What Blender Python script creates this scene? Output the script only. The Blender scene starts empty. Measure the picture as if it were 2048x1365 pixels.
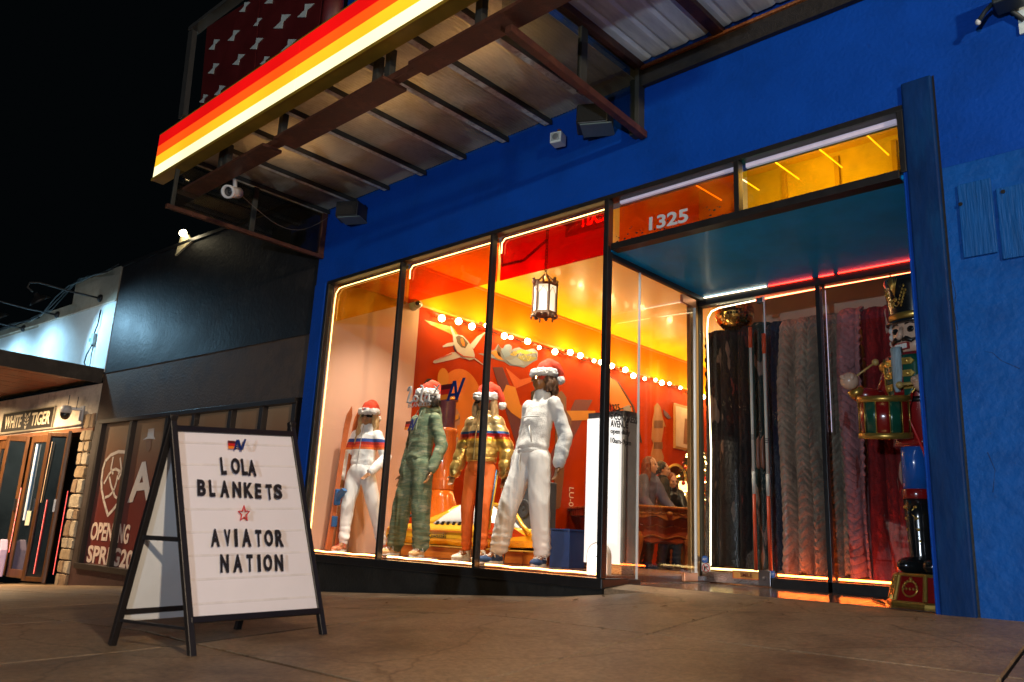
import bpy, bmesh, math, random
from mathutils import Vector as V, Matrix, noise
random.seed(7)
SC = bpy.context.scene
COL = SC.collection
PI = math.pi
# ------------------------------------------------------------------ camera
CAM = V((0, -5.1, 0.30))
RX = V((0.733447, 0.678044, 0.048025)).normalized()
FW = V((-0.668535, 0.704253, 0.238980)).normalized()
RX = (RX - FW * RX.dot(FW)).normalized()
UP = RX.cross(FW)
FPX = 1603.8
cd = bpy.data.cameras.new('camera')
cam = bpy.data.objects.new('camera', cd); COL.objects.link(cam)
cam.matrix_world = Matrix(((RX.x, UP.x, -FW.x, CAM.x), (RX.y, UP.y, -FW.y, CAM.y), (RX.z, UP.z, -FW.z, CAM.z), (0, 0, 0, 1)))
cd.sensor_width = 36; cd.lens = 36 * FPX / 2048
cd.clip_start = 0.05; cd.clip_end = 400
cd.dof.use_dof = True; cd.dof.focus_distance = 7.6; cd.dof.aperture_fstop = 3.6
SC.camera = cam
# ------------------------------------------------------------------ night sky, exposure
W = bpy.data.worlds.new('World'); SC.world = W; W.use_nodes = True
bg = W.node_tree.nodes['Background']
bg.inputs[0].default_value = (0.10, 0.16, 0.20, 1); bg.inputs[1].default_value = 0.009
SC.view_settings.view_transform = 'Standard'; SC.view_settings.look = 'None'
SC.view_settings.exposure = 0; SC.view_settings.gamma = 1; SC.view_settings.use_curve_mapping = False
cy = SC.cycles
cy.use_denoising = True
try: cy.denoiser = 'OPENIMAGEDENOISE'
except Exception: pass
cy.max_bounces = 8; cy.diffuse_bounces = 3; cy.glossy_bounces = 3; cy.transmission_bounces = 4
cy.transparent_max_bounces = 24
cy.sample_clamp_indirect = 4; cy.caustics_reflective = False; cy.caustics_refractive = False
cy.use_light_tree = True

def lamp(name, kind, loc, energy, color, size=0.1, to=None, parent=None, **k):
    l = bpy.data.lights.new(name, kind); l.energy = energy; l.color = color
    if kind == 'AREA': l.shape = 'DISK'; l.size = size
    elif kind in ('POINT', 'SPOT'): l.shadow_soft_size = size
    for a, b in k.items(): setattr(l, a, b)
    o = bpy.data.objects.new(name, l); COL.objects.link(o); o.location = loc
    if to is not None: o.rotation_euler = (V(to) - V(loc)).to_track_quat('-Z', 'Y').to_euler()
    if parent is not None:
        o.parent = parent; o.matrix_parent_inverse = Matrix.Translation(-parent.location)
    return o

# ------------------------------------------------------------------ measuring on real planes
def ray(px, py): return FW + RX * ((px - 1024) / FPX) - UP * ((py - 682.5) / FPX)
def onP(px, py, p0, n):
    d = ray(px, py); t = (V(p0) - CAM).dot(V(n)) / d.dot(V(n)); return CAM + d * t
def onX(px, py, x): return onP(px, py, (x, 0, 0), (1, 0, 0))
def onY(px, py, y): return onP(px, py, (0, y, 0), (0, 1, 0))
def onZ(px, py, z): return onP(px, py, (0, 0, z), (0, 0, 1))
def onD(px, py, dep): return CAM + ray(px, py) * dep

# ------------------------------------------------------------------ materials
MATS = {}
def lin(h):
    h = h.lstrip('#'); c = [int(h[i:i + 2], 16) / 255 for i in (0, 2, 4)]
    return tuple(x / 12.92 if x <= .04045 else ((x + .055) / 1.055) ** 2.4 for x in c)
def mat(name, col, rough=.6, metal=0, var=.12, scale=8, bump=0, bscale=None, spec=.5, coat=0, emit=None, es=0, sub=0, stretch=(1, 1, 1), wear=None, wearamt=.5, wscale=3):
    if name in MATS: return MATS[name]
    if isinstance(col, str): col = lin(col)
    m = bpy.data.materials.new(name); m.use_nodes = True; MATS[name] = m
    nt = m.node_tree; N = nt.nodes; L = nt.links; b = N['Principled BSDF']
    b.inputs['Roughness'].default_value = rough; b.inputs['Metallic'].default_value = metal
    b.inputs['Specular IOR Level'].default_value = spec
    b.inputs['Coat Weight'].default_value = coat; b.inputs['Coat Roughness'].default_value = .08
    tc = N.new('ShaderNodeTexCoord'); mp = N.new('ShaderNodeMapping'); mp.inputs['Scale'].default_value = stretch
    L.new(tc.outputs['Object'], mp.inputs[0])
    out = None
    if var > 0:
        nz = N.new('ShaderNodeTexNoise'); nz.inputs['Scale'].default_value = scale; nz.inputs['Detail'].default_value = 6; nz.inputs['Roughness'].default_value = .65
        L.new(mp.outputs[0], nz.inputs['Vector'])
        rp = N.new('ShaderNodeValToRGB'); rp.color_ramp.elements[0].position = .3; rp.color_ramp.elements[1].position = .7
        rp.color_ramp.elements[0].color = tuple(max(0, c * (1 - var)) for c in col) + (1,)
        rp.color_ramp.elements[1].color = tuple(min(1, c * (1 + var)) for c in col) + (1,)
        L.new(nz.outputs['Fac'], rp.inputs[0]); out = rp.outputs[0]
        mr = N.new('ShaderNodeMapRange'); mr.inputs['To Min'].default_value = max(.02, rough * .8); mr.inputs['To Max'].default_value = min(1, rough * 1.2)
        L.new(nz.outputs['Fac'], mr.inputs[0]); L.new(mr.outputs[0], b.inputs['Roughness'])
    if wear is not None:
        n2 = N.new('ShaderNodeTexNoise'); n2.inputs['Scale'].default_value = wscale; n2.inputs['Detail'].default_value = 9; n2.inputs['Roughness'].default_value = .7
        L.new(mp.outputs[0], n2.inputs['Vector'])
        r2 = N.new('ShaderNodeValToRGB'); r2.color_ramp.elements[0].position = .5; r2.color_ramp.elements[1].position = .68
        r2.color_ramp.elements[0].color = (0, 0, 0, 1); r2.color_ramp.elements[1].color = (wearamt,) * 3 + (1,)
        L.new(n2.outputs['Fac'], r2.inputs[0])
        mx = N.new('ShaderNodeMixRGB'); mx.inputs[2].default_value = tuple(wear) + (1,)
        L.new(r2.outputs[0], mx.inputs[0])
        if out: L.new(out, mx.inputs[1])
        else: mx.inputs[1].default_value = tuple(col) + (1,)
        out = mx.outputs[0]
    if out: L.new(out, b.inputs['Base Color'])
    else: b.inputs['Base Color'].default_value = tuple(col) + (1,)
    if bump:
        n3 = N.new('ShaderNodeTexNoise'); n3.inputs['Scale'].default_value = bscale or scale * 4; n3.inputs['Detail'].default_value = 5
        L.new(mp.outputs[0], n3.inputs['Vector'])
        bp = N.new('ShaderNodeBump'); bp.inputs['Strength'].default_value = bump; bp.inputs['Distance'].default_value = .02
        L.new(n3.outputs['Fac'], bp.inputs['Height']); L.new(bp.outputs[0], b.inputs['Normal'])
    if emit is not None:
        b.inputs['Emission Color'].default_value = tuple(emit) + (1,); b.inputs['Emission Strength'].default_value = es
    return m
def glow(name, col, s):
    return mat(name, (.8, .8, .8), .5, var=0, emit=col, es=s)
def glass(name, tint, refl=1.0, rough=.01, dirt=0.0):
    if name in MATS: return MATS[name]
    m = bpy.data.materials.new(name); m.use_nodes = True; MATS[name] = m
    nt = m.node_tree; N = nt.nodes; L = nt.links; N.remove(N['Principled BSDF'])
    tr = N.new('ShaderNodeBsdfTransparent'); tr.inputs[0].default_value = tuple(tint) + (1,)
    gl = N.new('ShaderNodeBsdfGlossy'); gl.inputs['Roughness'].default_value = rough
    gl.inputs[0].default_value = (refl, refl, refl, 1)
    lw = N.new('ShaderNodeLayerWeight'); lw.inputs[0].default_value = .5
    pw = N.new('ShaderNodeMath'); pw.operation = 'POWER'; pw.inputs[1].default_value = 4.6; L.new(lw.outputs['Facing'], pw.inputs[0])
    ma = N.new('ShaderNodeMath'); ma.operation = 'MULTIPLY_ADD'; ma.inputs[1].default_value = .8; ma.inputs[2].default_value = .035; L.new(pw.outputs[0], ma.inputs[0])
    mx = N.new('ShaderNodeMixShader'); L.new(ma.outputs[0], mx.inputs[0]); L.new(tr.outputs[0], mx.inputs[1]); L.new(gl.outputs[0], mx.inputs[2])
    o = mx.outputs[0]
    if dirt:
        tc = N.new('ShaderNodeTexCoord'); nz = N.new('ShaderNodeTexNoise'); nz.inputs['Scale'].default_value = 3; nz.inputs['Detail'].default_value = 8
        L.new(tc.outputs['Object'], nz.inputs[0]); mr = N.new('ShaderNodeMapRange'); mr.inputs[1].default_value = .45; mr.inputs[2].default_value = .8; mr.inputs[4].default_value = dirt
        L.new(nz.outputs[0], mr.inputs[0]); df = N.new('ShaderNodeBsdfTranslucent'); df.inputs[0].default_value = tuple(.6 + .4 * t for t in tint) + (1,)
        m2 = N.new('ShaderNodeMixShader'); L.new(mr.outputs[0], m2.inputs[0]); L.new(o, m2.inputs[1]); L.new(df.outputs[0], m2.inputs[2]); o = m2.outputs[0]
    L.new(o, N['Material Output'].inputs[0])
    return m
def banded(name, stops, axis='Z', lo=0, hi=1, rough=.7, metal=0, emit=0, bump=0, bscale=60, space='Object', const=True):
    """flat print: bands of colour along one object axis"""
    if name in MATS: return MATS[name]
    m = mat(name, (.5, .5, .5), rough, metal, var=0, bump=bump, bscale=bscale)
    nt = m.node_tree; N = nt.nodes; L = nt.links; b = N['Principled BSDF']
    tc = next(n for n in N if n.type == 'TEX_COORD')
    sx = N.new('ShaderNodeSeparateXYZ'); L.new(tc.outputs[space], sx.inputs[0])
    mr = N.new('ShaderNodeMapRange'); mr.inputs[1].default_value = lo; mr.inputs[2].default_value = hi
    L.new(sx.outputs[axis], mr.inputs[0])
    rp = N.new('ShaderNodeValToRGB'); cr = rp.color_ramp
    cr.interpolation = 'CONSTANT' if const else 'LINEAR'
    for i, (p, c) in enumerate(stops):
        e = cr.elements[i] if i < 2 else cr.elements.new(p)
        e.position = (p - lo) / (hi - lo); e.color = tuple(lin(c) if isinstance(c, str) else c) + (1,)
    L.new(mr.outputs[0], rp.inputs[0]); L.new(rp.outputs[0], b.inputs['Base Color'])
    if emit:
        L.new(rp.outputs[0], b.inputs['Emission Color']); b.inputs['Emission Strength'].default_value = emit
    return m

# ------------------------------------------------------------------ mesh builder
class MB:
    def __init__(s): s.v = []; s.f = []; s.mi = []; s.cur = 0
    def add(s, vs, fs):
        o = len(s.v); s.v += [V(p) for p in vs]
        for q in fs: s.f.append([i + o for i in q]); s.mi.append(s.cur)
        return s
    def box(s, a, b, ax=None, org=None):
        (x0, y0, z0), (x1, y1, z1) = a, b
        p = [V((x, y, z)) for x in (x0, x1) for y in (y0, y1) for z in (z0, z1)]
        if ax is not None: p = [V(org or (0, 0, 0)) + ax[0] * q.x + ax[1] * q.y + ax[2] * q.z for q in p]
        return s.add(p, [(0, 1, 3, 2), (4, 6, 7, 5), (0, 4, 5, 1), (2, 3, 7, 6), (0, 2, 6, 4), (1, 5, 7, 3)])
    def bar(s, p, q, w, h, up=(0, 0, 1)):
        p = V(p); q = V(q); d = q - p; L = d.length; d.normalize(); up = V(up)
        sd = d.cross(up)
        if sd.length < 1e-4: sd = d.cross(V((1, 0, 0)))
        sd.normalize(); u = sd.cross(d)
        return s.box((0, -w / 2, -h / 2), (L, w / 2, h / 2), (d, sd, u), p)
    def ring(s, c, d, r, n, r2=None, up=None):
        d = V(d).normalized(); a = d.cross(V(up) if up else V((0, 0, 1)))
        if a.length < 1e-3: a = d.cross(V((0, 1, 0)))
        a.normalize(); b = d.cross(a)
        r2 = r if r2 is None else r2
        return [V(c) + a * (r * math.cos(t * 2 * PI / n)) + b * (r2 * math.sin(t * 2 * PI / n)) for t in range(n)]
    def loft(s, rings, cap=True, closed=False):
        n = len(rings[0]); o = len(s.v)
        vs = [p for r in rings for p in r]; fs = []
        R = len(rings)
        for i in range(R if closed else R - 1):
            j = (i + 1) % R
            for k in range(n): fs.append((i * n + k, i * n + (k + 1) % n, j * n + (k + 1) % n, j * n + k))
        if cap and not closed: fs.append(tuple(range(n))[::-1]); fs.append(tuple((R - 1) * n + k for k in range(n)))
        return s.add(vs, fs)
    def cyl(s, p, q, r0, r1=None, n=16, cap=True):
        p = V(p); q = V(q); r1 = r0 if r1 is None else r1
        return s.loft([s.ring(p, q - p, r0, n), s.ring(q, q - p, r1, n)], cap)
    def tube(s, pts, r, n=8, closed=False):
        pts = [V(p) for p in pts]; rs = r if isinstance(r, (list, tuple)) else [r] * len(pts); rings = []
        m = len(pts); ref = None
        for i, p in enumerate(pts):
            d = (pts[(i + 1) % m] - pts[i - 1]) if closed or 0 < i < m - 1 else (pts[1] - pts[0] if i == 0 else pts[-1] - pts[-2])
            if d.length < 1e-9: d = V((0, 0, 1))
            d.normalize()
            if ref is None:
                ref = d.cross(V((0, 0, 1)))
                if ref.length < 1e-3: ref = d.cross(V((1, 0, 0)))
            ref = (ref - d * ref.dot(d)); ref.normalize(); b = d.cross(ref)
            rings.append([p + ref * (rs[i] * math.cos(k * 2 * PI / n)) + b * (rs[i] * math.sin(k * 2 * PI / n)) for k in range(n)])
        return s.loft(rings, True, closed)
    def lathe(s, prof, c=(0, 0, 0), n=24, axis=(0, 0, 1)):
        d = V(axis).normalized()
        return s.loft([s.ring(V(c) + d * z, d, max(r, .0005), n) for r, z in prof])
    def ell(s, c, rad, rot=None, n=16, m=10):
        rings = []
        for i in range(m + 1):
            t = -PI / 2 + PI * i / m; cz = math.sin(t); cr = max(math.cos(t), .001)
            ring = []
            for k in range(n):
                p = V((rad[0] * cr * math.cos(2 * PI * k / n), rad[1] * cr * math.sin(2 * PI * k / n), rad[2] * cz))
                if rot is not None: p = rot @ p
                ring.append(V(c) + p)
            rings.append(ring)
        return s.loft(rings)
    def ball(s, c, r, n=12): return s.ell(c, (r, r, r), None, n, max(4, n // 2 + 1))
    def prism(s, pts, off):
        pts = [V(p) for p in pts]; n = len(pts); off = V(off)
        # fan-safe: ngon caps
        return s.add(pts + [p + off for p in pts], [tuple(range(n))[::-1], tuple(range(n, 2 * n))] + [(i, (i + 1) % n, n + (i + 1) % n, n + i) for i in range(n)])
    def chain(s, pts, rs, n=12):
        """limb: spheres at joints, cones between (for unions)"""
        for i in range(len(pts)):
            s.ball(pts[i], rs[i], n)
            if i: s.cyl(pts[i - 1], pts[i], rs[i - 1], rs[i], n)
        return s
    def mesh(s, name):
        me = bpy.data.meshes.new(name); me.from_pydata([tuple(p) for p in s.v], [], s.f)
        me.polygons.foreach_set('material_index', s.mi) if any(s.mi) else None
        bm = bmesh.new(); bm.from_mesh(me); bmesh.ops.recalc_face_normals(bm, faces=bm.faces); bm.to_mesh(me); bm.free()
        return me
    def build(s, name, m, parent=None, smooth=False, bevel=0, angle=None, label=None):
        me = s.mesh(name)
        return link(name, me, m, parent, smooth, bevel, label)
def link(name, me, m, parent=None, smooth=False, bevel=0, label=None):
    o = bpy.data.objects.new(name, me); COL.objects.link(o)
    for x in (m if isinstance(m, (list, tuple)) else [m]): me.materials.append(x)
    if smooth: me.polygons.foreach_set('use_smooth', [True] * len(me.polygons))
    if bevel:
        md = o.modifiers.new('bevel', 'BEVEL'); md.width = bevel; md.segments = 2; md.limit_method = 'ANGLE'; md.angle_limit = math.radians(40)
    if smooth == 'auto':
        for e in me.edges: pass
    par(o, parent)
    if label: o['label'] = label
    return o
WORLD = {}
def par(o, parent):
    if parent is None: return
    o.parent = parent
    # parents keep their children where they were modelled
    M = WORLD.get(parent.name, Matrix.Identity(4)); o.matrix_parent_inverse = M.inverted() if not parent.get('_local') else Matrix.Identity(4)
def tag(o, label=None, cat=None, group=None, kind=None):
    if label: o['label'] = label
    if cat: o['category'] = cat
    if group: o['group'] = group
    if kind: o['kind'] = kind
    return o
def thing(name, label, cat, loc=(0, 0, 0), rz=0, group=None, kind=None, local=False):
    o = bpy.data.objects.new(name, None); COL.objects.link(o); o.location = loc; o.rotation_euler = (0, 0, rz)
    o.empty_display_size = .1
    WORLD[o.name] = Matrix.Translation(V(loc)) @ Matrix.Rotation(rz, 4, 'Z')
    if local: WORLD[o.name] = Matrix.Identity(4)
    return tag(o, label, cat, group, kind)
def struct(name, mb, m, parent=None, smooth=False, kind='structure'):
    o = mb.build(name, m, parent, smooth)
    if parent is None: o['kind'] = kind
    return o
def kids(o): return [c for c in bpy.data.objects if c.parent == o]
def dup(o, parent=None, loc=None, rz=None, label=None):
    c = o.copy(); COL.objects.link(c)
    if parent is not None: c.parent = parent
    if loc is not None: c.location = loc
    if rz is not None: c.rotation_euler = (0, 0, rz)
    if label: c['label'] = label
    for k in list(kids(o)):
        dup(k, c)
    return c
def evaluated(mb, mods):
    """run a union of shapes through modifiers, hand back the plain mesh"""
    me = mb.mesh('tmp'); o = bpy.data.objects.new('tmp', me); COL.objects.link(o)
    for kind, kw in mods:
        md = o.modifiers.new(kind, kind)
        for a, b in kw.items(): setattr(md, a, b)
    dg = bpy.context.evaluated_depsgraph_get(); dg.update()
    out = bpy.data.meshes.new_from_object(o.evaluated_get(dg))
    bpy.data.objects.remove(o); bpy.data.meshes.remove(me)
    return out
def fuse(mb, voxel=.012, smooth=4, factor=.5):
    return evaluated(mb, [('REMESH', dict(mode='VOXEL', voxel_size=voxel)), ('SMOOTH', dict(factor=factor, iterations=smooth))])
def wrinkle(me, amp, fx=(9, 9, 16), seed=0, ridge=False):
    nr = [v.normal.copy() for v in me.vertices]
    for v, n in zip(me.vertices, nr):
        p = V((v.co.x * fx[0] + seed, v.co.y * fx[1], v.co.z * fx[2]))
        a = noise.noise(p) + .5 * noise.noise(p * 2.1)
        if ridge: a = 1 - 2 * abs(a)
        v.co += n * (amp * a)
    return me
# ------------------------------------------------------------------ lettering
def text_mesh(body, bold=0, extrude=.0, spacing=1, shear=0, line=1, align='LEFT'):
    c = bpy.data.curves.new('t', 'FONT'); c.body = body; c.size = 1; c.offset = bold; c.extrude = extrude
    c.space_character = spacing; c.shear = shear; c.resolution_u = 4; c.space_line = line; c.align_x = align; c.fill_mode = 'BOTH'
    o = bpy.data.objects.new('t', c); COL.objects.link(o)
    dg = bpy.context.evaluated_depsgraph_get(); dg.update()
    me = bpy.data.meshes.new_from_object(o.evaluated_get(dg)); bpy.data.objects.remove(o); bpy.data.curves.remove(c)
    return me
def text_on(name, body, o, xd, yd, m, parent=None, w=None, h=None, depth=.003, bold=.0, spacing=1, shear=0, line=1, label=None):
    """lettering whose lower left sits at o, stretched to w metres wide and h high on the plane xd,yd"""
    o = V(o); xd = V(xd).normalized(); yd = V(yd); yd = (yd - xd * yd.dot(xd)).normalized(); zd = xd.cross(yd)
    me = text_mesh(body, bold, .5, spacing, shear, line)
    xs = [v.co.x for v in me.vertices]; ys = [v.co.y for v in me.vertices]
    x0, x1, y0, y1 = min(xs), max(xs), min(ys), max(ys)
    sx = w / (x1 - x0) if w else h / (y1 - y0); sy = h / (y1 - y0) if h else sx
    for v in me.vertices:
        p = v.co.copy(); v.co = o + xd * ((p.x - x0) * sx) + yd * ((p.y - y0) * sy) + zd * (p.z * depth + depth * .5)
    me.materials.clear()
    return link(name, me, m, parent, label=label)
def text_fit(name, body, p0, n, bl, br, tl, m, parent=None, **k):
    """lettering on a real plane (p0,n) measured from its photographed corners"""
    a, b, c = onP(*bl, p0, n), onP(*br, p0, n), onP(*tl, p0, n)
    xd = (b - a); yd = c - a; yd2 = yd - xd.normalized() * yd.dot(xd.normalized())
    return text_on(name, body, a, xd, yd2, m, parent, w=xd.length, h=yd2.length, **k)
def logo_av(o, xd, yd, h, parent, depth=.003, only=None):
    """sunset flag of three bands running into a slanted dark blue AV"""
    o = V(o); xd = V(xd).normalized(); yd = V(yd).normalized(); zd = xd.cross(yd)
    def poly(pts, dz): return MB().prism([o + xd * (x * h) + yd * (y * h) + zd * dz for x, y in pts], zd * depth)
    for i, c in enumerate(('#5a0d12', '#c81e10', '#f0801a')):
        y0 = .88 - .26 * i; poly([(-.55, y0 - .26), (.42 - .09 * (i + 1), y0 - .26), (.42 - .09 * i, y0), (-.55, y0)], .001).build('logo_band', mat('logo_band_%d' % i, c, .5, var=0), parent)
    blue = mat('logo_blue', '#0b2a6b', .45, var=0)
    A = MB()
    for pts in ([(-.06, 0), (.14, 0), (.52, 1), (.34, 1)], [(.62, 0), (.82, 0), (.60, 1), (.42, 1)], [(.12, .22), (.70, .22), (.67, .36), (.17, .36)], [(.62, 0), (.82, 0), (1.3, 1.08), (1.1, 1.08)]):
        A.prism([o + xd * (x * h) + yd * (y * h) + zd * (.004 + .0004 * len(A.v)) for x, y in pts], zd * depth)
    A.build('logo_letters', blue, parent)
# ------------------------------------------------------------------ assumed lamps, unseen behind the camera (they light the pavement and the blue wall)
def assumed_street_lamp(loc, h, arm, energy, color, label, to):
    x, y, z = loc
    t = thing('assumed_street_lamp', label, 'street lamp', loc)
    pole = MB(); pole.cyl((x, y, z), (x, y, z + h), .09, .05, 14); pole.cyl((x, y, z), (x, y, z + .5), .14, .12, 14)
    hx = x + arm[0]; hy = y + arm[1]
    pole.tube([(x, y, z + h - .3), (x + arm[0] * .4, y + arm[1] * .4, z + h + .1), (hx, hy, z + h + .15)], .035)
    pole.build('pole', mat('pole_steel', (.12, .13, .13), .5, metal=.6), t, smooth=True)
    hd = MB(); hd.ell((hx, hy, z + h + .15), (.42, .2, .09), None, 16, 8); hd.build('lamp_head', mat('lamp_grey', (.2, .2, .2), .5), t, smooth=True)
    ln = MB(); ln.ell((hx, hy, z + h + .07), (.26, .13, .03), None, 16, 6); ln.build('lens', glow('lamp_lens_%s' % label[:4], color, 20), t, smooth=True)
    lamp('assumed_street_light', 'SPOT', (hx, hy, z + h - .02), energy, color, .16, to, t, spot_size=2.6, spot_blend=.6)
assumed_street_lamp((7.2, -7.6, -.3), 4.4, (-.9, 1.6), 3700, (1, .76, .52), 'tall grey street lamp with a warm white head by the kerb', (0, 0, .5))  # unseen lamp, assumed from the warm light on the pavement and wall
bl_ = thing('added_low_light', 'added low grey bollard across the road, unseen stand-in for cool headlights', 'added light', (1.6, -14, -.4))  # unseen low lamp added across the road, standing for headlights
m = MB(); m.cyl((1.6, -14, -.4), (1.6, -14, .42), .11, .10, 18); m.build('post', mat('pole_steel', (.12, .13, .13), .5), bl_, smooth=True)
m = MB(); m.cyl((1.6, -14, .56), (1.6, -14, .62), .14, .11, 18); m.build('cap', mat('pole_steel', (.12, .13, .13), .5), bl_, smooth=True)
m = MB(); m.cyl((1.6, -14, .42), (1.6, -14, .56), .09, .09, 18); m.build('lens', glow('added_low_lens', (.8, .9, 1), 12), bl_, smooth=True)
lamp('added_low_lamp', 'SPOT', (1.55, -13.86, .49), 2600, (.74, .87, 1), .10, (-3, 0, 1.6), bl_, spot_size=1.5, spot_blend=.5)
# ================================================================== ground
PX = [(-60, -3.2), (-30, -1.7), (-13.8, -.72), (-6.6, -.277), (-4.2, -.12), (-3.2, 0), (6, .06), (60, .6)]
PS = [(-60, -3.3), (-30, -1.8), (-13.8, -.80), (-6.6, -.37), (-4.3, -.245), (-2.8, -.232), (0, -.19), (6, -.10), (60, .5)]
def interp(P, x):
    if x <= P[0][0]: return P[0][1]
    for (a, b), (c, d) in zip(P, P[1:]):
        if x <= c: return b + (d - b) * (x - a) / (c - a)
    return P[-1][1]
def g(x, y):
    t = min(max(-y / 3.3, 0), 2.0)
    return interp(PX, x) * (1 - t) + interp(PS, x) * t if t < 1 else interp(PS, x) - .02 * (t - 1) * 3.3
def onG(px, py):
    z = -.15
    for i in range(80):
        p = onZ(px, py, z); z = .6 * z + .4 * g(max(-40, min(p.x, 10)), max(-8, min(p.y, .4)))
    return onZ(px, py, z)

concrete = mat('concrete', (.27, .19, .12), .5, var=.34, scale=1.2, bump=.3, bscale=70, wear=(.070, .036, .018), wearamt=.9, wscale=.9, spec=.45)
def weather(m):
    """old gum spots, hairline cracks and pale scuffs on the paving"""
    nt = m.node_tree; N = nt.nodes; L = nt.links; b = N['Principled BSDF']; src = b.inputs['Base Color'].links[0].from_socket
    tc = next(n for n in N if n.type == 'TEX_COORD')
    vo = N.new('ShaderNodeTexVoronoi'); vo.inputs['Scale'].default_value = 3.2; L.new(tc.outputs['Object'], vo.inputs[0])
    r = N.new('ShaderNodeValToRGB'); r.color_ramp.elements[0].position = .05; r.color_ramp.elements[1].position = .085; r.color_ramp.elements[0].color = (.55, .5, .45, 1); r.color_ramp.elements[1].color = (1, 1, 1, 1); L.new(vo.outputs['Distance'], r.inputs[0])
    mx = N.new('ShaderNodeMixRGB'); mx.blend_type = 'MULTIPLY'; mx.inputs[0].default_value = .8; L.new(src, mx.inputs[1]); L.new(r.outputs[0], mx.inputs[2])
    nz = N.new('ShaderNodeTexNoise'); nz.inputs['Scale'].default_value = 1.3; nz.inputs['Detail'].default_value = 4; L.new(tc.outputs['Object'], nz.inputs[0])
    ad = N.new('ShaderNodeMixRGB'); ad.inputs[0].default_value = .35; L.new(tc.outputs['Object'], ad.inputs[1]); L.new(nz.outputs['Color'], ad.inputs[2])
    ve = N.new('ShaderNodeTexVoronoi'); ve.feature = 'DISTANCE_TO_EDGE'; ve.inputs['Scale'].default_value = .85; L.new(ad.outputs[0], ve.inputs[0])
    r2 = N.new('ShaderNodeValToRGB'); r2.color_ramp.elements[0].position = .0; r2.color_ramp.elements[1].position = .006; r2.color_ramp.elements[0].color = (.45, .4, .36, 1); r2.color_ramp.elements[1].color = (1, 1, 1, 1); L.new(ve.outputs['Distance'], r2.inputs[0])
    m2 = N.new('ShaderNodeMixRGB'); m2.blend_type = 'MULTIPLY'; m2.inputs[0].default_value = .8; L.new(mx.outputs[0], m2.inputs[1]); L.new(r2.outputs[0], m2.inputs[2])
    n4 = N.new('ShaderNodeTexNoise'); n4.inputs['Scale'].default_value = 38; n4.inputs['Detail'].default_value = 3; L.new(tc.outputs['Object'], n4.inputs[0])
    r3 = N.new('ShaderNodeValToRGB'); r3.color_ramp.elements[0].position = .35; r3.color_ramp.elements[1].position = .65; r3.color_ramp.elements[0].color = (.80, .80, .80, 1); r3.color_ramp.elements[1].color = (1.22, 1.2, 1.17, 1); L.new(n4.outputs[0], r3.inputs[0])
    m3 = N.new('ShaderNodeMixRGB'); m3.blend_type = 'MULTIPLY'; m3.inputs[0].default_value = 1; L.new(m2.outputs[0], m3.inputs[1]); L.new(r3.outputs[0], m3.inputs[2])
    L.new(m3.outputs[0], b.inputs['Base Color'])
weather(concrete)
asphalt = mat('asphalt', (.05, .05, .052), .8, var=.25, scale=30, bump=.5, bscale=140)
kerbm = mat('kerb_concrete', (.3, .29, .28), .8, var=.15, scale=6, bump=.3)
side = thing('sidewalk', None, None); side['kind'] = 'structure'
xs = [-34, -26, -20, -16.4, -13.8, -11.6, -9.3, -7.4, -5.75, -4.05, -2.45, -.95, .6, 2.2, 4, 6.5, 9.5]
ys = [.02, -1.62, -3.2, -4.9, -6.8]
GAP = .012
for i in range(len(xs) - 1):
    for j in range(len(ys) - 1):
        m = MB(); nx, ny = 6, 6
        # joints run slightly skew to the shop front, as they do in the pavement
        def C(u, v):
            a, b = xs[i] + GAP, xs[i + 1] - GAP
            y = ys[j] - GAP + (ys[j + 1] - ys[j] + 2 * GAP) * v
            x = a + (b - a) * u - .10 * y - .35 * (y / 4) * 0
            return x, y
        top = []
        for a in range(nx + 1):
            for b in range(ny + 1):
                x, y = C(a / nx, b / ny); e = .006 if a in (0, nx) or b in (0, ny) else 0
                top.append(V((x, y, g(x, y) - e + .004 * noise.noise(V((x * .8, y * .8, 0))))))
        fs = [(a * (ny + 1) + b, (a + 1) * (ny + 1) + b, (a + 1) * (ny + 1) + b + 1, a * (ny + 1) + b + 1) for a in range(nx) for b in range(ny)]
        m.add(top, fs)
        k = (nx + 1) * (ny + 1)
        edge = [a * (ny + 1) for a in range(nx + 1)] + [nx * (ny + 1) + b for b in range(1, ny + 1)] + [a * (ny + 1) + ny for a in range(nx - 1, -1, -1)] + [b for b in range(ny - 1, 0, -1)]
        m.add([top[q] for q in edge] + [top[q] - V((0, 0, .1)) for q in edge], [(q, (q + 1) % len(edge), len(edge) + (q + 1) % len(edge), len(edge) + q) for q in range(len(edge))])
        m.build('paving_slab', concrete, side, smooth=False)
# bed under the slabs, kerb, road: one sheet out to the horizon
def sheet(X, Y, zf):
    m = MB(); n = len(Y)
    m.add([(x, y, zf(x, y)) for x in X for y in Y], [(i * n + j, (i + 1) * n + j, (i + 1) * n + j + 1, i * n + j + 1) for i in range(len(X) - 1) for j in range(n - 1)])
    return m
XX = [-120, -60, -45, -34, -26, -20, -16, -13.8, -11, -9, -6.6, -5.2, -4.2, -3.2, 0, 3, 6, 10, 40, 120]
struct('ground', sheet(XX, [-7.0, -5, -3.3, -2, -1, 0, .6], lambda x, y: g(x, y) - .045), mat('joint_dirt', (.07, .06, .05), .9))
kb = MB()
for a, b in zip(XX, XX[1:]):
    kb.bar((a, -7.05, g(a, -7) - .06), (b, -7.05, g(b, -7) - .06), .15, .16)
struct('kerb', kb, kerbm)
struct('road', sheet(XX, [-7.1, -9, -12, -16, -30, -120], lambda x, y: g(x, -7) - .14 + .01 * min(1, (-7.1 - y) / 3)), asphalt)

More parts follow.
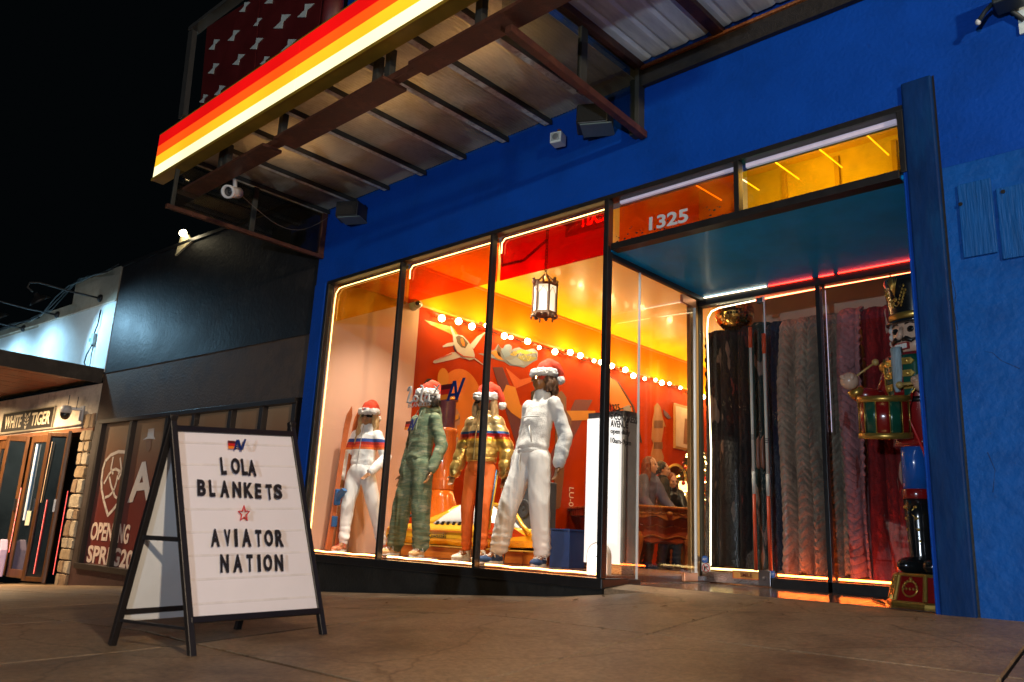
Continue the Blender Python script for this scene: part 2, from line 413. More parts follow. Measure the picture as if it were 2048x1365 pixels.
# ================================================================== blue shop building
WX = [-7.87, -6.517, -5.155, -3.798, -1.452]; ZT, ZB, ZR = 3.129, .053, 2.69
bld = thing('blue_shop_building', 'blue painted shop building with a lit glass front and set-back doorway', 'building', (-4, 0, 0))
blue = mat('blue_stucco', (.0012, .054, .37), .6, var=.12, scale=2.2, bump=.32, bscale=34, spec=.14, wear=(.0008, .032, .20), wearamt=.5, wscale=1.3)
bluel = mat('blue_stucco_low', (.002, .072, .34), .55, var=.18, scale=5, bump=.5, bscale=18, spec=.2, wear=(.002, .035, .2), wearamt=.5, wscale=1.8)
bluew = mat('blue_wood', (.001, .022, .105), .6, var=.3, scale=4, bump=.3, bscale=10, stretch=(2, 2, .6), wear=(.001, .045, .16), wearamt=.6, wscale=3, spec=.15)
black = mat('black_metal', (.012, .012, .013), .38, var=.3, scale=20, spec=.5, bump=.05)
blackp = mat('black_plinth', (.014, .014, .013), .5, var=.4, scale=5, bump=.3, bscale=30)
PIER = -1.249
# wall pieces
def wall_patch(x0, x1, z0, z1, y=0.0, d=.25, n=14, amp=.004):
    """front sheet with hand-trowelled unevenness, boxed behind"""
    m = MB(); nx = max(2, int((x1 - x0) * n)); nz = max(2, int((z1 - z0) * n))
    vs = []
    for a in range(nx + 1):
        for b in range(nz + 1):
            x = x0 + (x1 - x0) * a / nx; z = z0 + (z1 - z0) * b / nz
            e = 0 if a in (0, nx) or b in (0, nz) else amp * (noise.noise(V((x * 2.1, z * 2.1, 1))) + .5 * noise.noise(V((x * 7, z * 7, 2))))
            vs.append((x, y + e, z))
    m.add(vs, [(a * (nz + 1) + b, (a + 1) * (nz + 1) + b, (a + 1) * (nz + 1) + b + 1, a * (nz + 1) + b + 1) for a in range(nx) for b in range(nz)])
    m.box((x0, y + .02, z0), (x1, y + d, z1))
    return m
wall_patch(-8.157, 4.5, ZT + .03, 7.2, n=8).build('wall', blue, bld, smooth=True)
wall_patch(PIER + .012, 4.5, -.35, 1.98, n=10, amp=.007).build('lower_wall', bluel, bld, smooth=True, label='lower blue wall with lighter patchy repaint')
wall_patch(PIER + .012, 4.5, 1.98, 2.66, n=10, y=.0015).build('lower_wall', bluel, bld, smooth=True)
wall_patch(PIER + .012, 4.5, 2.66, ZT + .03, n=8).build('wall', blue, bld, smooth=True)
# patch boards of older plaster at the right
for x0, x1, z0, z1 in ((-1.16, -.98, 2.05, 2.52), (-.96, -.70, 2.0, 2.44), (-.68, -.42, 2.02, 2.5)):
    MB().box((x0, -.016, z0), (x1, .01, z1)).build('plaster_patch', mat('blue_board_patch', (.004, .075, .30), .5, var=.3, scale=6, bump=.4, bscale=14, stretch=(6, 1, .5), spec=.2), bld, bevel=.006)
for px, py in ((1921, 409), (2006, 384)):
    c_ = onY(px, py, -.017); MB().cyl((c_.x, -.022, c_.z), (c_.x, -.015, c_.z), .012, n=12).build('bolt_hole', black, bld)
for L_ in (((1938, 690), (1960, 702), (1985, 706), (2003, 722), (2040, 738)), ((1905, 560), (1912, 590), (1908, 622), (1916, 660)), ((1975, 905), (1990, 940), (1986, 985))):
    m = MB(); m.tube([onY(px, py, -.0005) for px, py in L_], .0015, 5); m.build('wall_crack', mat('crack_dark', (.001, .008, .035), .8), bld)
# left pilaster, right pier
MB().box((-8.157, -.02, -.8), (-7.93, .08, ZT + .03)).build('pilaster', blue, bld, bevel=.01)
MB().box((-7.93, -.005, -.8), (-7.897, .085, ZT + .03)).build('pilaster_strip', bluew, bld, bevel=.004)
pr = MB(); pr.box((-1.452 + .02, -.03, -.08), (PIER, .05, ZT + .18)); pr.build('door_pier', bluew, bld, bevel=.012)
MB().box((-1.452 + .02, .05, -.08), (PIER + .1, 1.75, ZR + .3)).build('door_pier_return', bluew, bld)
MB().box((-1.46, -.012, -.02), (-1.4, .04, ZR + .42)).build('pier_bead', blue, bld, bevel=.006)
# black groove between pier and stucco
MB().box((PIER, -.002, -.2), (PIER + .012, .05, ZT + .18)).build('shadow_gap', black, bld)
# plinth below glass
pl = MB(); pl.box((-7.895, -.01, -1.1), (-3.77, .25, ZB - .09)); pl.build('plinth', blackp, bld)
MB().box((-7.9, -.045, ZB - .09), (-3.75, .3, ZB - .012)).build('sill', black, bld, bevel=.008)
MB().box((-3.83, .25, -.3), (-3.77, .50, ZB - .02)).build('plinth', blackp, bld)
# frames: posts and head rails of the shop window
MB().box((-7.895, -.02, ZT - .005), (-1.432, .09, ZT + .035)).build('head_rail', black, bld, bevel=.004)
for i, x in enumerate(WX):
    w = .018 if i in (1, 2) else (.025 if i == 3 else .02)
    z0 = ZB - .012 if i < 4 else ZR
    MB().box((x - w, -.024, z0), (x + w, .045, ZT - .005)).build('mullion', black, bld, bevel=.006)
MB().box((-3.748, -.02, ZR - .03), (-1.48, .08, ZR + .028)).build('transom_rail', black, bld, bevel=.004)
xm = onY(1474, 335, 0).x
MB().box((xm - .02, -.022, ZR + .028), (xm + .02, .05, ZT - .005)).build('mullion', black, bld, bevel=.004)
# glass panes
clear = glass('clear_glass', (.985, .985, .98), 1.0, .004, dirt=.006)
for a, b in zip(WX[:3], WX[1:4]):
    MB().box((a + .018, .028, ZB), (b - .018, .036, ZT)).build('window_pane', clear, bld)
def film(name, c): return glass(name, c, .8, .05, dirt=.16)
fy = film('yellow_film', (.98, .78, .10)); fo = film('orange_film', (.99, .42, .03)); fr = film('red_film', (.92, .05, .015))
for (a, b), mt, lab in zip(((WX[0], WX[1]), (WX[1], WX[2]), (WX[2], WX[3])), (fy, fo, fr), ('yellow', 'orange', 'red')):
    MB().box((a + .02, .098, ZR - .005), (b - .02, .102, ZT - .005)).build('tinted_film', mt, bld, label=lab + ' translucent film across the top of the window pane')
for (a, b), mt, lab in zip(((WX[3] + .05, xm - .03), (xm + .03, WX[4] - .028)), (fo, fy), ('orange', 'yellow')):
    MB().box((a, .03, ZR + .028), (b, .036, ZT - .005)).build('transom_glass', clear, bld); MB().box((a, .098, ZR + .028), (b, .102, ZT - .035)).build('transom_pane', mt, bld, label=lab + ' tinted transom pane above the doorway')
# flaked paint along the transom bottom
fl = MB(); rr = random.Random(3)
for k in range(70):
    x = WX[3] + .07 + rr.random() ** 1.3 * 1.0; z = ZR + .03 + (rr.random() ** 3) * .12; r = .002 + .006 * rr.random()
    fl.ell((x, .028, z), (r * 1.6, .002, r), None, 6, 4)
fl.build('paint_specks', black, bld)['kind'] = 'stuff'
# soffit over the doorway + space above it
soff = mat('blue_gloss_soffit', (.006, .36, .86), .30, var=.2, scale=2, bump=.06, bscale=3, spec=.14, coat=.04)
so = MB()
so.box((-3.80, .02, ZR - .028), (-1.43, 1.66, ZR + .0)); so.build('soffit', soff, bld)
# recess return: glass panes, threshold
XR = -3.80
MB().box((XR - .02, .05, ZR - .075), (XR + .02, 1.60, ZR - .03)).build('return_head', black, bld, bevel=.004)
MB().box((XR - .008, .06, .02), (XR, .49, ZR - .075)).build('side_pane', clear, bld)
MB().box((XR - .012, .485, .01), (XR + .004, .4975, ZR - .075)).build('glass_edge', mat('glass_edge', (.75, .8, .82), .15, var=0, spec=.8), bld)
steel = mat('brushed_steel', (.42, .41, .42), .28, metal=1, var=.15, scale=30, stretch=(1, 1, 12))
MB().box((XR - .03, .49, -.012), (XR + .03, 1.6, .008)).build('threshold_strip', steel, bld, bevel=.003)
sd = MB().box((XR - .008, .50, .012), (XR, 1.42, ZR - .09)).build('side_door', clear, bld)
MB().box((XR - .014, 1.405, .015), (XR + .006, 1.42, ZR - .09)).build('glass_edge', MATS['glass_edge'], sd)
cop = mat('copper_fitting', (.75, .33, .16), .3, metal=.8, var=.1)
MB().box((XR - .02, 1.20, .012), (XR + .012, 1.42, .085)).build('patch_fitting', cop, sd, bevel=.004)
MB().box((XR - .02, 1.18, ZR - .17), (XR + .012, 1.42, ZR - .09)).build('patch_fitting', cop, sd, bevel=.004)
MB().box((XR - .10, 1.43, .0), (XR - .06, 1.63, ZR - .03)).build('corner_post', mat('bronze_post', (.36, .2, .07), .3, metal=.8), bld, bevel=.004)
# entrance plate on the recess floor: glossy stained slab
plate = mat('threshold_plate', (.12, .085, .07), .14, var=.3, scale=7, stretch=(1, 6, 1), bump=.05, spec=.6)
struct('entrance_floor', MB().box((-3.76, .28, -.12), (-1.25, 1.66, .001)), plate)
e2 = MB(); e2.add([(-3.76, .0, -.03), (-3.76, .275, -.001), (-1.25, .275, -.001), (-1.25, .0, -.004), (-3.76, .0, -.3), (-3.76, .275, -.3), (-1.25, .275, -.3), (-1.25, 0, -.3)],
    [(0, 1, 2, 3), (0, 3, 7, 4), (0, 4, 5, 1), (1, 5, 6, 2), (2, 6, 7, 3)]); struct('entrance_ramp', e2, concrete)

# ================================================================== door front of the recess (y = 1.6)
YD = 1.60
MB().box((-3.90, YD - .03, ZR - .105), (-1.43, YD + .08, ZR - .03)).build('door_head', black, bld, bevel=.004)
MB().box((-3.90, YD - .02, .0), (-3.855, YD + .06, ZR - .1)).build('door_jamb', black, bld, bevel=.003)
dr = MB().box((-3.85, YD, .10), (-3.19, YD + .010, ZR - .11)).build('glass_door', clear, bld)
MB().box((-3.85, YD - .012, .012), (-3.19, YD + .022, .10)).build('bottom_rail', steel, dr, bevel=.003)
MB().box((-3.30, YD - .022, .012), (-3.19, YD + .032, .14)).build('lock_plate', mat('dark_steel', (.2, .2, .21), .35, metal=1), dr, bevel=.004)
MB().cyl((-3.245, YD - .035, .075), (-3.245, YD - .02, .075), .017, n=14).build('lock_cylinder', steel, dr, smooth=True)
MB().box((-3.26, YD - .02, ZR - .17), (-3.19, YD + .03, ZR - .12)).build('patch_fitting', steel, dr, bevel=.004)
MB().box((-3.195, YD - .003, .1), (-3.185, YD + .012, ZR - .11)).build('glass_edge', MATS['glass_edge'], dr)
XM = -2.685
MB().box((-3.18, YD, .08), (XM - .03, YD + .008, ZR - .11)).build('door_pane', clear, bld)
MB().box((XM + .03, YD, .08), (-1.45, YD + .008, ZR - .11)).build('door_pane', clear, bld)
MB().box((XM - .02, YD - .02, .0), (XM + .02, YD + .04, ZR - .1)).build('mullion', black, bld, bevel=.004)
MB().box((-3.18, YD - .02, .0), (-1.43, YD + .06, .085)).build('door_sill', black, bld, bevel=.004)
# door handles are a pair of long pull bars made from old ski poles: built later

# ================================================================== shop interior shell
mural = mat('mural_orange', (.40, .034, .0006), .6, var=.15, scale=1.3, bump=.05, bscale=9, spec=.06)
pinkw = mat('pale_pink_wall', (.64, .37, .25), .6, var=.06, scale=1.0)
ceilm = mat('ochre_ceiling', (.92, .56, .006), .38, var=.12, scale=.7, bump=.14, bscale=2.2, spec=.12, coat=.06)
floorm = mat('store_floor', (.13, .055, .03), .22, var=.3, scale=5, stretch=(1, 8, 1), bump=.05, spec=.5)
XL = -7.9
st = struct('mural_wall', MB().box((XL - .1, 1.42, -.2), (XL, 11.2, 3.22)), mural)
struct('side_wall', MB().box((XL - .1, .09, -.2), (XL + .004, 1.42, 3.22)), pinkw)
struct('bulkhead_wall', MB().box((XL - .1, .09, 3.22), (XL - .004, 11.2, 3.80)), mat('bulkhead_orange', (.80, .24, .002), .55, var=.1, scale=1.2, spec=.1))
tr = MB(); tr.box((XL - .004, .1, 3.205), (XL + .03, 11.2, 3.235)); tr.box((XL - .004, .1, 3.73), (XL + .03, 11.2, 3.76)); struct('wall_trim', tr, mat('trim_orange', (.75, .22, .02), .45))
struct('ceiling', MB().box((XL, .09, 3.76), (-1.3, 11.2, 3.9)), ceilm)
struct('back_wall', MB().box((XL, 11.2, -.2), (-1.3, 11.35, 3.76)), mural)
struct('party_wall', MB().box((-1.35, 1.76, -.2), (-1.25, 11.2, 3.9)), mat('party_wall_ochre', (.55, .25, .05), .6))
struct('display_floor', MB().box((XL, .09, -.3), (XR - .03, 2.45, .055)), floorm)
struct('store_floor', MB().box((XL, 2.45, -.3), (-1.3, 11.2, -.03)), mat('store_floor_boards', (.16, .06, .035), .3, var=.3, scale=5, stretch=(1, 8, 1)))
struct('vestibule_floor', MB().box((XR - .03, 1.66, -.3), (-1.3, 2.45, .0)), floorm)
# panel the blankets hang in front of
struct('partition_wall', MB().box((-3.95, 2.55, -.03), (-1.35, 2.63, 3.35)), mat('partition_taupe', (.40, .30, .23), .55, var=.15, scale=1.5))
# boxed space over the soffit, seen through the tinted transoms
amb = mat('plenum_board', (.8, .66, .40), .6, var=.25, scale=2)
struct('transom_box', MB().box((-3.80, 1.5, ZR + .0), (-1.43, 1.56, 3.76)), amb)
ba = MB()
for k in range(5):
    x = -3.4 + .48 * k
    ba.box((x, 1.46, ZR + .0), (x + .04, 1.5, 3.7))
struct('transom_batten', ba, mat('batten_wood', (.6, .42, .2), .5))

# pale strip along the tinted transoms, added cove strip over the door head
cv_ = thing('transom_pale_strip', 'unlit pale strip along the top inside of the tinted transoms, brightness put in as glow', 'light strip', (-2.6, .07, 3.1))
m = MB(); m.box((-3.72, .06, 3.095), (xm - .04, .085, 3.12)); m.box((xm + .04, .06, 3.085), (-1.5, .085, 3.12)); m.build('run', mat('strip_lavender', (.62, .56, .72), .5, emit=(.62, .56, .74), es=.35), cv_)  # no lamp: the pale strip's brightness is put in as emission
cv2 = thing('added_cove_strip', 'red glowing strip added in the corner between the blue soffit and the door head', 'light strip', (-2.3, 1.56, 2.65))  # strip added so red and pale light fall on the soffit
m = MB(); m.tube([(-3.12, 1.552, 2.653), (XM - .03, 1.552, 2.653)], .007, 6); m.tube([(XM + .03, 1.552, 2.653), (XM + .16, 1.552, 2.653)], .007, 6); m.tube([(XM + .20, 1.552, 2.653), (-1.47, 1.552, 2.653)], .007, 6); m.build('run', glow('cove_red', (1, .014, .002), 9), cv2, True)
m = MB(); m.tube([(-3.78, 1.552, 2.653), (-3.14, 1.552, 2.653)], .006, 6); m.build('pale_run', glow('cove_pale', (1, .80, .50), 5), cv2, True)

tt = thing('transom_tubes', 'slanting yellow light tubes in the space above the doorway soffit', 'light tube', (-2.6, .9, 3.6))
for k in range(6):
    x = -3.5 + .38 * k; MB().cyl((x, .30, 3.50), (x + .03, 1.35, 3.52), .006, n=8).build('tube', glow('transom_tube', (1, .72, .34), 2.2), tt, True)

lamp('transom_light', 'POINT', (-2.5, .8, 3.35), 22, (1, .74, .36), .15, None, tt)
# ================================================================== canopy over the pavement
rust = mat('brown_painted_steel', (.058, .018, .010), .5, var=.35, scale=9, bump=.12, bscale=60, wear=(.16, .06, .03), wearamt=.6, wscale=6)
dark = mat('dark_steel_post', (.03, .032, .028), .5, var=.3, scale=8)
can = thing('entrance_canopy', 'steel canopy of brown beams and translucent sheets over the shop front', 'canopy', (-5.8, 0, 4.08))
ZC = 4.08
# translucent ribbed sheets between purlins
def sheet_mat(name, col, var, tr, rough=.3):
    m = mat(name, col, rough, var=var, scale=1.4, bump=.25, bscale=3, wear=(.07, .06, .035), wearamt=.9, wscale=.9, spec=.6)
    b = m.node_tree.nodes['Principled BSDF']; b.inputs['Transmission Weight'].default_value = 0
    nt = m.node_tree; t = nt.nodes.new('ShaderNodeBsdfTranslucent'); t.inputs[0].default_value = (.8, .6, .35, 1)
    mx = nt.nodes.new('ShaderNodeMixShader'); mx.inputs[0].default_value = tr
    nt.links.new(b.outputs[0], mx.inputs[1]); nt.links.new(t.outputs[0], mx.inputs[2]); nt.links.new(mx.outputs[0], nt.nodes['Material Output'].inputs[0])
    return m
shm = sheet_mat('ribbed_plastic', (.44, .45, .36), .35, .28)
px_ = [-8.06, -7.5, -6.9, -6.27, -5.65, -5.05, -4.5, -3.95, -3.47]
def ribbed(x0, x1, y0, y1, z, pitch, amp, sag=.0):
    m = MB(); n = max(6, int((x1 - x0) / pitch * 4)); Y = [y0 + (y1 - y0) * k / 6 for k in range(7)]; vs = []
    for a in range(n + 1):
        x = x0 + (x1 - x0) * a / n
        e = amp * math.sin(2 * PI * (x - x0) / pitch)
        for y in Y: vs.append((x, y, z + e + sag * math.sin(PI * (x - x0) / (x1 - x0)) * math.sin(PI * (y - y0) / (y1 - y0))))
    m.add(vs, [(a * 7 + b, (a + 1) * 7 + b, (a + 1) * 7 + b + 1, a * 7 + b + 1) for a in range(n) for b in range(6)])
    return m
for a, b in zip(px_, px_[1:]):
    ribbed(a + .012, b - .012, -1.77, -.03, ZC + .03, .035, .0035, .006).build('roof_sheet', shm, can, smooth=True)
purl = mat('grey_green_purlin', (.66, .72, .66), .55, var=.25, scale=10, bump=.1, wear=(.08, .05, .03), wearamt=.7, wscale=14)
for x in px_[:-1]:
    MB().box((x - .038, -1.75, ZC - .018), (x + .038, -.02, ZC + .018)).build('purlin', purl, can, bevel=.003)
    MB().box((x + .038, -1.75, ZC - .03), (x + .05, -.02, ZC + .018)).build('purlin_shade_strip', dark, can)  # dark strip put in for the shadow line beside each purlin
# flat metal sheets further right and the flashing on the wall
metal = mat('galvanised_sheet', (.72, .79, .86), .35, metal=.1, var=.3, scale=3, stretch=(3, .5, 1), bump=.2, bscale=2)
ZM = 4.235
for x0, x1 in ((-3.44, -2.72), (-2.70, -1.98), (-1.96, -1.24), (-1.22, -.5)):
    m = MB(); n = 24; vs = []
    prof = [0, 0, 0, .018, .018, 0, 0, 0]
    for a in range(n + 1):
        x = x0 + (x1 - x0) * a / n; e = .014 if a % 6 == 3 else 0
        for k in range(7): vs.append((x, -1.77 + 1.73 * k / 6, ZM + .05 + e))
    m.add(vs, [(a * 7 + b, (a + 1) * 7 + b, (a + 1) * 7 + b + 1, a * 7 + b + 1) for a in range(n) for b in range(6)])
    m.build('metal_sheet', metal, can, smooth=False)
for x in (-2.71, -1.97, -1.23):
    MB().box((x - .045, -1.75, ZM - .02), (x + .045, -.04, ZM + .03)).build('purlin', rust, can, bevel=.003)
MB().box((-3.46, -.05, 4.05), (2.5, -.004, 4.20)).build('wall_flashing', mat('black_flashing', (.015, .013, .012), .6, var=.5, scale=20, bump=.3), can)
ang = MB().box((-3.46, -.075, 4.20), (2.5, -.004, 4.225)); ang.build('rusty_angle', mat('rusty_angle', (.22, .07, .02), .7, var=.5, scale=40, bump=.4, wear=(.5, .2, .05), wearamt=.9, wscale=60), can)
# front beam parallel to the street, built up of overlapping boards
YB = -1.80
def xz(px, py): p = onY(px, py, YB); return p.x, p.z
def board(pa, pb, h0, h1, y0, y1):
    (xa, za), (xb, zb) = xz(*pa), xz(*pb)
    return MB().box((xa, y0, min(za, zb) + h0), (xb, y1, min(za, zb) + h1))
xA, zA = xz(353, 388); xB, zB = xz(1090, 2)
zb = 3.735
MB().box((-8.02, -1.715, zb + .032), (-2.0, -1.635, zb + .09)).build('front_beam', rust, can, bevel=.004)
MB().box((-8.22, -1.80, zb), (-6.45, -1.60, zb + .03)).build('beam_board', rust, can, bevel=.003)
MB().box((-6.27, -1.80, zb + .002), (-4.66, -1.56, zb + .03)).build('beam_board', rust, can, bevel=.003)
MB().box((-4.36, -1.80, zb), (-2.0, -1.60, zb + .03)).build('beam_board', rust, can, bevel=.003)
for x in (-7.52, -7.40, -6.36, -4.92, -4.76, -3.72):
    MB().box((x - .035, -1.70, zb + .09), (x + .035, -1.64, ZC + .012)).build('beam_post', dark, can, bevel=.003)
# end frames (bottom bar, wall post, top bar) with a glazed left end
MB().box((-8.11, YB - .14, 3.485), (-8.06, -.0, 3.53)).build('end_bar', rust, can, bevel=.004)
MB().box((-8.12, -.075, 3.53), (-8.06, -.005, ZC)).build('end_post', rust, can, bevel=.004)
MB().box((-8.10, -1.0, 3.53), (-8.06, -.94, ZC)).build('end_post', dark, can, bevel=.004)
MB().box((-8.10, YB - .1, 3.53), (-8.07, YB - .06, 4.3)).build('end_post', dark, can, bevel=.004)
gcl = glass('end_glass', (.72, .74, .68), 1.2, .02, dirt=.05)
MB().box((-8.085, -.94, 3.53), (-8.078, -.08, ZC)).build('end_pane', gcl, can)
MB().box((-8.085, YB - .06, 3.53), (-8.078, -1.0, ZC)).build('end_pane', gcl, can)
MB().bar((-3.43, -.02, 3.60), (-3.39, -1.72, 3.66), .06, .06).build('end_bar', rust, can, bevel=.004)
MB().box((-3.53, -.09, 3.60), (-3.44, -.0, ZM + .05)).build('end_post', dark, can, bevel=.004)
MB().box((-3.50, -.84, 3.64), (-3.46, -.76, ZM)).build('end_post', dark, can, bevel=.004)
MB().box((-3.50, -1.9, ZM - .03), (-3.43, -.01, ZM + .04)).build('end_rail', rust, can, bevel=.004)
MB().box((-3.485, -.76, 3.66), (-3.478, -.09, ZM - .03)).build('end_pane', gcl, can)
MB().box((-3.485, -1.7, 3.70), (-3.478, -.84, ZM - .03)).build('end_pane', gcl, can)
# ================================================================== striped light box along the canopy edge
lbx = thing('striped_light_box', 'long lit fascia box with red orange yellow and cream stripes', 'light box', (-6, -1.95, 3.95))
a = V((-8.60, -1.93, 3.965)); d = V((1, 0, 0)); nn = V((d.y, -d.x, 0)); LEN = 8.5
cas = MB().box((0, -.16, -.02), (LEN, -.012, .53), (d, -nn * -1, V((0, 0, 1))), a) if False else MB()
bx = (d, nn, V((0, 0, 1)))   # x along, y toward the street, z up
cas.box((-.015, -.13, -.022), (LEN, -.006, .0), bx, a); cas.box((-.015, -.13, .525), (LEN, -.006, .545), bx, a); cas.box((-.015, -.13, 0), (0, -.006, .525), bx, a); cas.box((0, -.13, 0), (LEN, -.115, .525), bx, a)
cas.box((-.018, -.006, -.026), (LEN, .008, .004), bx, a)
cas.build('casing', mat('olive_casing', (.34, .21, .02), .45, var=.2, scale=6, metal=.2), lbx)
stripes = [(0, .135, (1, .88, .50), 1.25), (.135, .265, (1, .50, .015), .95), (.265, .385, (1, .085, .006), .95), (.385, .525, (.72, .004, .004), .85)]
for z0, z1, c, s in stripes:
    nm = {(1, .88, .50): 'cream', (1, .50, .015): 'yellow', (1, .085, .006): 'orange', (.72, .004, .004): 'red'}[c]
    for k in range(3):
        x0 = LEN * k / 3; x1 = LEN * (k + 1) / 3
        mm = mat('stripe_%s' % nm, c, .35, var=0, emit=c, es=s)
        if k == 0:
            nt = mm.node_tree; bb = nt.nodes['Principled BSDF']; tc = nt.nodes.get('Texture Coordinate') or nt.nodes['Texture Coordinate']
            nz = nt.nodes.new('ShaderNodeTexNoise'); nz.inputs['Scale'].default_value = .9; nz.inputs['Detail'].default_value = 2
            nt.links.new(tc.outputs['Object'], nz.inputs[0]); mr = nt.nodes.new('ShaderNodeMapRange'); mr.inputs[1].default_value = .3; mr.inputs[2].default_value = .7; mr.inputs[3].default_value = s * .78; mr.inputs[4].default_value = s * 1.25
            nt.links.new(nz.outputs[0], mr.inputs[0]); nt.links.new(mr.outputs[0], bb.inputs['Emission Strength'])
        MB().box((x0 + .002, -.005, z0 + .001), (x1 - .002, 0, z1 - .001), bx, a).build('stripe_panel', mm, lbx, label=nm + ' lit stripe')
# ================================================================== red roof sign with white bow-tie marks, above the canopy
ys = -1.62
rs = thing('red_roof_sign', 'tall dark red sign panel with white bow-tie bolts above the canopy', 'sign', (-7, ys, 4.5))
redp = mat('dark_red_panel', (.06, .003, .004), .5, var=.25, scale=3)
def syz(px, py): return onY(px, py, ys)
P1 = [syz(*p) for p in ((398, 235), (414, 55), (520, -12), (506, 170))]
P2 = [syz(*p) for p in ((509, 168), (523, -14), (655, -95), (632, 95))]
for P in (P1, P2): MB().prism(P, (0, .05, 0)).build('sign_panel', redp, rs)
# curved return at the right
cv = MB(); r0 = syz(634, 95); r1 = syz(657, -95)
cv.loft([[p + V((.14 * math.sin(t), .14 * (1 - math.cos(t)), 0)) for t in [k * PI / 2 / 6 for k in range(7)]] + [p + V((.12 * math.sin(t), .02 + .14 * (1 - math.cos(t)), 0)) for t in [k * PI / 2 / 6 for k in range(6, -1, -1)]] for p in (r0, r1)])
cv.build('curved_edge', redp, rs, smooth=True)
fr_ = MB(); q0 = syz(366, 235); q1 = syz(386, 62); q2 = syz(470, 0); q3 = syz(560, -70)
fr_.bar(q0, q1, .12, .06, (0, 1, 0)); fr_.bar(q1, q3, .12, .05, (0, 0, 1)); fr_.build('sign_frame', mat('sign_frame', (.035, .035, .033), .5), rs)
white = mat('mark_white', (.36, .42, .42), .6, var=.1)
for px, py, s in ((429, 90, 1), (468, 72, 1), (545, -5, 1.15), (565, 44, 1.2), (514, 88, 1), (428, 138, 1), (478, 120, 1), (440, 182, .95), (530, 122, .7), (408, 198, .8), (516, 45, .7), (578, 92, 1.05), (612, 22, 1.1), (490, 15, .9)):
    c = syz(px, py); sx = .135 * s; sz = .068 * s; X2 = .45
    X = V((1, 0, .0)); Z = V((0, 0, 1))
    pts = [(-1, -.85), (.12, -1), (.16, -.05), (1, .87), (-.17, 1), (-.16, .08)]
    MB().prism([c + X * (x * sx) + Z * (z * sz - x * sx * .38) + V((0, -.006, 0)) for x, z in pts], (0, .004, 0)).build('bow_tie_mark', white, rs)
# ================================================================== things fixed under the canopy
def cam_bullet():
    t = thing('bullet_camera', 'white bullet security camera under the left canopy beam', 'camera', (-7.25, -1.7, 3.6))
    c = onY(458, 384, -1.70); d = V((.45, -.62, -.30)).normalized()
    w = mat('camera_white', (.50, .51, .53), .35, var=.05)
    MB().cyl(c - d * .20, c, .055, .058, 20).build('body', w, t, smooth=True)
    m = MB(); m.loft([m.ring(c - d * .02, d, .066, 22), m.ring(c + d * .035, d, .068, 22), m.ring(c + d * .035, d, .05, 22), m.ring(c + d * .0, d, .046, 22)], cap=False); m.build('hood', w, t, smooth=True)
    MB().cyl(c - d * .001, c + d * .006, .045, n=20).build('lens', mat('lens_black', (.01, .01, .012), .08, var=0, coat=1), t, smooth=True)
    m = MB(); m.tube([c - d * .14, c - d * .16 + V((-.05, 0, .08)), c - d * .16 + V((-.07, 0, .16))], .022); m.build('bracket', w, t, smooth=True)
    cb = MB(); A = c - d * .2; B = onY(660, 432, -.06); pts = []
    for k in range(15):
        u = k / 14; p = A.lerp(B, u); p.z -= .34 * math.sin(PI * u) * (.6 + .4 * u); pts.append(p)
    cb.tube(pts, .0028, 6); cb.build('cable', mat('cable_grey', (.12, .11, .09), .5), t, smooth=True)
cam_bullet()
def speaker(px, py, y, s, label, yaw):
    c = onY(px, py, y); t = thing('wall_speaker', label, 'speaker', c, yaw, group='black loudspeakers under the canopy', local=True)
    bk = mat('speaker_black', (.02, .02, .022), .5)
    m = MB(); m.prism([(-.16 * s, -.12, -.11 * s), (.16 * s, -.12, -.11 * s), (.19 * s, .10, -.11 * s), (-.19 * s, .10, -.11 * s)], (0, 0, .22 * s)); m.build('cabinet', bk, t, bevel=.02)
    MB().box((-.145 * s, -.13, -.095 * s), (.145 * s, -.118, .095 * s)).build('grille', mat('grille_cloth', (.012, .012, .012), .9, bump=.5, bscale=300), t)
    MB().box((-.12 * s, -.12, -.128 * s), (.20 * s, .10, -.114 * s)).build('bracket', mat('speaker_bracket', (.12, .17, .18), .5), t)
speaker(702, 425, -.16, .86, 'black loudspeaker below the left end of the canopy', .5)
speaker(1188, 240, -.16, .84, 'black loudspeaker beside the right canopy brace', .5)
def horn():
    c = onY(1116, 279, -.10); t = thing('siren_box', 'small white cube siren hanging under the canopy edge', 'siren', c, .25, local=True)
    w = mat('siren_white', (.55, .62, .66), .45, var=.08); s = .056
    MB().box((-s, -s, -s), (s, s, s * .9)).build('housing', w, t, bevel=.008)
    MB().box((-s * .75, -s - .004, -s * .65), (s * .75, -s + .002, s * .65)).build('grille', mat('siren_grille', (.28, .33, .36), .5), t)
    MB().ell((0, -s - .004, 0), (.03, .006, .03)).build('emblem', mat('siren_grey', (.12, .14, .16), .4), t, smooth=True)
    MB().cyl((0, .02, s * .9), (0, .02, s * 1.8), .02, n=10).build('stem', mat('rust_stem', (.25, .08, .03), .7), t, smooth=True)
horn()
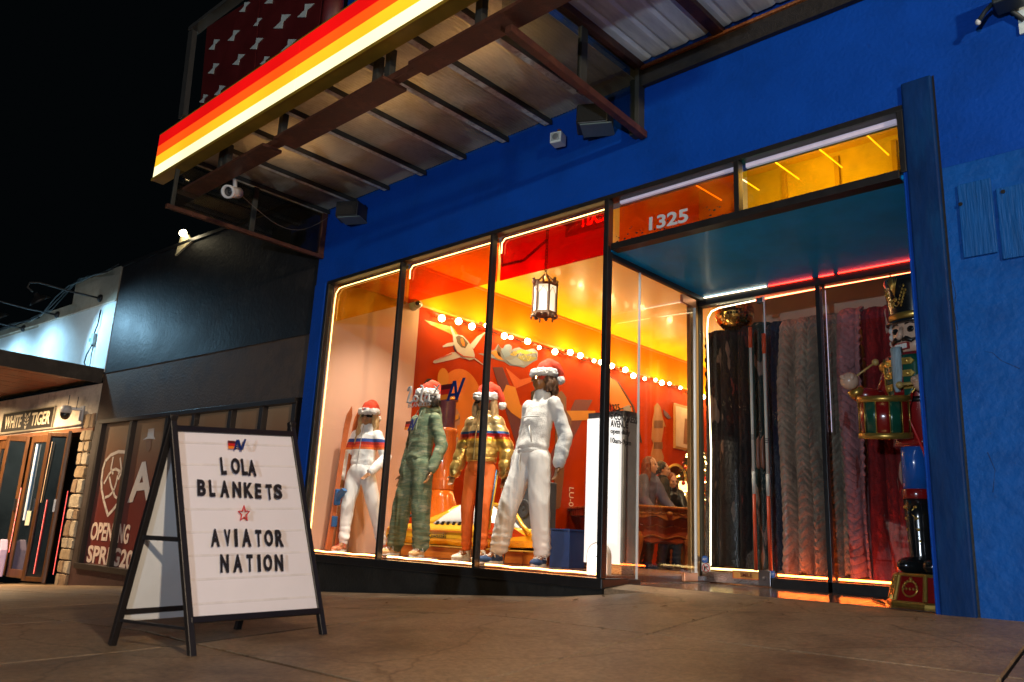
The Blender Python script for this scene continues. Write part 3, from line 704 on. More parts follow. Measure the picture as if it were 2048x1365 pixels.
def corner_light():
    t = thing('wall_floodlight', 'dark bracketed floodlight at the top right of the blue wall', 'light', onY(2012, 10, -.1))
    m = MB(); c = onY(2012, 5, -.12); m.box((c.x - .06, -.2, c.z - .03), (c.x + .09, -.05, c.z + .12)); m.build('housing', mat('flood_dark', (.02, .03, .035), .5), t, bevel=.01)
    p0 = onY(1958, 42, -.12); p1 = onY(1985, 8, -.12); m = MB(); m.tube([p0, p0.lerp(p1, .5) + V((0, 0, .01)), p1], .014); m.tube([onY(2000, 5, -.05), onY(2048, 40, -.03)], .014); m.build('arm', MATS['flood_dark'], t, smooth=True)
    MB().ell(onY(1956, 45, -.12), (.016, .016, .02)).build('knuckle', mat('siren_pale', (.5, .55, .6), .4), t, smooth=True)
    o = onY(2046, 20, -.01); MB().box((o.x - .03, -.018, o.z - .16), (o.x + .35, -.006, o.z + .4)).build('junction_plate', mat('plate_pale', (.55, .68, .72), .6, var=.2, wear=(.1, .2, .4), wearamt=.7), t)
corner_light()

# assumed tubes, unseen behind the fascia box, shining on to the sheets from above
bt_ = thing('assumed_fascia_tubes', 'assumed orange lit tubes, unseen behind the striped fascia above the canopy sheets', 'light tube', (-5.5, -1.4, 4.4))
for x0, x1 in ((-7.3, -6.5), (-5.9, -4.9), (-4.5, -3.7)):
    MB().cyl((x0, -1.30, 4.36), (x1, -1.30, 4.36), .018, n=10).build('tube', glow('assumed_fascia_tube', (1, .68, .34), 22), bt_, True)
# ================================================================== neighbouring fronts (one wall line turned a few degrees)
q = V((-8.35, .1, 0)); ang_ = math.radians(-93.8); qd = V((math.sin(ang_), math.cos(ang_), 0)); qn = V((-qd.y, qd.x, 0))   # qd runs left, qn to the street
if qn.y > 0: qn = -qn
UPZ = V((0, 0, 1)); QX = (qd, qn, UPZ)
def Q(s, o, z): return q + qd * s + qn * o + UPZ * z
def qs(px, py, o=0):
    p = onP(px, py, q + qn * o, qn); return (p - q).dot(qd), p.z
def qbox(m, s0, s1, o0, o1, z0, z1): return m.box((s0, o0, z0), (s1, o1, z1), QX, q)
qr = -qd     # reading direction of lettering
blk = mat('black_render', (.010, .0095, .011), .58, var=.3, scale=2, bump=.3, bscale=18, spec=.4, wear=(.035, .03, .028), wearamt=.6, wscale=3)
blk_lit = mat('warm_lit_render', (.085, .056, .040), .7, var=.25, scale=2.4, bump=.4, bscale=30, wear=(.04, .03, .03), wearamt=.8, wscale=2.2)  # lower wall: warm light on it is put into this brown colour
nb = thing('black_shop_building', 'black rendered shop building with papered windows beside the blue shop', 'building', Q(2.7, 0, -.4))
S1, S0 = 5.43, -.4
qbox(MB(), S0, S1, -.3, 0, 2.62, 4.45).build('upper_wall', blk, nb)
qbox(MB(), S0, S1, -.3, .004, 1.82, 2.62).build('lower_wall', blk_lit, nb)
qbox(MB(), S0, S1, -.32, .03, 4.45, 4.5).build('parapet_cap', black, nb)
ledge = MB(); qbox(ledge, S0, S1, 0, .02, 2.6, 2.625); ledge.build('paint_ledge', blk, nb)  # thin ledge added where the light on the wall changes
wz0, wz1 = -.43, 1.79
drkred = mat('window_frame_black', (.025, .018, .016), .45)
qbox(MB(), S0, S1, -.3, .01, -1.2, wz0 - .0).build('stall_riser', mat('stall_riser', (.06, .022, .018), .6, var=.3, scale=4, bump=.2), nb)
qbox(MB(), 5.2, S1, -.3, .012, wz0, 1.82).build('pier', mat('pier_brown', (.045, .03, .025), .6, var=.3, scale=4, bump=.3), nb)
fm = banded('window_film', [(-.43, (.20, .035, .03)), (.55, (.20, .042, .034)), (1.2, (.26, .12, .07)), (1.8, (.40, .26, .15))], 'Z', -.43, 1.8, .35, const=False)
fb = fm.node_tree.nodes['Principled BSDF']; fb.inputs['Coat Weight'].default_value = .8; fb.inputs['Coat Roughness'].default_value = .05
edges = [5.2, 4.20, 3.13, 2.41, 1.50, .80, .12]
for a_, b_ in zip(edges, edges[1:]):
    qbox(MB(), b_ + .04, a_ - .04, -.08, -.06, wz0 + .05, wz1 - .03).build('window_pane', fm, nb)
for e in edges:
    qbox(MB(), e - .04, e + .04, -.1, .02, wz0, wz1).build('window_mullion', drkred, nb, bevel=.004)
qbox(MB(), .1, 5.24, -.1, .03, wz1 - .03, wz1 + .035).build('window_head', drkred, nb, bevel=.004)
qbox(MB(), .1, 5.24, -.1, .05, wz0 - .03, wz0 + .05).build('window_sill', drkred, nb, bevel=.004)
PW0 = q + qn * -.056
pale = mat('print_pale', (.66, .58, .52), .6, var=.08)
white_p = mat('print_white', (.8, .62, .52), .6, var=.1)
# shield emblem
def em(pts, r=.022, closed=False, name='emblem_line'):
    P = [onP(x, y, PW0, qn) for x, y in pts]; m = MB()
    # flat ribbons of vinyl
    for i in range(len(P) if closed else len(P) - 1):
        a_, b_ = P[i], P[(i + 1) % len(P)]; d_ = (b_ - a_); L_ = d_.length; d_.normalize(); sd = d_.cross(qn)
        m.prism([a_ - sd * r - d_ * r * .5, b_ - sd * r + d_ * r * .5, b_ + sd * r + d_ * r * .5, a_ + sd * r - d_ * r * .5], qn * .002)
    return m
def zz(L): return [(x / 3.25, 780 + y / 3.25) for x, y in L]   # read off a crop of the photograph
mm = em(zz([(812, 405), (770, 402), (720, 425), (685, 465), (668, 520), (660, 590), (662, 650), (675, 720), (690, 775), (702, 815), (735, 780), (768, 735)]), .026)
mm.v += []; mm.build('shield_emblem', pale, nb)
em(zz([(736, 440), (722, 510), (735, 545)]), .02).build('shield_emblem', pale, nb)
em(zz([(782, 445), (790, 520), (770, 545)]), .02).build('shield_emblem', pale, nb)
em(zz([(678, 608), (705, 555), (728, 525), (752, 515), (790, 535), (770, 580)]), .02).build('shield_emblem', pale, nb)
em(zz([(712, 570), (722, 620), (735, 660), (745, 640), (757, 600), (765, 560)]), .02).build('shield_emblem', pale, nb)
em(zz([(685, 700), (710, 690), (738, 660), (745, 690), (758, 702)]), .02).build('shield_emblem', pale, nb)
def qtext(name, body, bl, br, tl, m, **k):
    text_fit(name, body, PW0 + qn * .001, qn, bl, br, tl, m, nb, **k)
qtext('lettering', 'A', (255, 1006), (303, 1000), (277, 926), pale, bold=.03)
qtext('lettering', 'OPEN', (179, 1080), (223, 1084), (183, 1044), white_p, bold=.03)
qtext('lettering', 'NG', (234, 1086), (255, 1089), (238, 1047), white_p, bold=.03)
qtext('lettering', 'SPRI', (172, 1125), (216, 1131), (176, 1090), white_p, bold=.03)
qtext('lettering', 'G', (223, 1132), (237, 1134), (226, 1095), white_p, bold=.03)
qtext('lettering', '20', (238, 1135), (262, 1139), (241, 1098), white_p, bold=.03)
# a printed head in a white hat on the film, glimpsed between the frames
hx = lambda x, y: onP(x / 3.25, 780 + y / 3.25, PW0, qn)
MB().prism([hx(*p) for p in ((930, 325), (958, 305), (966, 255), (1003, 250), (1000, 300), (1010, 322), (970, 318))], qn * .002).build('printed_hat', pale, nb)
MB().prism([hx(*p) for p in ((948, 330), (985, 325), (980, 385), (965, 405), (950, 390))], qn * .002).build('printed_face', mat('print_tan', (.2, .09, .05), .6), nb)

# ------------------------------------------------------------------ white bar building
wb = thing('white_bar_building', 'pale painted bar building with wooden folding doors and a flat canopy', 'building', Q(9, 0, -.7))
cream = mat('cream_render', (.62, .55, .45), .7, var=.14, scale=2.5, bump=.25, bscale=25, wear=(.2, .15, .1), wearamt=.6, wscale=3)
whitew = mat('white_render', (.66, .70, .70), .7, var=.12, scale=2, bump=.2, bscale=25, wear=(.38, .42, .42), wearamt=.5, wscale=2)
SE = 20
qbox(MB(), S1 + .0, SE, -.3, .012, 2.6, 3.86).build('upper_wall', whitew, wb)
qbox(MB(), S1, SE, -.3, .008, 1.72, 2.44).build('lintel_wall', cream, wb)
qbox(MB(), S1, SE, -.3, .03, 1.66, 1.73).build('lintel_strip', mat('lintel_wood', (.25, .09, .03), .5, var=.3, stretch=(1, 1, 8)), wb)
# stepped parapet band
m = MB()
for s0, s1, z0, z1 in ((S1, 7.2, 3.86, 4.47), (7.2, 8.6, 3.84, 4.05), (8.6, 11.0, 3.80, 3.98), (11, SE, 3.78, 3.9)): qbox(m, s0, s1, -.3, .02, z0, z1)
m.build('parapet_band', mat('beige_band', (.38, .32, .24), .7, var=.2, scale=3, bump=.3, wear=(.15, .12, .08), wearamt=.6), wb)
m = MB(); qbox(m, S1, SE, .02, .035, 3.84, 3.86); m.build('band_ledge', cream, wb)
# canopy of the bar: edge board, plank underside
woodu = mat('plank_underside', (.20, .055, .02), .5, var=.45, scale=3, stretch=(1, 8, 1), bump=.2)
CO = 4.6
m = MB(); qbox(m, S1 + .03, 13, .03, CO, 2.56, 2.66); m.build('canopy_deck', mat('deck_grey', (.07, .07, .07), .6), wb)
m = MB(); qbox(m, S1 + .0, S1 + .03, .02, CO, 2.44, 2.68); qbox(m, S1, 13, CO, CO + .03, 2.44, 2.68); m.build('canopy_edge', mat('edge_board', (.035, .028, .024), .5, var=.3, wear=(.12, .1, .08), wearamt=.4), wb)
for k in range(28):
    s0 = S1 + .04 + k * .27
    qbox(MB(), s0, s0 + .26, .03, CO, 2.535 + .004 * random.random(), 2.56).build('canopy_plank', woodu, wb)
qbox(MB(), S1 + .005, 13, .0, CO, 2.66, 2.68).build('canopy_trim', mat('pale_trim', (.55, .6, .6), .5), wb)
# stone pier, stone by stone
stm = [mat('stone_%d' % k, c, .8, var=.25, scale=9, bump=.6, bscale=25) for k, c in enumerate(((.42, .32, .2), (.36, .25, .14), (.5, .42, .3), (.3, .2, .12)))]
pier = qbox(MB(), 5.43, 5.85, -.2, -.01, -1, 1.86).build('stone_pier', mat('stone_mortar', (.16, .12, .08), .9, bump=.5), wb)
z = -.76; rs_ = random.Random(11)
while z < 1.84:
    h = .11 + .17 * rs_.random(); split = rs_.random()
    spans = [(5.44, 5.84)] if split < .35 else [(5.44, 5.44 + .12 + .16 * rs_.random())]
    if split >= .35: spans.append((spans[0][1] + .012, 5.84))
    for s0, s1 in spans:
        m = MB(); pts = []
        cs, cz = (s0 + s1) / 2, z + h / 2; n_ = 8
        ring0, ring1, ring2 = [], [], []
        for k in range(n_):
            t = 2 * PI * k / n_ + rs_.random() * .5
            rx, rz = (s1 - s0) / 2, h / 2
            u = max(-1, min(1, 1.75 * math.cos(t))); w_ = max(-1, min(1, 1.75 * math.sin(t)))
            ring0.append(Q(cs + rx * u, -.012, cz + rz * w_)); ring1.append(Q(cs + rx * u * .96, .02 + .012 * rs_.random(), cz + rz * w_ * .95)); ring2.append(Q(cs + rx * u * .86, .035 + .012 * rs_.random(), cz + rz * w_ * .84))
        m.loft([ring0, ring1, ring2]); m.build('stone', stm[rs_.randrange(4)], pier)
    z += h + .012
# folding doors
wood = mat('door_wood', (.12, .048, .016), .35, var=.35, scale=4, stretch=(5, 5, .6), bump=.1)
dgl = mat('door_glass_dark', (.012, .02, .03), .06, var=.3, scale=2, coat=1)
def leaf(p0, p1, z0, z1, fw=.075, th=.05, name='door_leaf', mid=.42):
    """a glazed leaf between two foot points on the ground"""
    p0 = V(p0); p1 = V(p1); d_ = (p1 - p0); Lw = d_.length; d_.normalize(); n_ = d_.cross(UPZ)
    ax = (d_, n_, UPZ); o_ = V((p0.x, p0.y, 0)); m = MB()
    m.box((0, -th / 2, z0), (fw, th / 2, z1), ax, o_); m.box((Lw - fw, -th / 2, z0), (Lw, th / 2, z1), ax, o_)
    m.box((fw, -th / 2, z1 - fw * 1.5), (Lw - fw, th / 2, z1), ax, o_); m.box((fw, -th / 2, z0), (Lw - fw, th / 2, z0 + fw * 1.6), ax, o_)
    lf = m.build(name, wood, wb, bevel=.006)
    MB().box((fw, -.006, z0 + fw * 1.6), (Lw - fw, .006, z1 - fw * 1.5), ax, o_).build('glass', dgl, lf)
    MB().box((Lw - fw * .8, th / 2, (z0 + z1) / 2 - .1), (Lw - fw * .3, th / 2 + .03, (z0 + z1) / 2 + .1), ax, o_).build('handle', steel, lf)
    return ax, o_, Lw, lf
zf = -.74; zt = 1.66
leaf(Q(7.57, .10, 0), Q(6.87, .02, 0), zf, zt, .085)
leaf(Q(6.81, .02, 0), Q(6.60, .22, 0), zf, zt, .045)
leaf(Q(6.58, .22, 0), Q(6.27, .02, 0), zf, zt, .045)
leaf(Q(6.25, .02, 0), Q(5.94, .16, 0), zf, zt, .04)
leaf(Q(8.20, .30, 0), Q(7.92, .02, 0), zf, zt, .06)
leaf(Q(9.4, -.02, 0), Q(8.3, -.02, 0), zf, zt - .02, .1)
leaf(Q(10.6, -.02, 0), Q(9.5, -.02, 0), zf, zt - .02, .1)
qbox(MB(), 5.85, SE, -1.6, -1.5, -.8, 1.7).build('bar_back_wall', mat('bar_dark', (.015, .02, .03), .5), wb)
qbox(MB(), 5.85, SE, -1.6, .0, 1.70, 1.75).build('bar_ceiling', mat('bar_dark2', (.02, .02, .022), .6), wb)
# glowing tubes standing for neon reflections in the door leaves
rn = glow('neon_red', (1, .03, .02), 2.2); bn = glow('neon_blue', (.05, .25, 1), 4); yn = glow('neon_amber', (1, .40, .05), 1.2)
ne = thing('neon_reflections', 'red glowing tubes standing for neon reflections in the bar doors', 'neon reflection', Q(6.3, .1, -.6))
for s0, o0, z0, z1 in ((6.70, .145, -.62, .75), (6.42, .14, -.62, .55), (5.905, .05, -.60, .70), (7.70, .1, -.35, .75)):  # the last tube stands for a red board
    MB().cyl(Q(s0, o0, z0), Q(s0, o0, z1), .005, n=8).build('tube', rn, ne)
MB().cyl(Q(6.50, .20, .5), Q(6.48, .20, 1.5), .004, n=8).build('tube', yn, ne)
MB().cyl(Q(7.32, .1, .2), Q(7.34, .1, 1.5), .02, n=8).build('tube', glow('neon_teal', (.02, .12, .22), 1.2), ne)
nt_ = thing('notice_sheet', 'small cream notice taped inside the bar door', 'notice', Q(6.6, .42, .2))
MB().box((0, 0, 0), (.14, .004, .24), (-qd * .83 + qn * -.55, qn, UPZ), Q(7.24, .10, .12)).build('paper', mat('paper_cream', (.75, .7, .5), .8, emit=(.8, .75, .5), es=.15), nt_)
ck = thing('white_cooler', 'white rounded cooler standing inside the open bar door', 'cooler', Q(7.0, .2, -.7))
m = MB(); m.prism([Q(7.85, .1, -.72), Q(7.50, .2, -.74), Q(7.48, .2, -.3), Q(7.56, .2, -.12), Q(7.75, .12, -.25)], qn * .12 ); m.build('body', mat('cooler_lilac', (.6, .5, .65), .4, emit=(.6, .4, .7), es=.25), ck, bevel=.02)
qbox(MB(), 7.5, 7.83, .28, .33, -.52, -.50).build('seam', black, ck)
# sign over the doors
sg = thing('bar_name_sign', 'black sign board reading WHITE TIGER with a tiger head', 'sign', Q(8.2, .03, 1.95))
tl, tr_, bl_ = qs(12, 835, .03), qs(110, 811, .03), qs(9, 868, .03)
zlo = 1.80; zhi = 2.155
qbox(MB(), 7.08, 9.40, .012, .03, zlo, zhi).build('board', mat('sign_black', (.02, .017, .014), .5), sg)
m = MB()
for a4 in ((7.06, 7.085, zlo - .02, zhi + .02), (9.395, 9.42, zlo - .02, zhi + .02), (7.085, 9.395, zlo - .02, zlo), (7.085, 9.395, zhi, zhi + .02)): qbox(m, a4[0], a4[1], .012, .04, a4[2], a4[3])
m.build('frame', mat('sign_frame_grey', (.3, .27, .2), .5), sg)
crm = mat('sign_cream', (.75, .66, .48), .6)
text_on('lettering', 'WHITE', Q(9.27, .032, zlo + .06), qr, UPZ, crm, sg, w=.80, h=.24, bold=.02)
text_on('lettering', 'TIGER', Q(8.02, .032, zlo + .06), qr, UPZ, crm, sg, w=.82, h=.24, bold=.02)
m = MB()
def T(pts): m.prism([Q(8.24 - x * .15, .032, zlo + .17 + y * .16) for x, y in pts], qn * .004)
T([(-.8, .95), (-.35, .75), (-.5, .4), (-.75, .55)]); T([(.8, .95), (.35, .75), (.5, .4), (.75, .55)])
T([(-.6, .3), (-.15, .1), (-.2, -.05), (-.55, .12)]); T([(.6, .3), (.15, .1), (.2, -.05), (.55, .12)])
T([(-.12, .6), (.12, .6), (.06, .2), (-.06, .2)]); T([(-.2, -.25), (.2, -.25), (0, -.5)]); T([(-.7, -.1), (-.35, -.2), (-.45, -.4)]); T([(.7, -.1), (.35, -.2), (.45, -.4)])
T([(-.3, -.6), (.3, -.6), (.12, -.95), (-.12, -.95)])
m.build('tiger_head', crm, sg)
# dome camera by the sign
dc = thing('dome_camera', 'white and black outdoor dome camera beside the bar sign', 'camera', Q(6.25, .1, 1.95))
cwh = MATS['camera_white']; c = Q(6.06, .24, 1.95)
m = MB(); m.lathe([(.001, .13), (.07, .12), (.085, .08), (.085, .0), (.001, 0)], c, 18); m.build('housing', cwh, dc, smooth=True)
m = MB(); m.ell(c - UPZ * .01, (.08, .08, .10), None, 16, 10); m.build('dome', mat('lens_black', (.01,) * 3), dc, smooth=True)
m = MB(); m.bar(c + UPZ * .08, Q(5.98, .02, 2.04), .05, .05); qbox(m, 5.92, 6.04, .01, .04, 1.85, 2.1); m.build('bracket', cwh, dc, bevel=.008)
m = MB(); m.cyl(c + qd * -.04 + UPZ * .1, c + qd * -.04 + UPZ * .30, .006, n=6); m.cyl(c + qd * -.14 + UPZ * .08 - qn * .1, c + qd * -.14 + UPZ * .28 - qn * .1, .006, n=6); m.build('aerial', black, dc)
cnd = MB(); cnd.tube([Q(9.8, .03, 1.765), Q(7.5, .03, 1.775), Q(5.7, .03, 1.78)], .014); tag(cnd.build('conduit', mat('conduit_grey', (.25, .22, .18), .5), smooth=True), 'thin grey conduit running along the wall under the bar sign', 'conduit')
# gooseneck lamps on the white wall
gk = mat('lamp_black', (.015, .015, .016), .4, metal=.3)
def goose(s, z, on, label):
    t = thing('gooseneck_lamp', label, 'wall lamp', Q(s, .02, z), group='gooseneck lamps above the bar canopy')
    m = MB(); m.ell(Q(s, .03, z), (.07, .05, .07), None, 12, 8); m.build('wall_rose', gk, t, smooth=True)
    m = MB(); m.tube([Q(s, .03, z), Q(s + .12, .5, z + .02), Q(s + .2, .95, z + .06), Q(s + .23, 1.08, z + .03), Q(s + .23, 1.1, z - .06), Q(s + .20, 1.02, z - .12)], .016, 8); m.build('arm', gk, t, smooth=True)
    c = Q(s + .18, .98, z - .14); ax = (qn * -.62 + UPZ * -.78).normalized()
    m = MB(); m.loft([m.ring(c, ax, .03, 18), m.ring(c + ax * .05, ax, .05, 18), m.ring(c + ax * .10, ax, .13, 18), m.ring(c + ax * .15, ax, .165, 18), m.ring(c + ax * .145, ax, .155, 18), m.ring(c + ax * .09, ax, .11, 18)], cap=False); m.build('shade', gk, t, smooth=True)
    m = MB(); m.loft([m.ring(c + ax * .135, ax, .15, 18), m.ring(c + ax * .14, ax, .148, 18)]); m.build('lens', glow('gooseneck_lens', (.85, .95, 1), 9) if on else mat('dead_lens', (.3, .3, .3), .3), t)
    if on: lamp('gooseneck_light', 'SPOT', c + ax * .16, on, (.36, .72, 1), .1, (Q(5.35, 0, 3.0) if s < 6.1 else c + ax * 2), t, spot_size=(1.75 if s < 6.1 else 2.5), spot_blend=.8)
goose(6.03, 3.98, 240, 'first gooseneck lamp from the black wall, its white lens lit')
goose(7.75, 3.92, 170, 'second gooseneck lamp from the black wall along the bar front')
goose(9.3, 3.86, 170, 'third gooseneck lamp from the black wall along the bar front')
goose(10.9, 3.84, 140, 'furthest gooseneck lamp from the black wall')
# conduit, junction box, hanging cable
jb = thing('junction_box', 'grey junction box with looping cable on the white bar wall', 'junction box', Q(5.95, .05, 3.2))
qbox(MB(), 5.93, 6.03, .02, .07, 3.14, 3.34).build('box', mat('box_grey', (.25, .3, .3), .5), jb, bevel=.006)
qbox(MB(), 6.05, 6.16, .02, .04, 3.22, 3.28).build('tag', mat('tag_blue', (.1, .25, .45), .5), jb)
m = MB(); m.tube([Q(5.90, .04, 3.75), Q(5.9, .05, 3.5), Q(5.97, .05, 3.34)], .012); m.tube([Q(5.98, .05, 3.14), Q(6.1, .06, 2.98), Q(6.14, .06, 2.85), Q(6.02, .06, 2.74), Q(5.85, .05, 2.70)], .012); m.tube([Q(5.94, .05, 3.14), Q(5.92, .05, 2.72)], .008); m.build('cable', black, jb, smooth=True)
wr = MB(); rw = random.Random(5)
for k in range(3):
    pts = [Q(5.5 + u * 1.0, .05 + .08 * k, 4.5 - .07 * k - (0 if u < 1.6 else min(.45, .45 * (u - 1.6))) - .05 * abs(math.sin(u * 2.1 + k))) for u in [i * .5 for i in range(14)]]
    wr.tube(pts, .012, 6)
tag(wr.build('roof_cables', black, smooth=True), 'black cables slung along the roof edge of the bar', 'cables')
# lit corner light on the black parapet
ul = thing('parapet_light', 'bright work light in a bare corner on top of the black wall', 'light', Q(3.4, 0, 4.5))
MB().prism([Q(3.62, .03, 4.30), Q(3.16, .03, 4.46), Q(3.36, .02, 4.60), Q(3.56, .02, 4.62)], qn * -.03).build('board', mat('raw_board', (.55, .48, .3), .7, var=.3, scale=8), ul)
MB().ell(Q(3.36, .09, 4.60), (.08, .05, .05)).build('bulb', glow('work_bulb', (1, .85, .5), 18), ul, smooth=True)
lamp('work_light', 'POINT', Q(3.40, .22, 4.62), 2.2, (1, .85, .55), .05, None, ul)
# assumed warm downlights, unseen, for the light under the bar canopy
for s, o, e in ((7.0, 1.3, 1000), (9.6, 1.3, 800)):
    t = thing('assumed_canopy_downlight', 'small round warm downlight assumed in the bar canopy %s' % ('nearest the stone pier' if s < 8 else 'further from the stone pier'), 'downlight', Q(s, o, 2.53), group='assumed downlights in the bar canopy')
    MB().cyl(Q(s, o, 2.50), Q(s, o, 2.535), .07, n=16).build('ring', mat('assumed_downlight_ring', (.1, .1, .1), .4), t)
    MB().cyl(Q(s, o, 2.495), Q(s, o, 2.50), .05, n=16).build('lens', glow('assumed_downlight_lens', (1, .75, .45), 12), t)
    lamp('downlight', 'SPOT', Q(s, o, 2.48), e, (1, .70, .40), .06, Q(s, o * .75, 0), t, spot_size=2.7, spot_blend=.7)
# ================================================================== light strips round the shop windows
warm = glow('led_warm', (1, .66, .20), 5); ored = glow('led_orange', (1, .34, .07), 16); whi = glow('led_white', (1, .96, .85), 8)
hot = glow('led_fire', (1, .15, .016), 48); redl = glow('led_red', (1, .17, .06), 16)
ls = thing('window_light_strip', 'warm light strip running round the inside of the big shop window', 'light strip', (-5.8, .07, .06))
pts = [(-7.84, .075, .30), (-7.84, .075, 2.9), (-7.83, .075, 3.02), (-7.78, .075, 3.075), (-7.7, .075, 3.085)]
m = MB(); m.tube(pts + [(-6.56, .075, 3.09)], .006, 8); m.build('top_run', warm, ls, smooth=True)
for x0, x1 in ((-6.47, -5.20), (-5.11, -3.86)):
    m = MB(); m.tube([(x0, .075, 2.95), (x0, .075, 3.05), (x0 + .04, .075, 3.09), (x1, .075, 3.09)], .006, 8); m.build('top_run', warm, ls, smooth=True)
for x0, x1, mt in ((-7.84, -6.56, ored), (-6.47, -5.2, mat('led_amber', (.8,) * 3, var=0, emit=(1, .50, .16), es=16)), (-5.11, -3.86, ored)):
    m = MB(); m.tube([(x0 + (x1 - x0) * k / 8, .085, .068 + .004 * math.sin(k * 2.2)) for k in range(9)], .007, 8); m.build('bottom_run', mt, ls, smooth=True)

d2 = thing('door_light_strip', 'glowing strip with rounded corner running round the doorway glass', 'light strip', (-3, 1.65, .1))
m = MB(); m.tube([(-3.80, 1.66, .15), (-3.795, 1.665, .7), (-3.785, 1.665, 1.2), (-3.80, 1.66, 1.9), (-3.81, 1.66, 2.35), (-3.80, 1.66, 2.48), (-3.76, 1.66, 2.54), (-3.68, 1.66, 2.562), (-3.3, 1.66, 2.575)], .0065, 8); m.build('left_run', glow('led_pale', (1, .86, .52), 5), d2, smooth=True)
m = MB(); m.tube([(-3.3, 1.66, 2.575), (XM - .04, 1.66, 2.585)], .0065, 8); m.tube([(XM + .04, 1.66, 2.585), (-1.5, 1.66, 2.59)], .0065, 8); m.build('top_run', redl, d2, smooth=True)
m = MB(); m.tube([(-3.80, 1.64, .125), (-3.3, 1.64, .128)], .010, 8); m.build('bottom_run', warm, d2, smooth=True)
m = MB(); m.tube([(-3.16, 1.66, .108), (XM - .04, 1.66, .108)], .008, 8); m.tube([(XM + .04, 1.66, .108), (-1.62, 1.66, .11)], .008, 8); m.build('bottom_run', hot, d2, smooth=True)
m = MB(); m.tube([(XM + .045, 1.645, 2.55), (XM + .045, 1.645, 1.3)], .003, 6); m.build('side_run', glow('led_lilac', (.75, .7, 1), .5), d2, smooth=True)
# ================================================================== string of bulbs along the mural wall
sl = thing('string_lights', 'string of round glowing bulbs along the top of the orange mural wall', 'string lights', (-7.82, 5, 3.2))
cdm = MB(); cdm.tube([(-7.84, 1.6 + .25 * k, 3.17 - .03 * (k % 2)) for k in range(38)], .008, 6); cdm.build('cord', black, sl)
bl = random.Random(2); bm_ = glow('bulb_glow', (1, .76, .34), 45); sock = mat('bulb_socket', (.25, .05, .01), .5)
me_b = None
for k in range(30):
    y = 1.66 + .30 * k + bl.uniform(-.09, .09); big = (bl.random() > .4)
    r = .046 if big else .030
    p = V((-7.79 + bl.uniform(-.02, .03), y, 3.15 + bl.uniform(-.05, .04)))
    MB().ball(p, r, 12).build('bulb', bm_, sl, smooth=True)
    if k % 3 == 0: lamp('bulb_light', 'POINT', p + V((.16, 0, .06)), 17, (1, .66, .26), .05, None, sl)
    MB().cyl(p + V((-.02, -.05, .01)), p + V((-.05, -.09, .03)), .022, n=8).build('socket', sock, sl)
# downlights in the ceiling
def down(x, y, e, label, to=None, col=(1, .72, .38), size=2.2):
    t = thing('ceiling_spotlight', label, 'spotlight', (x, y, 3.76), group='ceiling spotlights in the shop')
    MB().cyl((x, y, 3.60), (x, y, 3.76), .045, .045, 14).build('housing', mat('spot_housing', (.55, .3, .08), .4), t, smooth=True)
    MB().cyl((x, y, 3.595), (x, y, 3.60), .036, n=14).build('lens', glow('spot_lens', (1, .82, .5), 25), t)
    lamp('spotlight', 'SPOT', (x, y, 3.58), e, col, .05, to or (x, y, 0), t, spot_size=size, spot_blend=.6)
down(-6.9, .34, 390, 'ceiling spotlight over the left end of the window display', (-7.0, .72, 0.6), (1, .90, .76), 1.5)
down(-5.6, .34, 480, 'ceiling spotlight over the middle of the window display', (-5.7, .72, .6), (1, .90, .76), 1.5)
down(-4.4, .34, 430, 'ceiling spotlight over the white light column', (-4.8, .72, .6), (1, .90, .76), 1.5)
down(-4.6, 2.9, 420, 'ceiling spotlight over the carved game table', (-6.2, 4.4, .2))
down(-5.4, 6.6, 200, 'ceiling spotlight deep in the shop', (-7.0, 6.5, 0.8))
# the lantern
lt = thing('hanging_lantern', 'six sided wrought metal lantern with pale glass hanging on a chain', 'lantern', (-5.35, 1.0, 3.0))
lamp('lantern_light', 'POINT', (-5.345, 1.0, 2.78), 30, (1, .74, .40), .10, None, lt)
lc = V((-5.345, 1.0, 2.775)); brz = mat('lantern_bronze', (.22, .14, .09), .4, metal=.7, var=.2); hr = .125
hexp = [V((hr * math.cos(PI / 6 + k * PI / 3), hr * math.sin(PI / 6 + k * PI / 3), 0)) for k in range(6)]
m = MB()
for k in range(6):
    a_, b_ = hexp[k], hexp[(k + 1) % 6]
    m.bar(lc + a_ + V((0, 0, -.17)), lc + a_ + V((0, 0, .18)), .016, .016, (1, 0, 0))
    for z in (-.17, .14): m.bar(lc + a_ + V((0, 0, z)), lc + b_ + V((0, 0, z)), .018, .026)
    m.bar(lc + (a_ + b_) / 2 + V((0, 0, .14)), lc + (a_ + b_) / 2 * 1.25 + V((0, 0, .21)), .012, .03)
    m.ell(lc + (a_ + b_) / 2 * 1.02 + V((0, 0, .165)), (.04, .012, .035), Matrix.Rotation(PI / 3 * k + PI / 3, 3, 'Z') , 8, 5)
    m.ell(lc + a_ * 1.1 + V((0, 0, -.205)), (.012, .012, .03), None, 6, 4); m.ell(lc + (a_ + b_) * .5 + V((0, 0, -.20)), (.035, .02, .02), Matrix.Rotation(PI / 3 * k + PI / 3, 3, 'Z'), 8, 4)
    m.bar(lc + a_ + V((0, 0, .15)), lc + V((0, 0, .26)) + a_ * .15, .012, .012)
m.cyl(lc + V((0, 0, -.19)), lc + V((0, 0, -.175)), .12, n=6); m.build('cage', brz, lt)
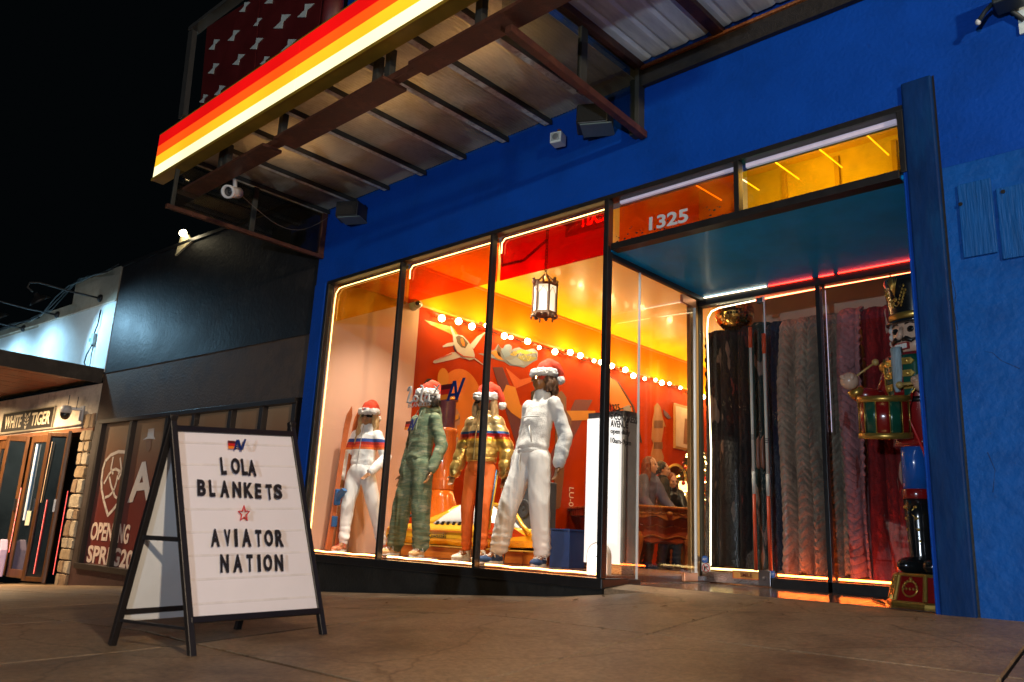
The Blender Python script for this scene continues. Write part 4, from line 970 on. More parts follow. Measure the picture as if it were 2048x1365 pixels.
for k in range(6):
    a_, b_ = hexp[k] * .97, hexp[(k + 1) % 6] * .97
    MB().add([lc + a_ + V((0, 0, -.16)), lc + b_ + V((0, 0, -.16)), lc + b_ + V((0, 0, .13)), lc + a_ + V((0, 0, .13))], [(0, 1, 2, 3)]).prism([lc + a_ * .98 + V((0, 0, -.16)), lc + b_ * .98 + V((0, 0, -.16)), lc + b_ * .98 + V((0, 0, .13)), lc + a_ * .98 + V((0, 0, .13))], (0, 0, .001)).build('glass_pane', glow('lantern_glass', (1, .86, .55), 1.1), lt)
    if k % 1 == 0:
        mid = (a_ + b_) / 2 * 1.01; tx = (b_ - a_).normalized(); mo = MB()
        mo.tube([lc + mid + tx * (-.045) + V((0, 0, -.15)), lc + mid + tx * (-.045) + V((0, 0, .04)), lc + mid + V((0, 0, .11)), lc + mid + tx * .045 + V((0, 0, .04)), lc + mid + tx * .045 + V((0, 0, -.15))], .004, 5); mo.build('tracery', brz, lt)
chn = MB()
def chain_links(m, a, b, n, r=.016):
    a = V(a); b = V(b); d = (b - a).normalized(); s_ = d.cross(V((0, 1, 0))).normalized(); w_ = d.cross(s_)
    for k in range(n):
        c = a.lerp(b, (k + .5) / n); L_ = (b - a).length / n * .75; u = s_ if k % 2 else w_
        m.tube([c + d * (L_ * math.cos(t)) + u * (r * math.sin(t)) for t in [i * PI / 4 for i in range(8)]], .0042, 5, True)
chain_links(chn, lc + V((0, 0, .27)), lc + V((0, 0, .98)), 20)
e_ = V((-6.15, 1.15, 3.35)); mid = lc + V((0, 0, .66))
chain_links(chn, mid, mid.lerp(e_, .5) + V((0, 0, -.09)), 14); chain_links(chn, mid.lerp(e_, .5) + V((0, 0, -.09)), e_, 14); chain_links(chn, e_, e_ + V((-.05, 0, .4)), 9)
chn.build('chain', mat('chain_dark', (.10, .05, .03), .45, metal=.7), lt)
# dome camera on the corner of the pink wall
sd_ = thing('indoor_camera', 'small white eyeball camera at the top of the pale wall', 'camera', (-7.8, 1.3, 3.1))
c = onX(836, 609, -7.80); MB().cyl(c + V((-.1, .0, 0)), c + V((-.02, -.02, 0)), .075, .07, 18).build('base', MATS['camera_white'], sd_, smooth=True)
MB().ball(c, .058, 14).build('eyeball', MATS['camera_white'], sd_, smooth=True); MB().ball(c + V((.035, -.035, .0)), .035, 12).build('lens', mat('lens_black', (.01,) * 3), sd_, smooth=True)
# exit sign seen from behind through the red film
ex = thing('exit_sign', 'red EXIT sign with an arrow, seen mirrored near the ceiling', 'exit sign', (-4.2, .9, 3.3))
o_ = onY(1150, 452, .6); ob = onY(1212, 437, .6)
MB().box((o_.x - .12, .6, o_.z - .09), (ob.x, .615, ob.z + .06)).build('plate', glass('exit_plate', (.75, .25, .2), .6, .1), ex)
text_on('lettering', 'EXIT', (ob.x - .02, .598, o_.z - .035), (-1, 0, 0), (0, 0, 1), mat('exit_red', (.55, .02, .01), .5), ex, w=(ob.x - o_.x) * .8, h=.13, bold=.02)
m = MB(); m.prism([(o_.x - .15, .597, o_.z + .10), (o_.x + .06, .597, o_.z + .02), (o_.x - .09, .597, o_.z - .05), (o_.x - .07, .597, o_.z + .0), (o_.x - .2, .597, o_.z + .06)], (0, .002, 0)); m.build('arrow', MATS['exit_red'], ex)

# ================================================================== mural, painted flat on the wall at x = -7.9
mu = thing('wall_mural', 'painted mural of planets, a white jet, clouds and bathers on the orange wall', 'mural', (-7.9, 4, 1.5))
LAY = [0]
def paint(name, pts, col, layer, rough=.5):
    if not isinstance(col, str): col = tuple(c * (.58 if max(col) - min(col) < .35 else .75) for c in col)
    P = [onX(px, py, XL) for px, py in pts]; dx = .002 + .0022 * layer
    MB().prism([V((XL + .0006, p.y, p.z)) for p in P], (dx, 0, 0)).build(name, col if not isinstance(col, (str, tuple)) else mat('paint_%s' % (col if isinstance(col, str) else '_'.join('%d' % (c * 100) for c in col)), col, rough, var=.06), mu)
def disc(px, py, r, n=40, a0=0, a1=2 * PI, ry=None): return [(px + r * math.cos(a0 + (a1 - a0) * k / n), py + (ry or r) * math.sin(a0 + (a1 - a0) * k / n)) for k in range(n)]
def crop(k, x0, y0, L): return [(x0 + x / k, y0 + y / k) for x, y in L]
c2 = lambda L: crop(5.25, 840, 640, L)     # measured on an enlarged crop
amber = (.86, .22, .008); deep = (.40, .035, .006); purple = (.20, .035, .05); och = (.80, .30, .02)
paint('sun_disc', disc(918, 830, 50, ry=92), amber, 0); paint('moon_disc', disc(886, 757, 11, ry=20), och, 1)
paint('ray_band', [(985, 735), (1005, 735), (1100, 990), (1062, 990)], purple, 1)
paint('ray_band', [(1060, 1000), (1085, 1000), (1185, 800), (1150, 800)], (.26, .05, .05), 0)
paint('ray_band', [(1000, 800), (1012, 770), (1030, 775), (1040, 810), (1060, 822), (1190, 822), (1190, 840), (1050, 845), (1022, 826)], och, 2)
paint('ray_band', [(1010, 735), (1040, 760), (1115, 742), (1030, 778)], (.78, .13, .01), 1)
# purple V rays low
paint('ray_band', [(848, 640), (905, 655), (930, 690), (900, 668), (860, 650)], och, 1)
wht = (.82, .76, .74); gry = (.42, .36, .36); rd = (.6, .07, .02)
paint('jet', c2([(318, 60), (345, 110), (372, 160), (350, 190), (325, 120)]), wht, 2)
paint('jet', c2([(345, 170), (380, 155), (440, 165), (500, 225), (545, 290), (570, 370), (565, 410), (520, 425), (450, 400), (395, 350), (358, 270), (345, 210)]), wht, 3)
paint('jet', c2([(525, 260), (600, 175), (690, 125), (640, 190), (560, 305)]), wht, 2)
paint('jet', c2([(400, 330), (330, 345), (220, 395), (145, 430), (135, 450), (160, 458), (330, 420), (420, 395), (470, 412), (440, 360)]), wht, 2)
paint('jet', c2([(355, 235), (290, 245), (235, 275), (240, 290), (330, 275), (360, 270)]), wht, 2)
paint('jet_canopy', c2([(372, 180), (400, 165), (450, 185), (500, 250), (470, 300), (430, 290), (385, 240)]), (.18, .10, .04), 4)
paint('jet_pilot', c2([(420, 200), (440, 192), (460, 240), (462, 280), (440, 270), (425, 235)]), amber, 5)
paint('jet_line', c2([(360, 290), (380, 330), (450, 380), (560, 395), (560, 402), (450, 392), (375, 345)]), rd, 5)
paint('jet_line', c2([(350, 262), (362, 300), (385, 340), (375, 345), (352, 300)]), (.05, .06, .15), 5)
paint('jet_line', c2([(330, 352), (240, 385), (160, 430), (240, 395), (330, 362)]), rd, 5)
paint('jet_line', c2([(572, 402), (665, 470), (662, 478), (570, 412)]), wht, 2)
paint('cloud', c2([(610, 355), (640, 352), (700, 365), (735, 330), (780, 315), (820, 255), (840, 290), (870, 300), (890, 265), (935, 255), (965, 280), (960, 320), (990, 300), (1040, 290), (1100, 320), (1190, 300), (1235, 340), (1230, 420), (1180, 445), (1130, 480), (1090, 505), (1030, 490), (940, 480), (880, 440), (800, 420), (750, 400), (690, 385)]), (.30, .33, .42), 1)
for L_, cc in (([(850, 330), (890, 270), (935, 262), (960, 290), (930, 330), (945, 380), (880, 400)], (.24, .36, .58)), ([(900, 420), (960, 425), (1010, 390), (1060, 430), (1090, 470), (1030, 485), (950, 470)], (.36, .44, .60)), ([(940, 370), (985, 330), (1060, 310), (1150, 335), (1225, 345), (1120, 365), (1040, 350), (985, 380)], (.55, .38, .03)), ([(1010, 400), (1080, 370), (1170, 385), (1225, 400), (1170, 435), (1100, 440)], (.40, .36, .10)), ([(735, 340), (790, 320), (830, 345), (850, 400), (880, 425), (810, 410), (760, 375)], (.75, .27, .02)), ([(800, 330), (820, 262), (850, 300), (840, 350), (850, 395), (820, 380)], (.16, .06, .02)), ([(725, 365), (760, 360), (790, 400), (750, 405)], (.45, .50, .62))): paint('cloud_swirl', c2(L_), cc, 3)
for k in range(7):
    a_ = [(960 + k * 34 + 8 * t, 330 + 14 * k % 60 + 26 * math.sin(t * .9 + k) + 4 * t) for t in range(9)]
    paint('cloud_line', c2(a_ + [(x, y + 7) for x, y in a_[::-1]]), ((.22, .26, .36), (.62, .52, .2), (.62, .66, .74))[k % 3], 4)
skin = (.55, .27, .17); skd = (.36, .15, .08); hair = (.24, .10, .035); darkh = (.05, .035, .03)
# bather with long hair beside the sun disc (plain generic figure in a yellow two-piece)
paint('bather_hair', c2([(245, 790), (300, 770), (340, 800), (310, 880), (240, 930), (205, 960), (195, 850)]), hair, 3)
paint('bather', c2([(300, 820), (345, 815), (372, 840), (375, 880), (350, 905), (390, 950), (415, 1000), (412, 1100), (380, 1110), (390, 1200), (398, 1260), (370, 1365), (330, 1365), (290, 1365), (285, 1250), (300, 1150), (290, 1090), (240, 1000), (220, 960), (270, 890)]), skin, 4)
paint('bather', [(896, 900), (912, 900), (914, 930), (902, 985), (892, 985), (894, 945)], skin, 4)
paint('bather_arm', c2([(235, 975), (300, 1050), (400, 1000), (415, 1040), (330, 1100), (290, 1095)]), skd, 5)
paint('bather_suit', c2([(285, 1240), (390, 1210), (398, 1230), (290, 1262)]), (.85, .36, .02), 6)
paint('bather_suit', c2([(290, 1262), (395, 1235), (350, 1330), (330, 1345)]), (.72, .62, .52), 6)
paint('bather_suit', c2([(265, 985), (330, 1040), (400, 985), (395, 1040), (320, 1070), (275, 1030)]), (.85, .36, .02), 6)
paint('dark_hair', c2([(45, 655), (75, 620), (120, 618), (160, 660), (188, 750), (175, 850), (150, 940), (60, 940), (40, 760)]), darkh, 3)
# figure with the dark surfboard behind the tall white mannequin
paint('dark_board', [(1062, 784), (1070, 780), (1082, 790), (1085, 930), (1060, 930)], darkh, 3)
paint('bather', [(1112, 790), (1122, 782), (1132, 795), (1132, 822), (1142, 838), (1142, 880), (1130, 905), (1126, 960), (1120, 1015), (1110, 1020), (1108, 960), (1110, 880)], (.30, .12, .06), 3)
paint('bather_suit', [(1113, 875), (1132, 872), (1130, 885), (1113, 890)], (.8, .3, .05), 5)
# glider wing
paint('glider_wing', [(1214, 752), (1232, 762), (1262, 812), (1270, 850), (1280, 884), (1265, 868), (1240, 830), (1214, 800)], amber, 1)
gl_ = [(1214, 750), (1234, 764), (1264, 812), (1281, 886)]
for a_, b_ in zip(gl_, gl_[1:]): paint('glider_line', [a_, b_, (b_[0] + 3, b_[1] + 1), (a_[0] + 3, a_[1] + 1)], darkh, 3)
paint('glider_line', [(1236, 818), (1262, 812), (1262, 815), (1236, 821)], darkh, 3); paint('glider_seat', [(1245, 815), (1258, 810), (1262, 822), (1248, 826)], gry, 4)
# standing painted figure near the picture frame
c7 = lambda L: crop(3.25, 1180, 780, L)
paint('bather_hair', c7([(415, 110), (435, 85), (455, 110), (470, 180), (490, 240), (455, 230), (415, 210)]), (.45, .20, .05), 3)
paint('bather', c7([(420, 120), (445, 115), (455, 160), (480, 210), (470, 290), (455, 370), (478, 440), (470, 470), (400, 470), (395, 420), (410, 350), (398, 320), (405, 200)]), (.55, .24, .10), 4)
paint('bather_suit', c7([(412, 340), (468, 340), (470, 385), (410, 385)]), (.30, .12, .05), 5)
paint('bather_suit', c7([(415, 200), (470, 200), (470, 250), (412, 250)]), (.30, .12, .05), 5)
paint('butterfly', c7([(475, 130), (500, 150), (525, 185), (505, 190), (480, 165)]), (.2, .1, .15), 5)
text_on('mural_lettering', 'LU-02', onX(1138, 975, XL) + V((.006, 0, 0)), (0, 0, -1), (0, 1, 0), mat('mural_white', (.8, .7, .6), .5), mu, w=.36, h=.11)
text_on('mural_lettering', 'LU-02', onX(1115, 955, XL) + V((.006, 0, 0)), (0, 0, -1), (0, 1, 0), MATS['mural_white'], mu, w=.36, h=.08)
# framed picture
pf = thing('framed_picture', 'tall pale framed picture on the orange wall', 'picture frame', (XL, 7.9, 2.4))
A_, B_, C_, D_ = [onX(*p, XL) for p in ((1346, 806), (1377, 815), (1377, 902), (1345, 897))]
y0, y1 = A_.y, B_.y; z0, z1 = D_.z, A_.z
MB().box((XL, y0, z0), (XL + .03, y1, z1)).build('frame', mat('frame_gilt', (.45, .2, .06), .4), pf, bevel=.008)
MB().box((XL + .03, y0 + .05, z0 + .05), (XL + .034, y1 - .05, z1 - .05)).build('print', mat('frame_print', (.66, .46, .32), .5, var=.3, scale=1.2), pf)
MB().prism([(XL + .034, y0 + .3, z0 + .12), (XL + .034, y0 + .5, z0 + .12), (XL + .034, y0 + .44, z0 + .6), (XL + .034, y0 + .36, z0 + .6)], (.002, 0, 0)).build('print_figure', mat('print_brown', (.3, .13, .06), .5), pf)
# ================================================================== mannequins and people
def rotz(a): return Matrix.Rotation(a, 3, 'Z')
def hand_into(m, w, d, palm_n, s=1.0, side=1, curl=.5):
    """palm, four unequal bent fingers and a thumb, hanging from wrist w along d"""
    w = V(w); d = V(d).normalized(); pn = V(palm_n); pn = (pn - d * pn.dot(d)).normalized(); sd = d.cross(pn) * side
    m.chain([w, w + d * .035 * s], [.022 * s, .027 * s], 10)
    pc = w + d * .065 * s
    R = Matrix((sd, pn, d)).transposed()
    m.ell(pc, (.040 * s, .016 * s, .048 * s), R, 12, 8)
    for i, (off, L) in enumerate(((-.030, .066), (-.010, .078), (.010, .073), (.029, .058))):
        b = w + d * .095 * s + sd * off * s; k = curl * (1 + .15 * i)
        d1 = (d + pn * .25 * k).normalized(); d2 = (d + pn * .9 * k).normalized(); d3 = (d + pn * 1.7 * k).normalized()
        p1 = b + d1 * L * .48 * s; p2 = p1 + d2 * L * .32 * s; p3 = p2 + d3 * L * .24 * s
        m.chain([b - d * .02 * s, b, p1, p2, p3], [.0098 * s, .0094 * s, .0088 * s, .008 * s, .0066 * s], 8)
    b = w + d * .035 * s - sd * .030 * s; d1 = (d * .75 - sd * .6 + pn * .35).normalized(); d2 = (d - sd * .15 + pn * .5).normalized()
    m.chain([b, b + d1 * .042 * s, b + d1 * .042 * s + d2 * .032 * s], [.014 * s, .0105 * s, .008 * s], 8)
def head_into(m, c, R, s=1.0):
    """skull, jaw, nose, brow, lips, ears; R turns face from -Y; c is the head centre"""
    c = V(c); P = lambda x, y, z: c + R @ V((x * s, y * s, z * s))
    m.ell(P(0, .015, .03), (.074 * s, .092 * s, .095 * s), R, 18, 12)
    m.ell(P(0, -.018, -.03), (.060 * s, .068 * s, .085 * s), R, 16, 10)
    m.ell(P(0, -.045, -.088), (.030 * s, .030 * s, .026 * s), R, 12, 8)          # chin
    m.chain([P(0, -.082, .022), P(0, -.100, -.022)], [.011 * s, .015 * s], 8)      # nose
    m.ell(P(0, -.078, .032), (.045 * s, .014 * s, .010 * s), R, 10, 6)            # brow
    m.ell(P(0, -.084, -.054), (.021 * s, .010 * s, .006 * s), R, 10, 6); m.ell(P(0, -.081, -.066), (.018 * s, .010 * s, .006 * s), R, 10, 6)
    for q_ in (-1, 1):
        m.ell(P(q_ * .040, -.060, -.02), (.02 * s, .02 * s, .02 * s), R, 10, 6)      # cheek
        m.ell(P(q_ * .076, .015, -.005), (.010 * s, .020 * s, .030 * s), R, 8, 6)   # ear
def figure(root, J, skin, cloth, fem=False, hs=1.0, fine=.0085):
    """J: world points. one continuous body; clothes over it"""
    b = MB(); k = .9 if fem else 1.0
    head_into(b, J['head'], J['HR'], hs)
    b.chain([J['neck'], J['head'] + J['HR'] @ V((0, .02, -.05))], [.056 * k, .052 * k], 12)
    b.chain([J['neck'], J['chest'], J['pelvis']], [.06 * k, .085 * k, .09 * k], 12)
    for q_ in 'LR':
        b.chain([J['sh' + q_], J['el' + q_], J['wr' + q_]], [.050 * k, .040 * k, .026 * k], 10)
        d = (J['wr' + q_] - J['el' + q_]).normalized()
        hand_into(b, J['wr' + q_], J.get('hd' + q_, d), J.get('pn' + q_, J['CR'] @ V((0, -.3, 0)) + (J['neck'] - J['sh' + q_]) * .5), .93 * k, 1 if q_ == 'L' else -1, J.get('curl', .45))
        b.chain([J['hip' + q_], J['kn' + q_], J['an' + q_]], [.085 * k, .055 * k, .036 * k], 10)
        f = J['an' + q_]; b.chain([f, f + J['ft' + q_] * .11 - V((0, 0, .045))], [.036, .03], 8)
    me = fuse(b, fine, 3, .5); o = link('body', me, skin, root, True)
    return o
def folds(me, J, amp, kind):
    """creases: long vertical pleats on legs, slanting pulls on torso and sleeves, bunching at elbows, knees and cuffs"""
    nr = [v.normal.copy() for v in me.vertices]
    for v, n in zip(me.vertices, nr):
        c = v.co; a = 0
        if kind == 'leg':
            r1 = 1 - abs(noise.noise(V((c.x * 11, c.y * 11, c.z * 1.9 + 3)))) * 2.4; r2 = 1 - abs(noise.noise(V((c.x * 6 + 4, c.y * 6, c.z * 6 + c.x * 5)))) * 2.6
            a = .65 * max(0, r1) + .45 * max(0, r2)
        else:
            r1 = 1 - abs(noise.noise(V((c.x * 7 + c.z * 4, c.y * 7 + c.z * 3, c.z * 7 - c.x * 5)))) * 2.4; r2 = 1 - abs(noise.noise(V((c.x * 5 - c.z * 5, c.y * 5, c.z * 12 + 9)))) * 2.6
            a = .6 * max(0, r1) + .5 * max(0, r2)
        v.co += n * (amp * (a - .35))
    me.update()
    return me
def jacket(root, J, m_, name='jacket', r_chest=.165, r_waist=.17, r_hem=.175, sl=(.082, .07, .058), collar=.075, hemz=None, wr=(.010, (8, 8, 13)), puff=None, voxel=.013, hood=False, depth=.72, cuff=.85, label=None):
    r_chest *= .95; r_waist *= .93; r_hem *= .94; sl = tuple(q * .93 for q in sl)
    m = MB(); CR = J['CR']
    top = J['neck']; pel = J['pelvis']; ch = J['chest']; hem = pel + V((0, 0, hemz if hemz is not None else -.02))
    def ring(c, rx, ry): return [c + CR @ V((rx * math.cos(t), ry * math.sin(t), 0)) for t in [2 * PI * i / 20 for i in range(20)]]
    mid = ch.lerp(pel, .5); shw = (J['shL'] - J['shR']).length / 2
    m.loft([ring(hem - V((0, 0, .015)), r_hem * .86, r_hem * depth * .86), ring(hem, r_hem * .93, r_hem * depth * .93), ring(hem + V((0, 0, .05)), r_hem * 1.04, r_hem * depth * 1.04), ring(mid, r_waist, r_waist * depth), ring(ch, r_chest, r_chest * depth), ring(ch.lerp(top, .6), max(r_chest * .98, shw * .92), r_chest * depth * .86), ring(top - V((0, 0, .03)), shw * .62, r_chest * depth * .6), ring(top + V((0, 0, .0)), collar, collar), ring(top + V((0, 0, .055)), collar * .92, collar * .92)])
    for q_ in 'LR':
        s_, e_, w_ = J['sh' + q_], J['el' + q_], J['wr' + q_]
        m.chain([s_, s_.lerp(e_, .5), e_, e_.lerp(w_, .55), w_.lerp(e_, .10)], [sl[0], sl[0] * .98, sl[1], sl[2] * 1.12, sl[2]], 14)
        m.chain([w_.lerp(e_, .12), w_], [sl[2] * cuff, sl[2] * cuff * .85], 12)
    if hood:
        bk = CR @ V((0, .09, .0)); m.tube([top + CR @ V((.085 * math.cos(t), .03 + .09 * math.sin(t), .02 + .035 * math.sin(t))) for t in [PI * i / 10 - .3 for i in range(13)]], [.035 + .012 * math.sin(PI * i / 12) for i in range(13)], 10)
        m.ell(top + CR @ V((0, .13, -.03)), (.10, .05, .10), CR, 12, 8)
    me = fuse(m, voxel, 4, .5)
    if puff:   # quilted tubes round torso and sleeves
        nr = [v.normal.copy() for v in me.vertices]
        for v, n in zip(me.vertices, nr):
            ph = (v.co.z - hem.z) / puff; v.co += n * (.014 * (abs(math.sin(PI * ph)) ** .6 - .5))
    wrinkle(me, wr[0] * .25, wr[1], 4)
    if not puff: folds(me, J, .009, 'top')
    o_ = link(name, me, m_, root, True, label=label)
    b = MB(); b.loft([ring(hem + V((0, 0, dz)), r_hem * f, r_hem * depth * f) for dz, f in ((-.022, .93), (-.018, 1.0), (.012, 1.02), (.026, 1.0), (.03, .95))]); b.build('hem_band', m_, o_, True)
    for q_ in 'LR':
        w_, e_ = J['wr' + q_], J['el' + q_]; d_ = (w_ - e_).normalized(); rc = sl[2] * cuff
        b = MB(); b.loft([b.ring(w_ + d_ * t, d_, r_, 16) for t, r_ in ((-.05, rc * .95), (-.045, rc * 1.06), (-.01, rc * 1.02), (.012, rc * .92), (.014, rc * .8))]); b.build('cuff', m_, o_, True)
    return o_
def trousers(root, J, m_, name='trousers', r=(.105, .085, .07), cuff=.055, flare=0, wr=(.008, (10, 10, 14)), voxel=.013, label=None, low=.06):
    r = tuple(q * .93 for q in r)
    m = MB(); CR = J['CR']
    m.ell(J['pelvis'] + V((0, 0, .0)), (.148, .118, .13), CR, 16, 10)
    for q_ in 'LR':
        h, k, a = J['hip' + q_], J['kn' + q_], J['an' + q_]
        end = a.lerp(k, low)
        m.chain([h, h.lerp(k, .55), k, k.lerp(end, .6), end], [r[0], r[0] * .93, r[1], r[2] * 1.05, r[2]], 14)
        if cuff: m.chain([end, a.lerp(k, low - .06)], [r[2] * .9, cuff], 12)
    me = fuse(m, voxel, 4, .5); folds(me, J, .011, 'leg')
    # gathers at ankles and knees
    nr = [v.normal.copy() for v in me.vertices]
    for v, n in zip(me.vertices, nr):
        for q_ in 'LR':
            dz = v.co.z - J['an' + q_].z
            if (v.co.xy - J['an' + q_].xy).length < .2 and dz < .30: v.co += n * .006 * math.sin(dz * 90 + 3 * noise.noise(v.co * 9)) * max(0, 1 - dz / .3)
    return link(name, me, m_, root, True, label=label)
def shoe(root, a, d, m_, lace, s=1.0):
    a = V(a); d = V(d); d.z = 0; d.normalize(); sd = d.cross(V((0, 0, 1))); R = Matrix((sd, d, V((0, 0, 1)))).transposed()
    base = V((a.x, a.y, a.z - .085 * s)); m = MB()
    m.ell(base + d * .02 * s + V((0, 0, .045)) * s, (.040 * s, .075 * s, .048 * s), R, 14, 8)
    m.ell(base + d * .12 * s + V((0, 0, .032)) * s, (.047 * s, .09 * s, .036 * s), R, 14, 8)
    m.chain([base + d * .01 + V((0, 0, .05)) * s, base + V((0, 0, .10)) * s], [.042 * s, .040 * s], 12)
    me = fuse(m, .008, 3); so_ = link('shoe', me, m_, root, True)
    sl_ = MB(); pts = [base + d * (y * s) + sd * (x * s) for x, y in [(.040 * math.cos(t) * (1 + .12 * math.sin(t)), .07 + .135 * math.sin(t)) for t in [2 * PI * k / 18 for k in range(18)]]]
    sl_.prism([p + V((0, 0, .001)) for p in pts], (0, 0, .024 * s)); sl_.build('sole', mat('sole_white', (.78, .75, .7), .5), so_)
    l = MB()
    for k in range(4):
        c = base + d * ((.05 + .028 * k) * s) + V((0, 0, (.082 - .009 * k) * s)); l.tube([c - sd * .028 * s, c + V((0, 0, .012)) * s, c + sd * .028 * s + d * .012 * s], .0045 * s, 5)
    for q_ in (-1, 1): c = base + d * .05 * s + V((0, 0, .085 * s)); l.tube([c, c + sd * q_ * .05 * s + V((0, 0, .01)), c + sd * q_ * .065 * s - V((0, 0, .03)), c + sd * q_ * .03 * s - V((0, 0, .02))], .004 * s, 5)
    l.build('laces', lace, so_, True)
fur = mat('white_fur', (.86, .84, .80), .9, var=.08, scale=60, bump=1.0, bscale=160)
santa = mat('santa_felt', (.62, .045, .012), .85, var=.18, scale=14, bump=.3, bscale=80)
def santa_hat(root, hc, R, flop=(.10, .05, -.02), s=1.0):
    P = lambda x, y, z: V(hc) + R @ V((x * s, y * s, z * s))
    m = MB(); rings = []
    tip = V(flop); path = [V((0, .012, .055)), V((0, .018, .10)), V((tip.x * .25, .03 + tip.y * .2, .145)), V((tip.x * .65, .05 + tip.y * .6, .145 + tip.z * .3)), V((tip.x, .06 + tip.y, .10 + tip.z)), V((tip.x * 1.05, .06 + tip.y * 1.05, .05 + tip.z))]
    m.chain([P(*p) for p in path], [.098 * s, .090 * s, .068 * s, .048 * s, .034 * s, .022 * s], 14)
    me = fuse(m, .010, 4); wrinkle(me, .006, (16, 16, 16), 2); link('hat', me, santa, root, True)
    m = MB(); m.tube([P(.098 * math.cos(t), .010 + .112 * math.sin(t), .052 + .012 * math.sin(t)) for t in [2 * PI * k / 26 for k in range(26)]], .030 * s, 10, True)
    m.tube([P(.098 * math.cos(t), .010 + .112 * math.sin(t), .075 + .012 * math.sin(t)) for t in [2 * PI * k / 26 for k in range(26)]], .026 * s, 10, True)
    me = fuse(m, .008, 2); wrinkle(me, .010, (55, 55, 55), 5); link('fur_brim', me, fur, root, True)
    m = MB(); m.ball(P(*path[-1]) - V((0, 0, .02)), .042 * s, 14); me = fuse(m, .008, 1); wrinkle(me, .009, (60, 60, 60), 1); link('pompom', me, fur, root, True)
def shades(root, hc, R, m_, wide=.075, h=.024):
    P = lambda x, y, z: V(hc) + R @ V((x, y, z))
    m = MB(); n = 12
    front = [P(x, -.102 + .35 * x * x / .08, .012 + h * (1 - (x / wide) ** 4 * .25)) for x in [-wide + 2 * wide * k / n for k in range(n + 1)]]
    low = [P(x, -.106 + .35 * x * x / .08, .012 - h * (1.1 if abs(x) > .018 else .4)) for x in [wide - 2 * wide * k / n for k in range(n + 1)]]
    m.prism(front + low, R @ V((0, .012, 0))); m.build('sunglasses', m_, root)
    m = MB()
    for q_ in (-1, 1): m.bar(P(q_ * wide, -.085, .022), P(q_ * .08, .02, .012), .005, .012)
    m.build('temple_arm', m_, root)
def hair(root, hc, R, m_, length=.30, seed=1, back=True, vol=.0, name='hair', open_=None):
    rr = random.Random(seed); P = lambda x, y, z: V(hc) + R @ V((x, y, z)); m = MB()
    m.ell(P(0, .034, .040), (.086, .096, .094), R, 16, 10)
    ext = (.18 if length > .2 else -.30) if open_ is None else open_
    for k in range(34):
        t = -ext + (PI + 2 * ext) * k / 33; x = .082 * math.cos(t); y = .010 + .095 * math.sin(t)
        L = length * rr.uniform(.75, 1.08); pts = []; w = rr.uniform(0, 6)
        for i in range(7):
            u = i / 6; pts.append(P(x * (1 + vol * u + .30 * u) + .014 * math.sin(w + 6 * u), y * (1 + .30 * u) + .014 * math.cos(w + 5 * u) + .0, .03 - (L) * u + .0))
        m.tube(pts, [.020, .026, .026, .024, .022, .017, .006], 6)
    me = fuse(m, .0085, 1); wrinkle(me, .006, (26, 26, 7), seed, True); return link(name, me, m_, root, True)
def pose(x, y, z, yaw, H, fem, feet, lean=(0, 0), hturn=0, htilt=0, arms=None, fd=(0, 0), knee=.05):
    """joints from floor height z; yaw turns the front from -Y; feet: two (x,y) offsets in body axes"""
    k = H / 1.8; CR = rotz(yaw); o = V((x, y, z)); B = lambda a, b, c: o + CR @ V((a * k, b * k, c * k))
    lx, ly = lean; J = dict(CR=CR)
    J['pelvis'] = B(0, 0, .97); J['chest'] = B(lx * .5, ly * .5, 1.27); J['neck'] = B(lx, ly, 1.50)
    J['head'] = B(lx * 1.15, ly * 1.1 - .02, 1.655); J['HR'] = rotz(yaw + hturn) @ Matrix.Rotation(htilt, 3, 'X')
    sw = .148 if fem else .168
    for q_, s_ in (('L', 1), ('R', -1)):
        i = 0 if q_ == 'L' else 1
        fx, fy = feet[i]; J['hip' + q_] = B(s_ * .088, 0, .93)
        J['an' + q_] = B(fx, fy, .085); J['ft' + q_] = (CR @ rotz(fd[i]) @ V((0, -1, 0)))
        mid = J['hip' + q_].lerp(J['an' + q_], .49); J['kn' + q_] = mid + CR @ V((s_ * .012, -knee, 0))
        J['sh' + q_] = B(s_ * sw + lx * .92, ly * .92, 1.425)
        e, w = (arms or {}).get(q_, ((s_ * .27, .03, 1.13), (s_ * .27, -.06, .90)))
        J['el' + q_] = B(e[0] + lx * .6, e[1] + ly * .6, e[2]); J['wr' + q_] = B(w[0] + lx * .35, w[1] + ly * .35, w[2])
    return J
tan_skin = mat('mannequin_tan', (.36, .17, .075), .35, var=.1, scale=4, spec=.5)
gold_skin = mat('mannequin_bronze', (.30, .12, .035), .3, var=.1, scale=4, spec=.5, coat=.3)
blond = mat('blond_hair', (.48, .30, .13), .5, var=.45, scale=40, stretch=(1, 1, .15), bump=.6, bscale=120)
brownh = mat('brown_hair', (.10, .045, .018), .5, var=.45, scale=40, stretch=(1, 1, .15), bump=.6, bscale=120)
wool = mat('white_fleece', (.82, .81, .78), .9, var=.05, scale=20, bump=.35, bscale=90)
FL = .07
def stand_rod(root, J): 
    m = MB(); a = J['anR']; m.cyl((a.x + .03, a.y + .05, FL - .01), J['knR'] + V((0, .03, -.05)), .006, n=8); m.build('support_rod', steel, root, True)
    a = J['anL']; MB().cyl((a.x + .02, a.y + .06, FL - .013), (a.x + .02, a.y + .06, FL - .003), .12, n=24).build('glass_base', mat('base_clear', (.5, .5, .5), .1), root)

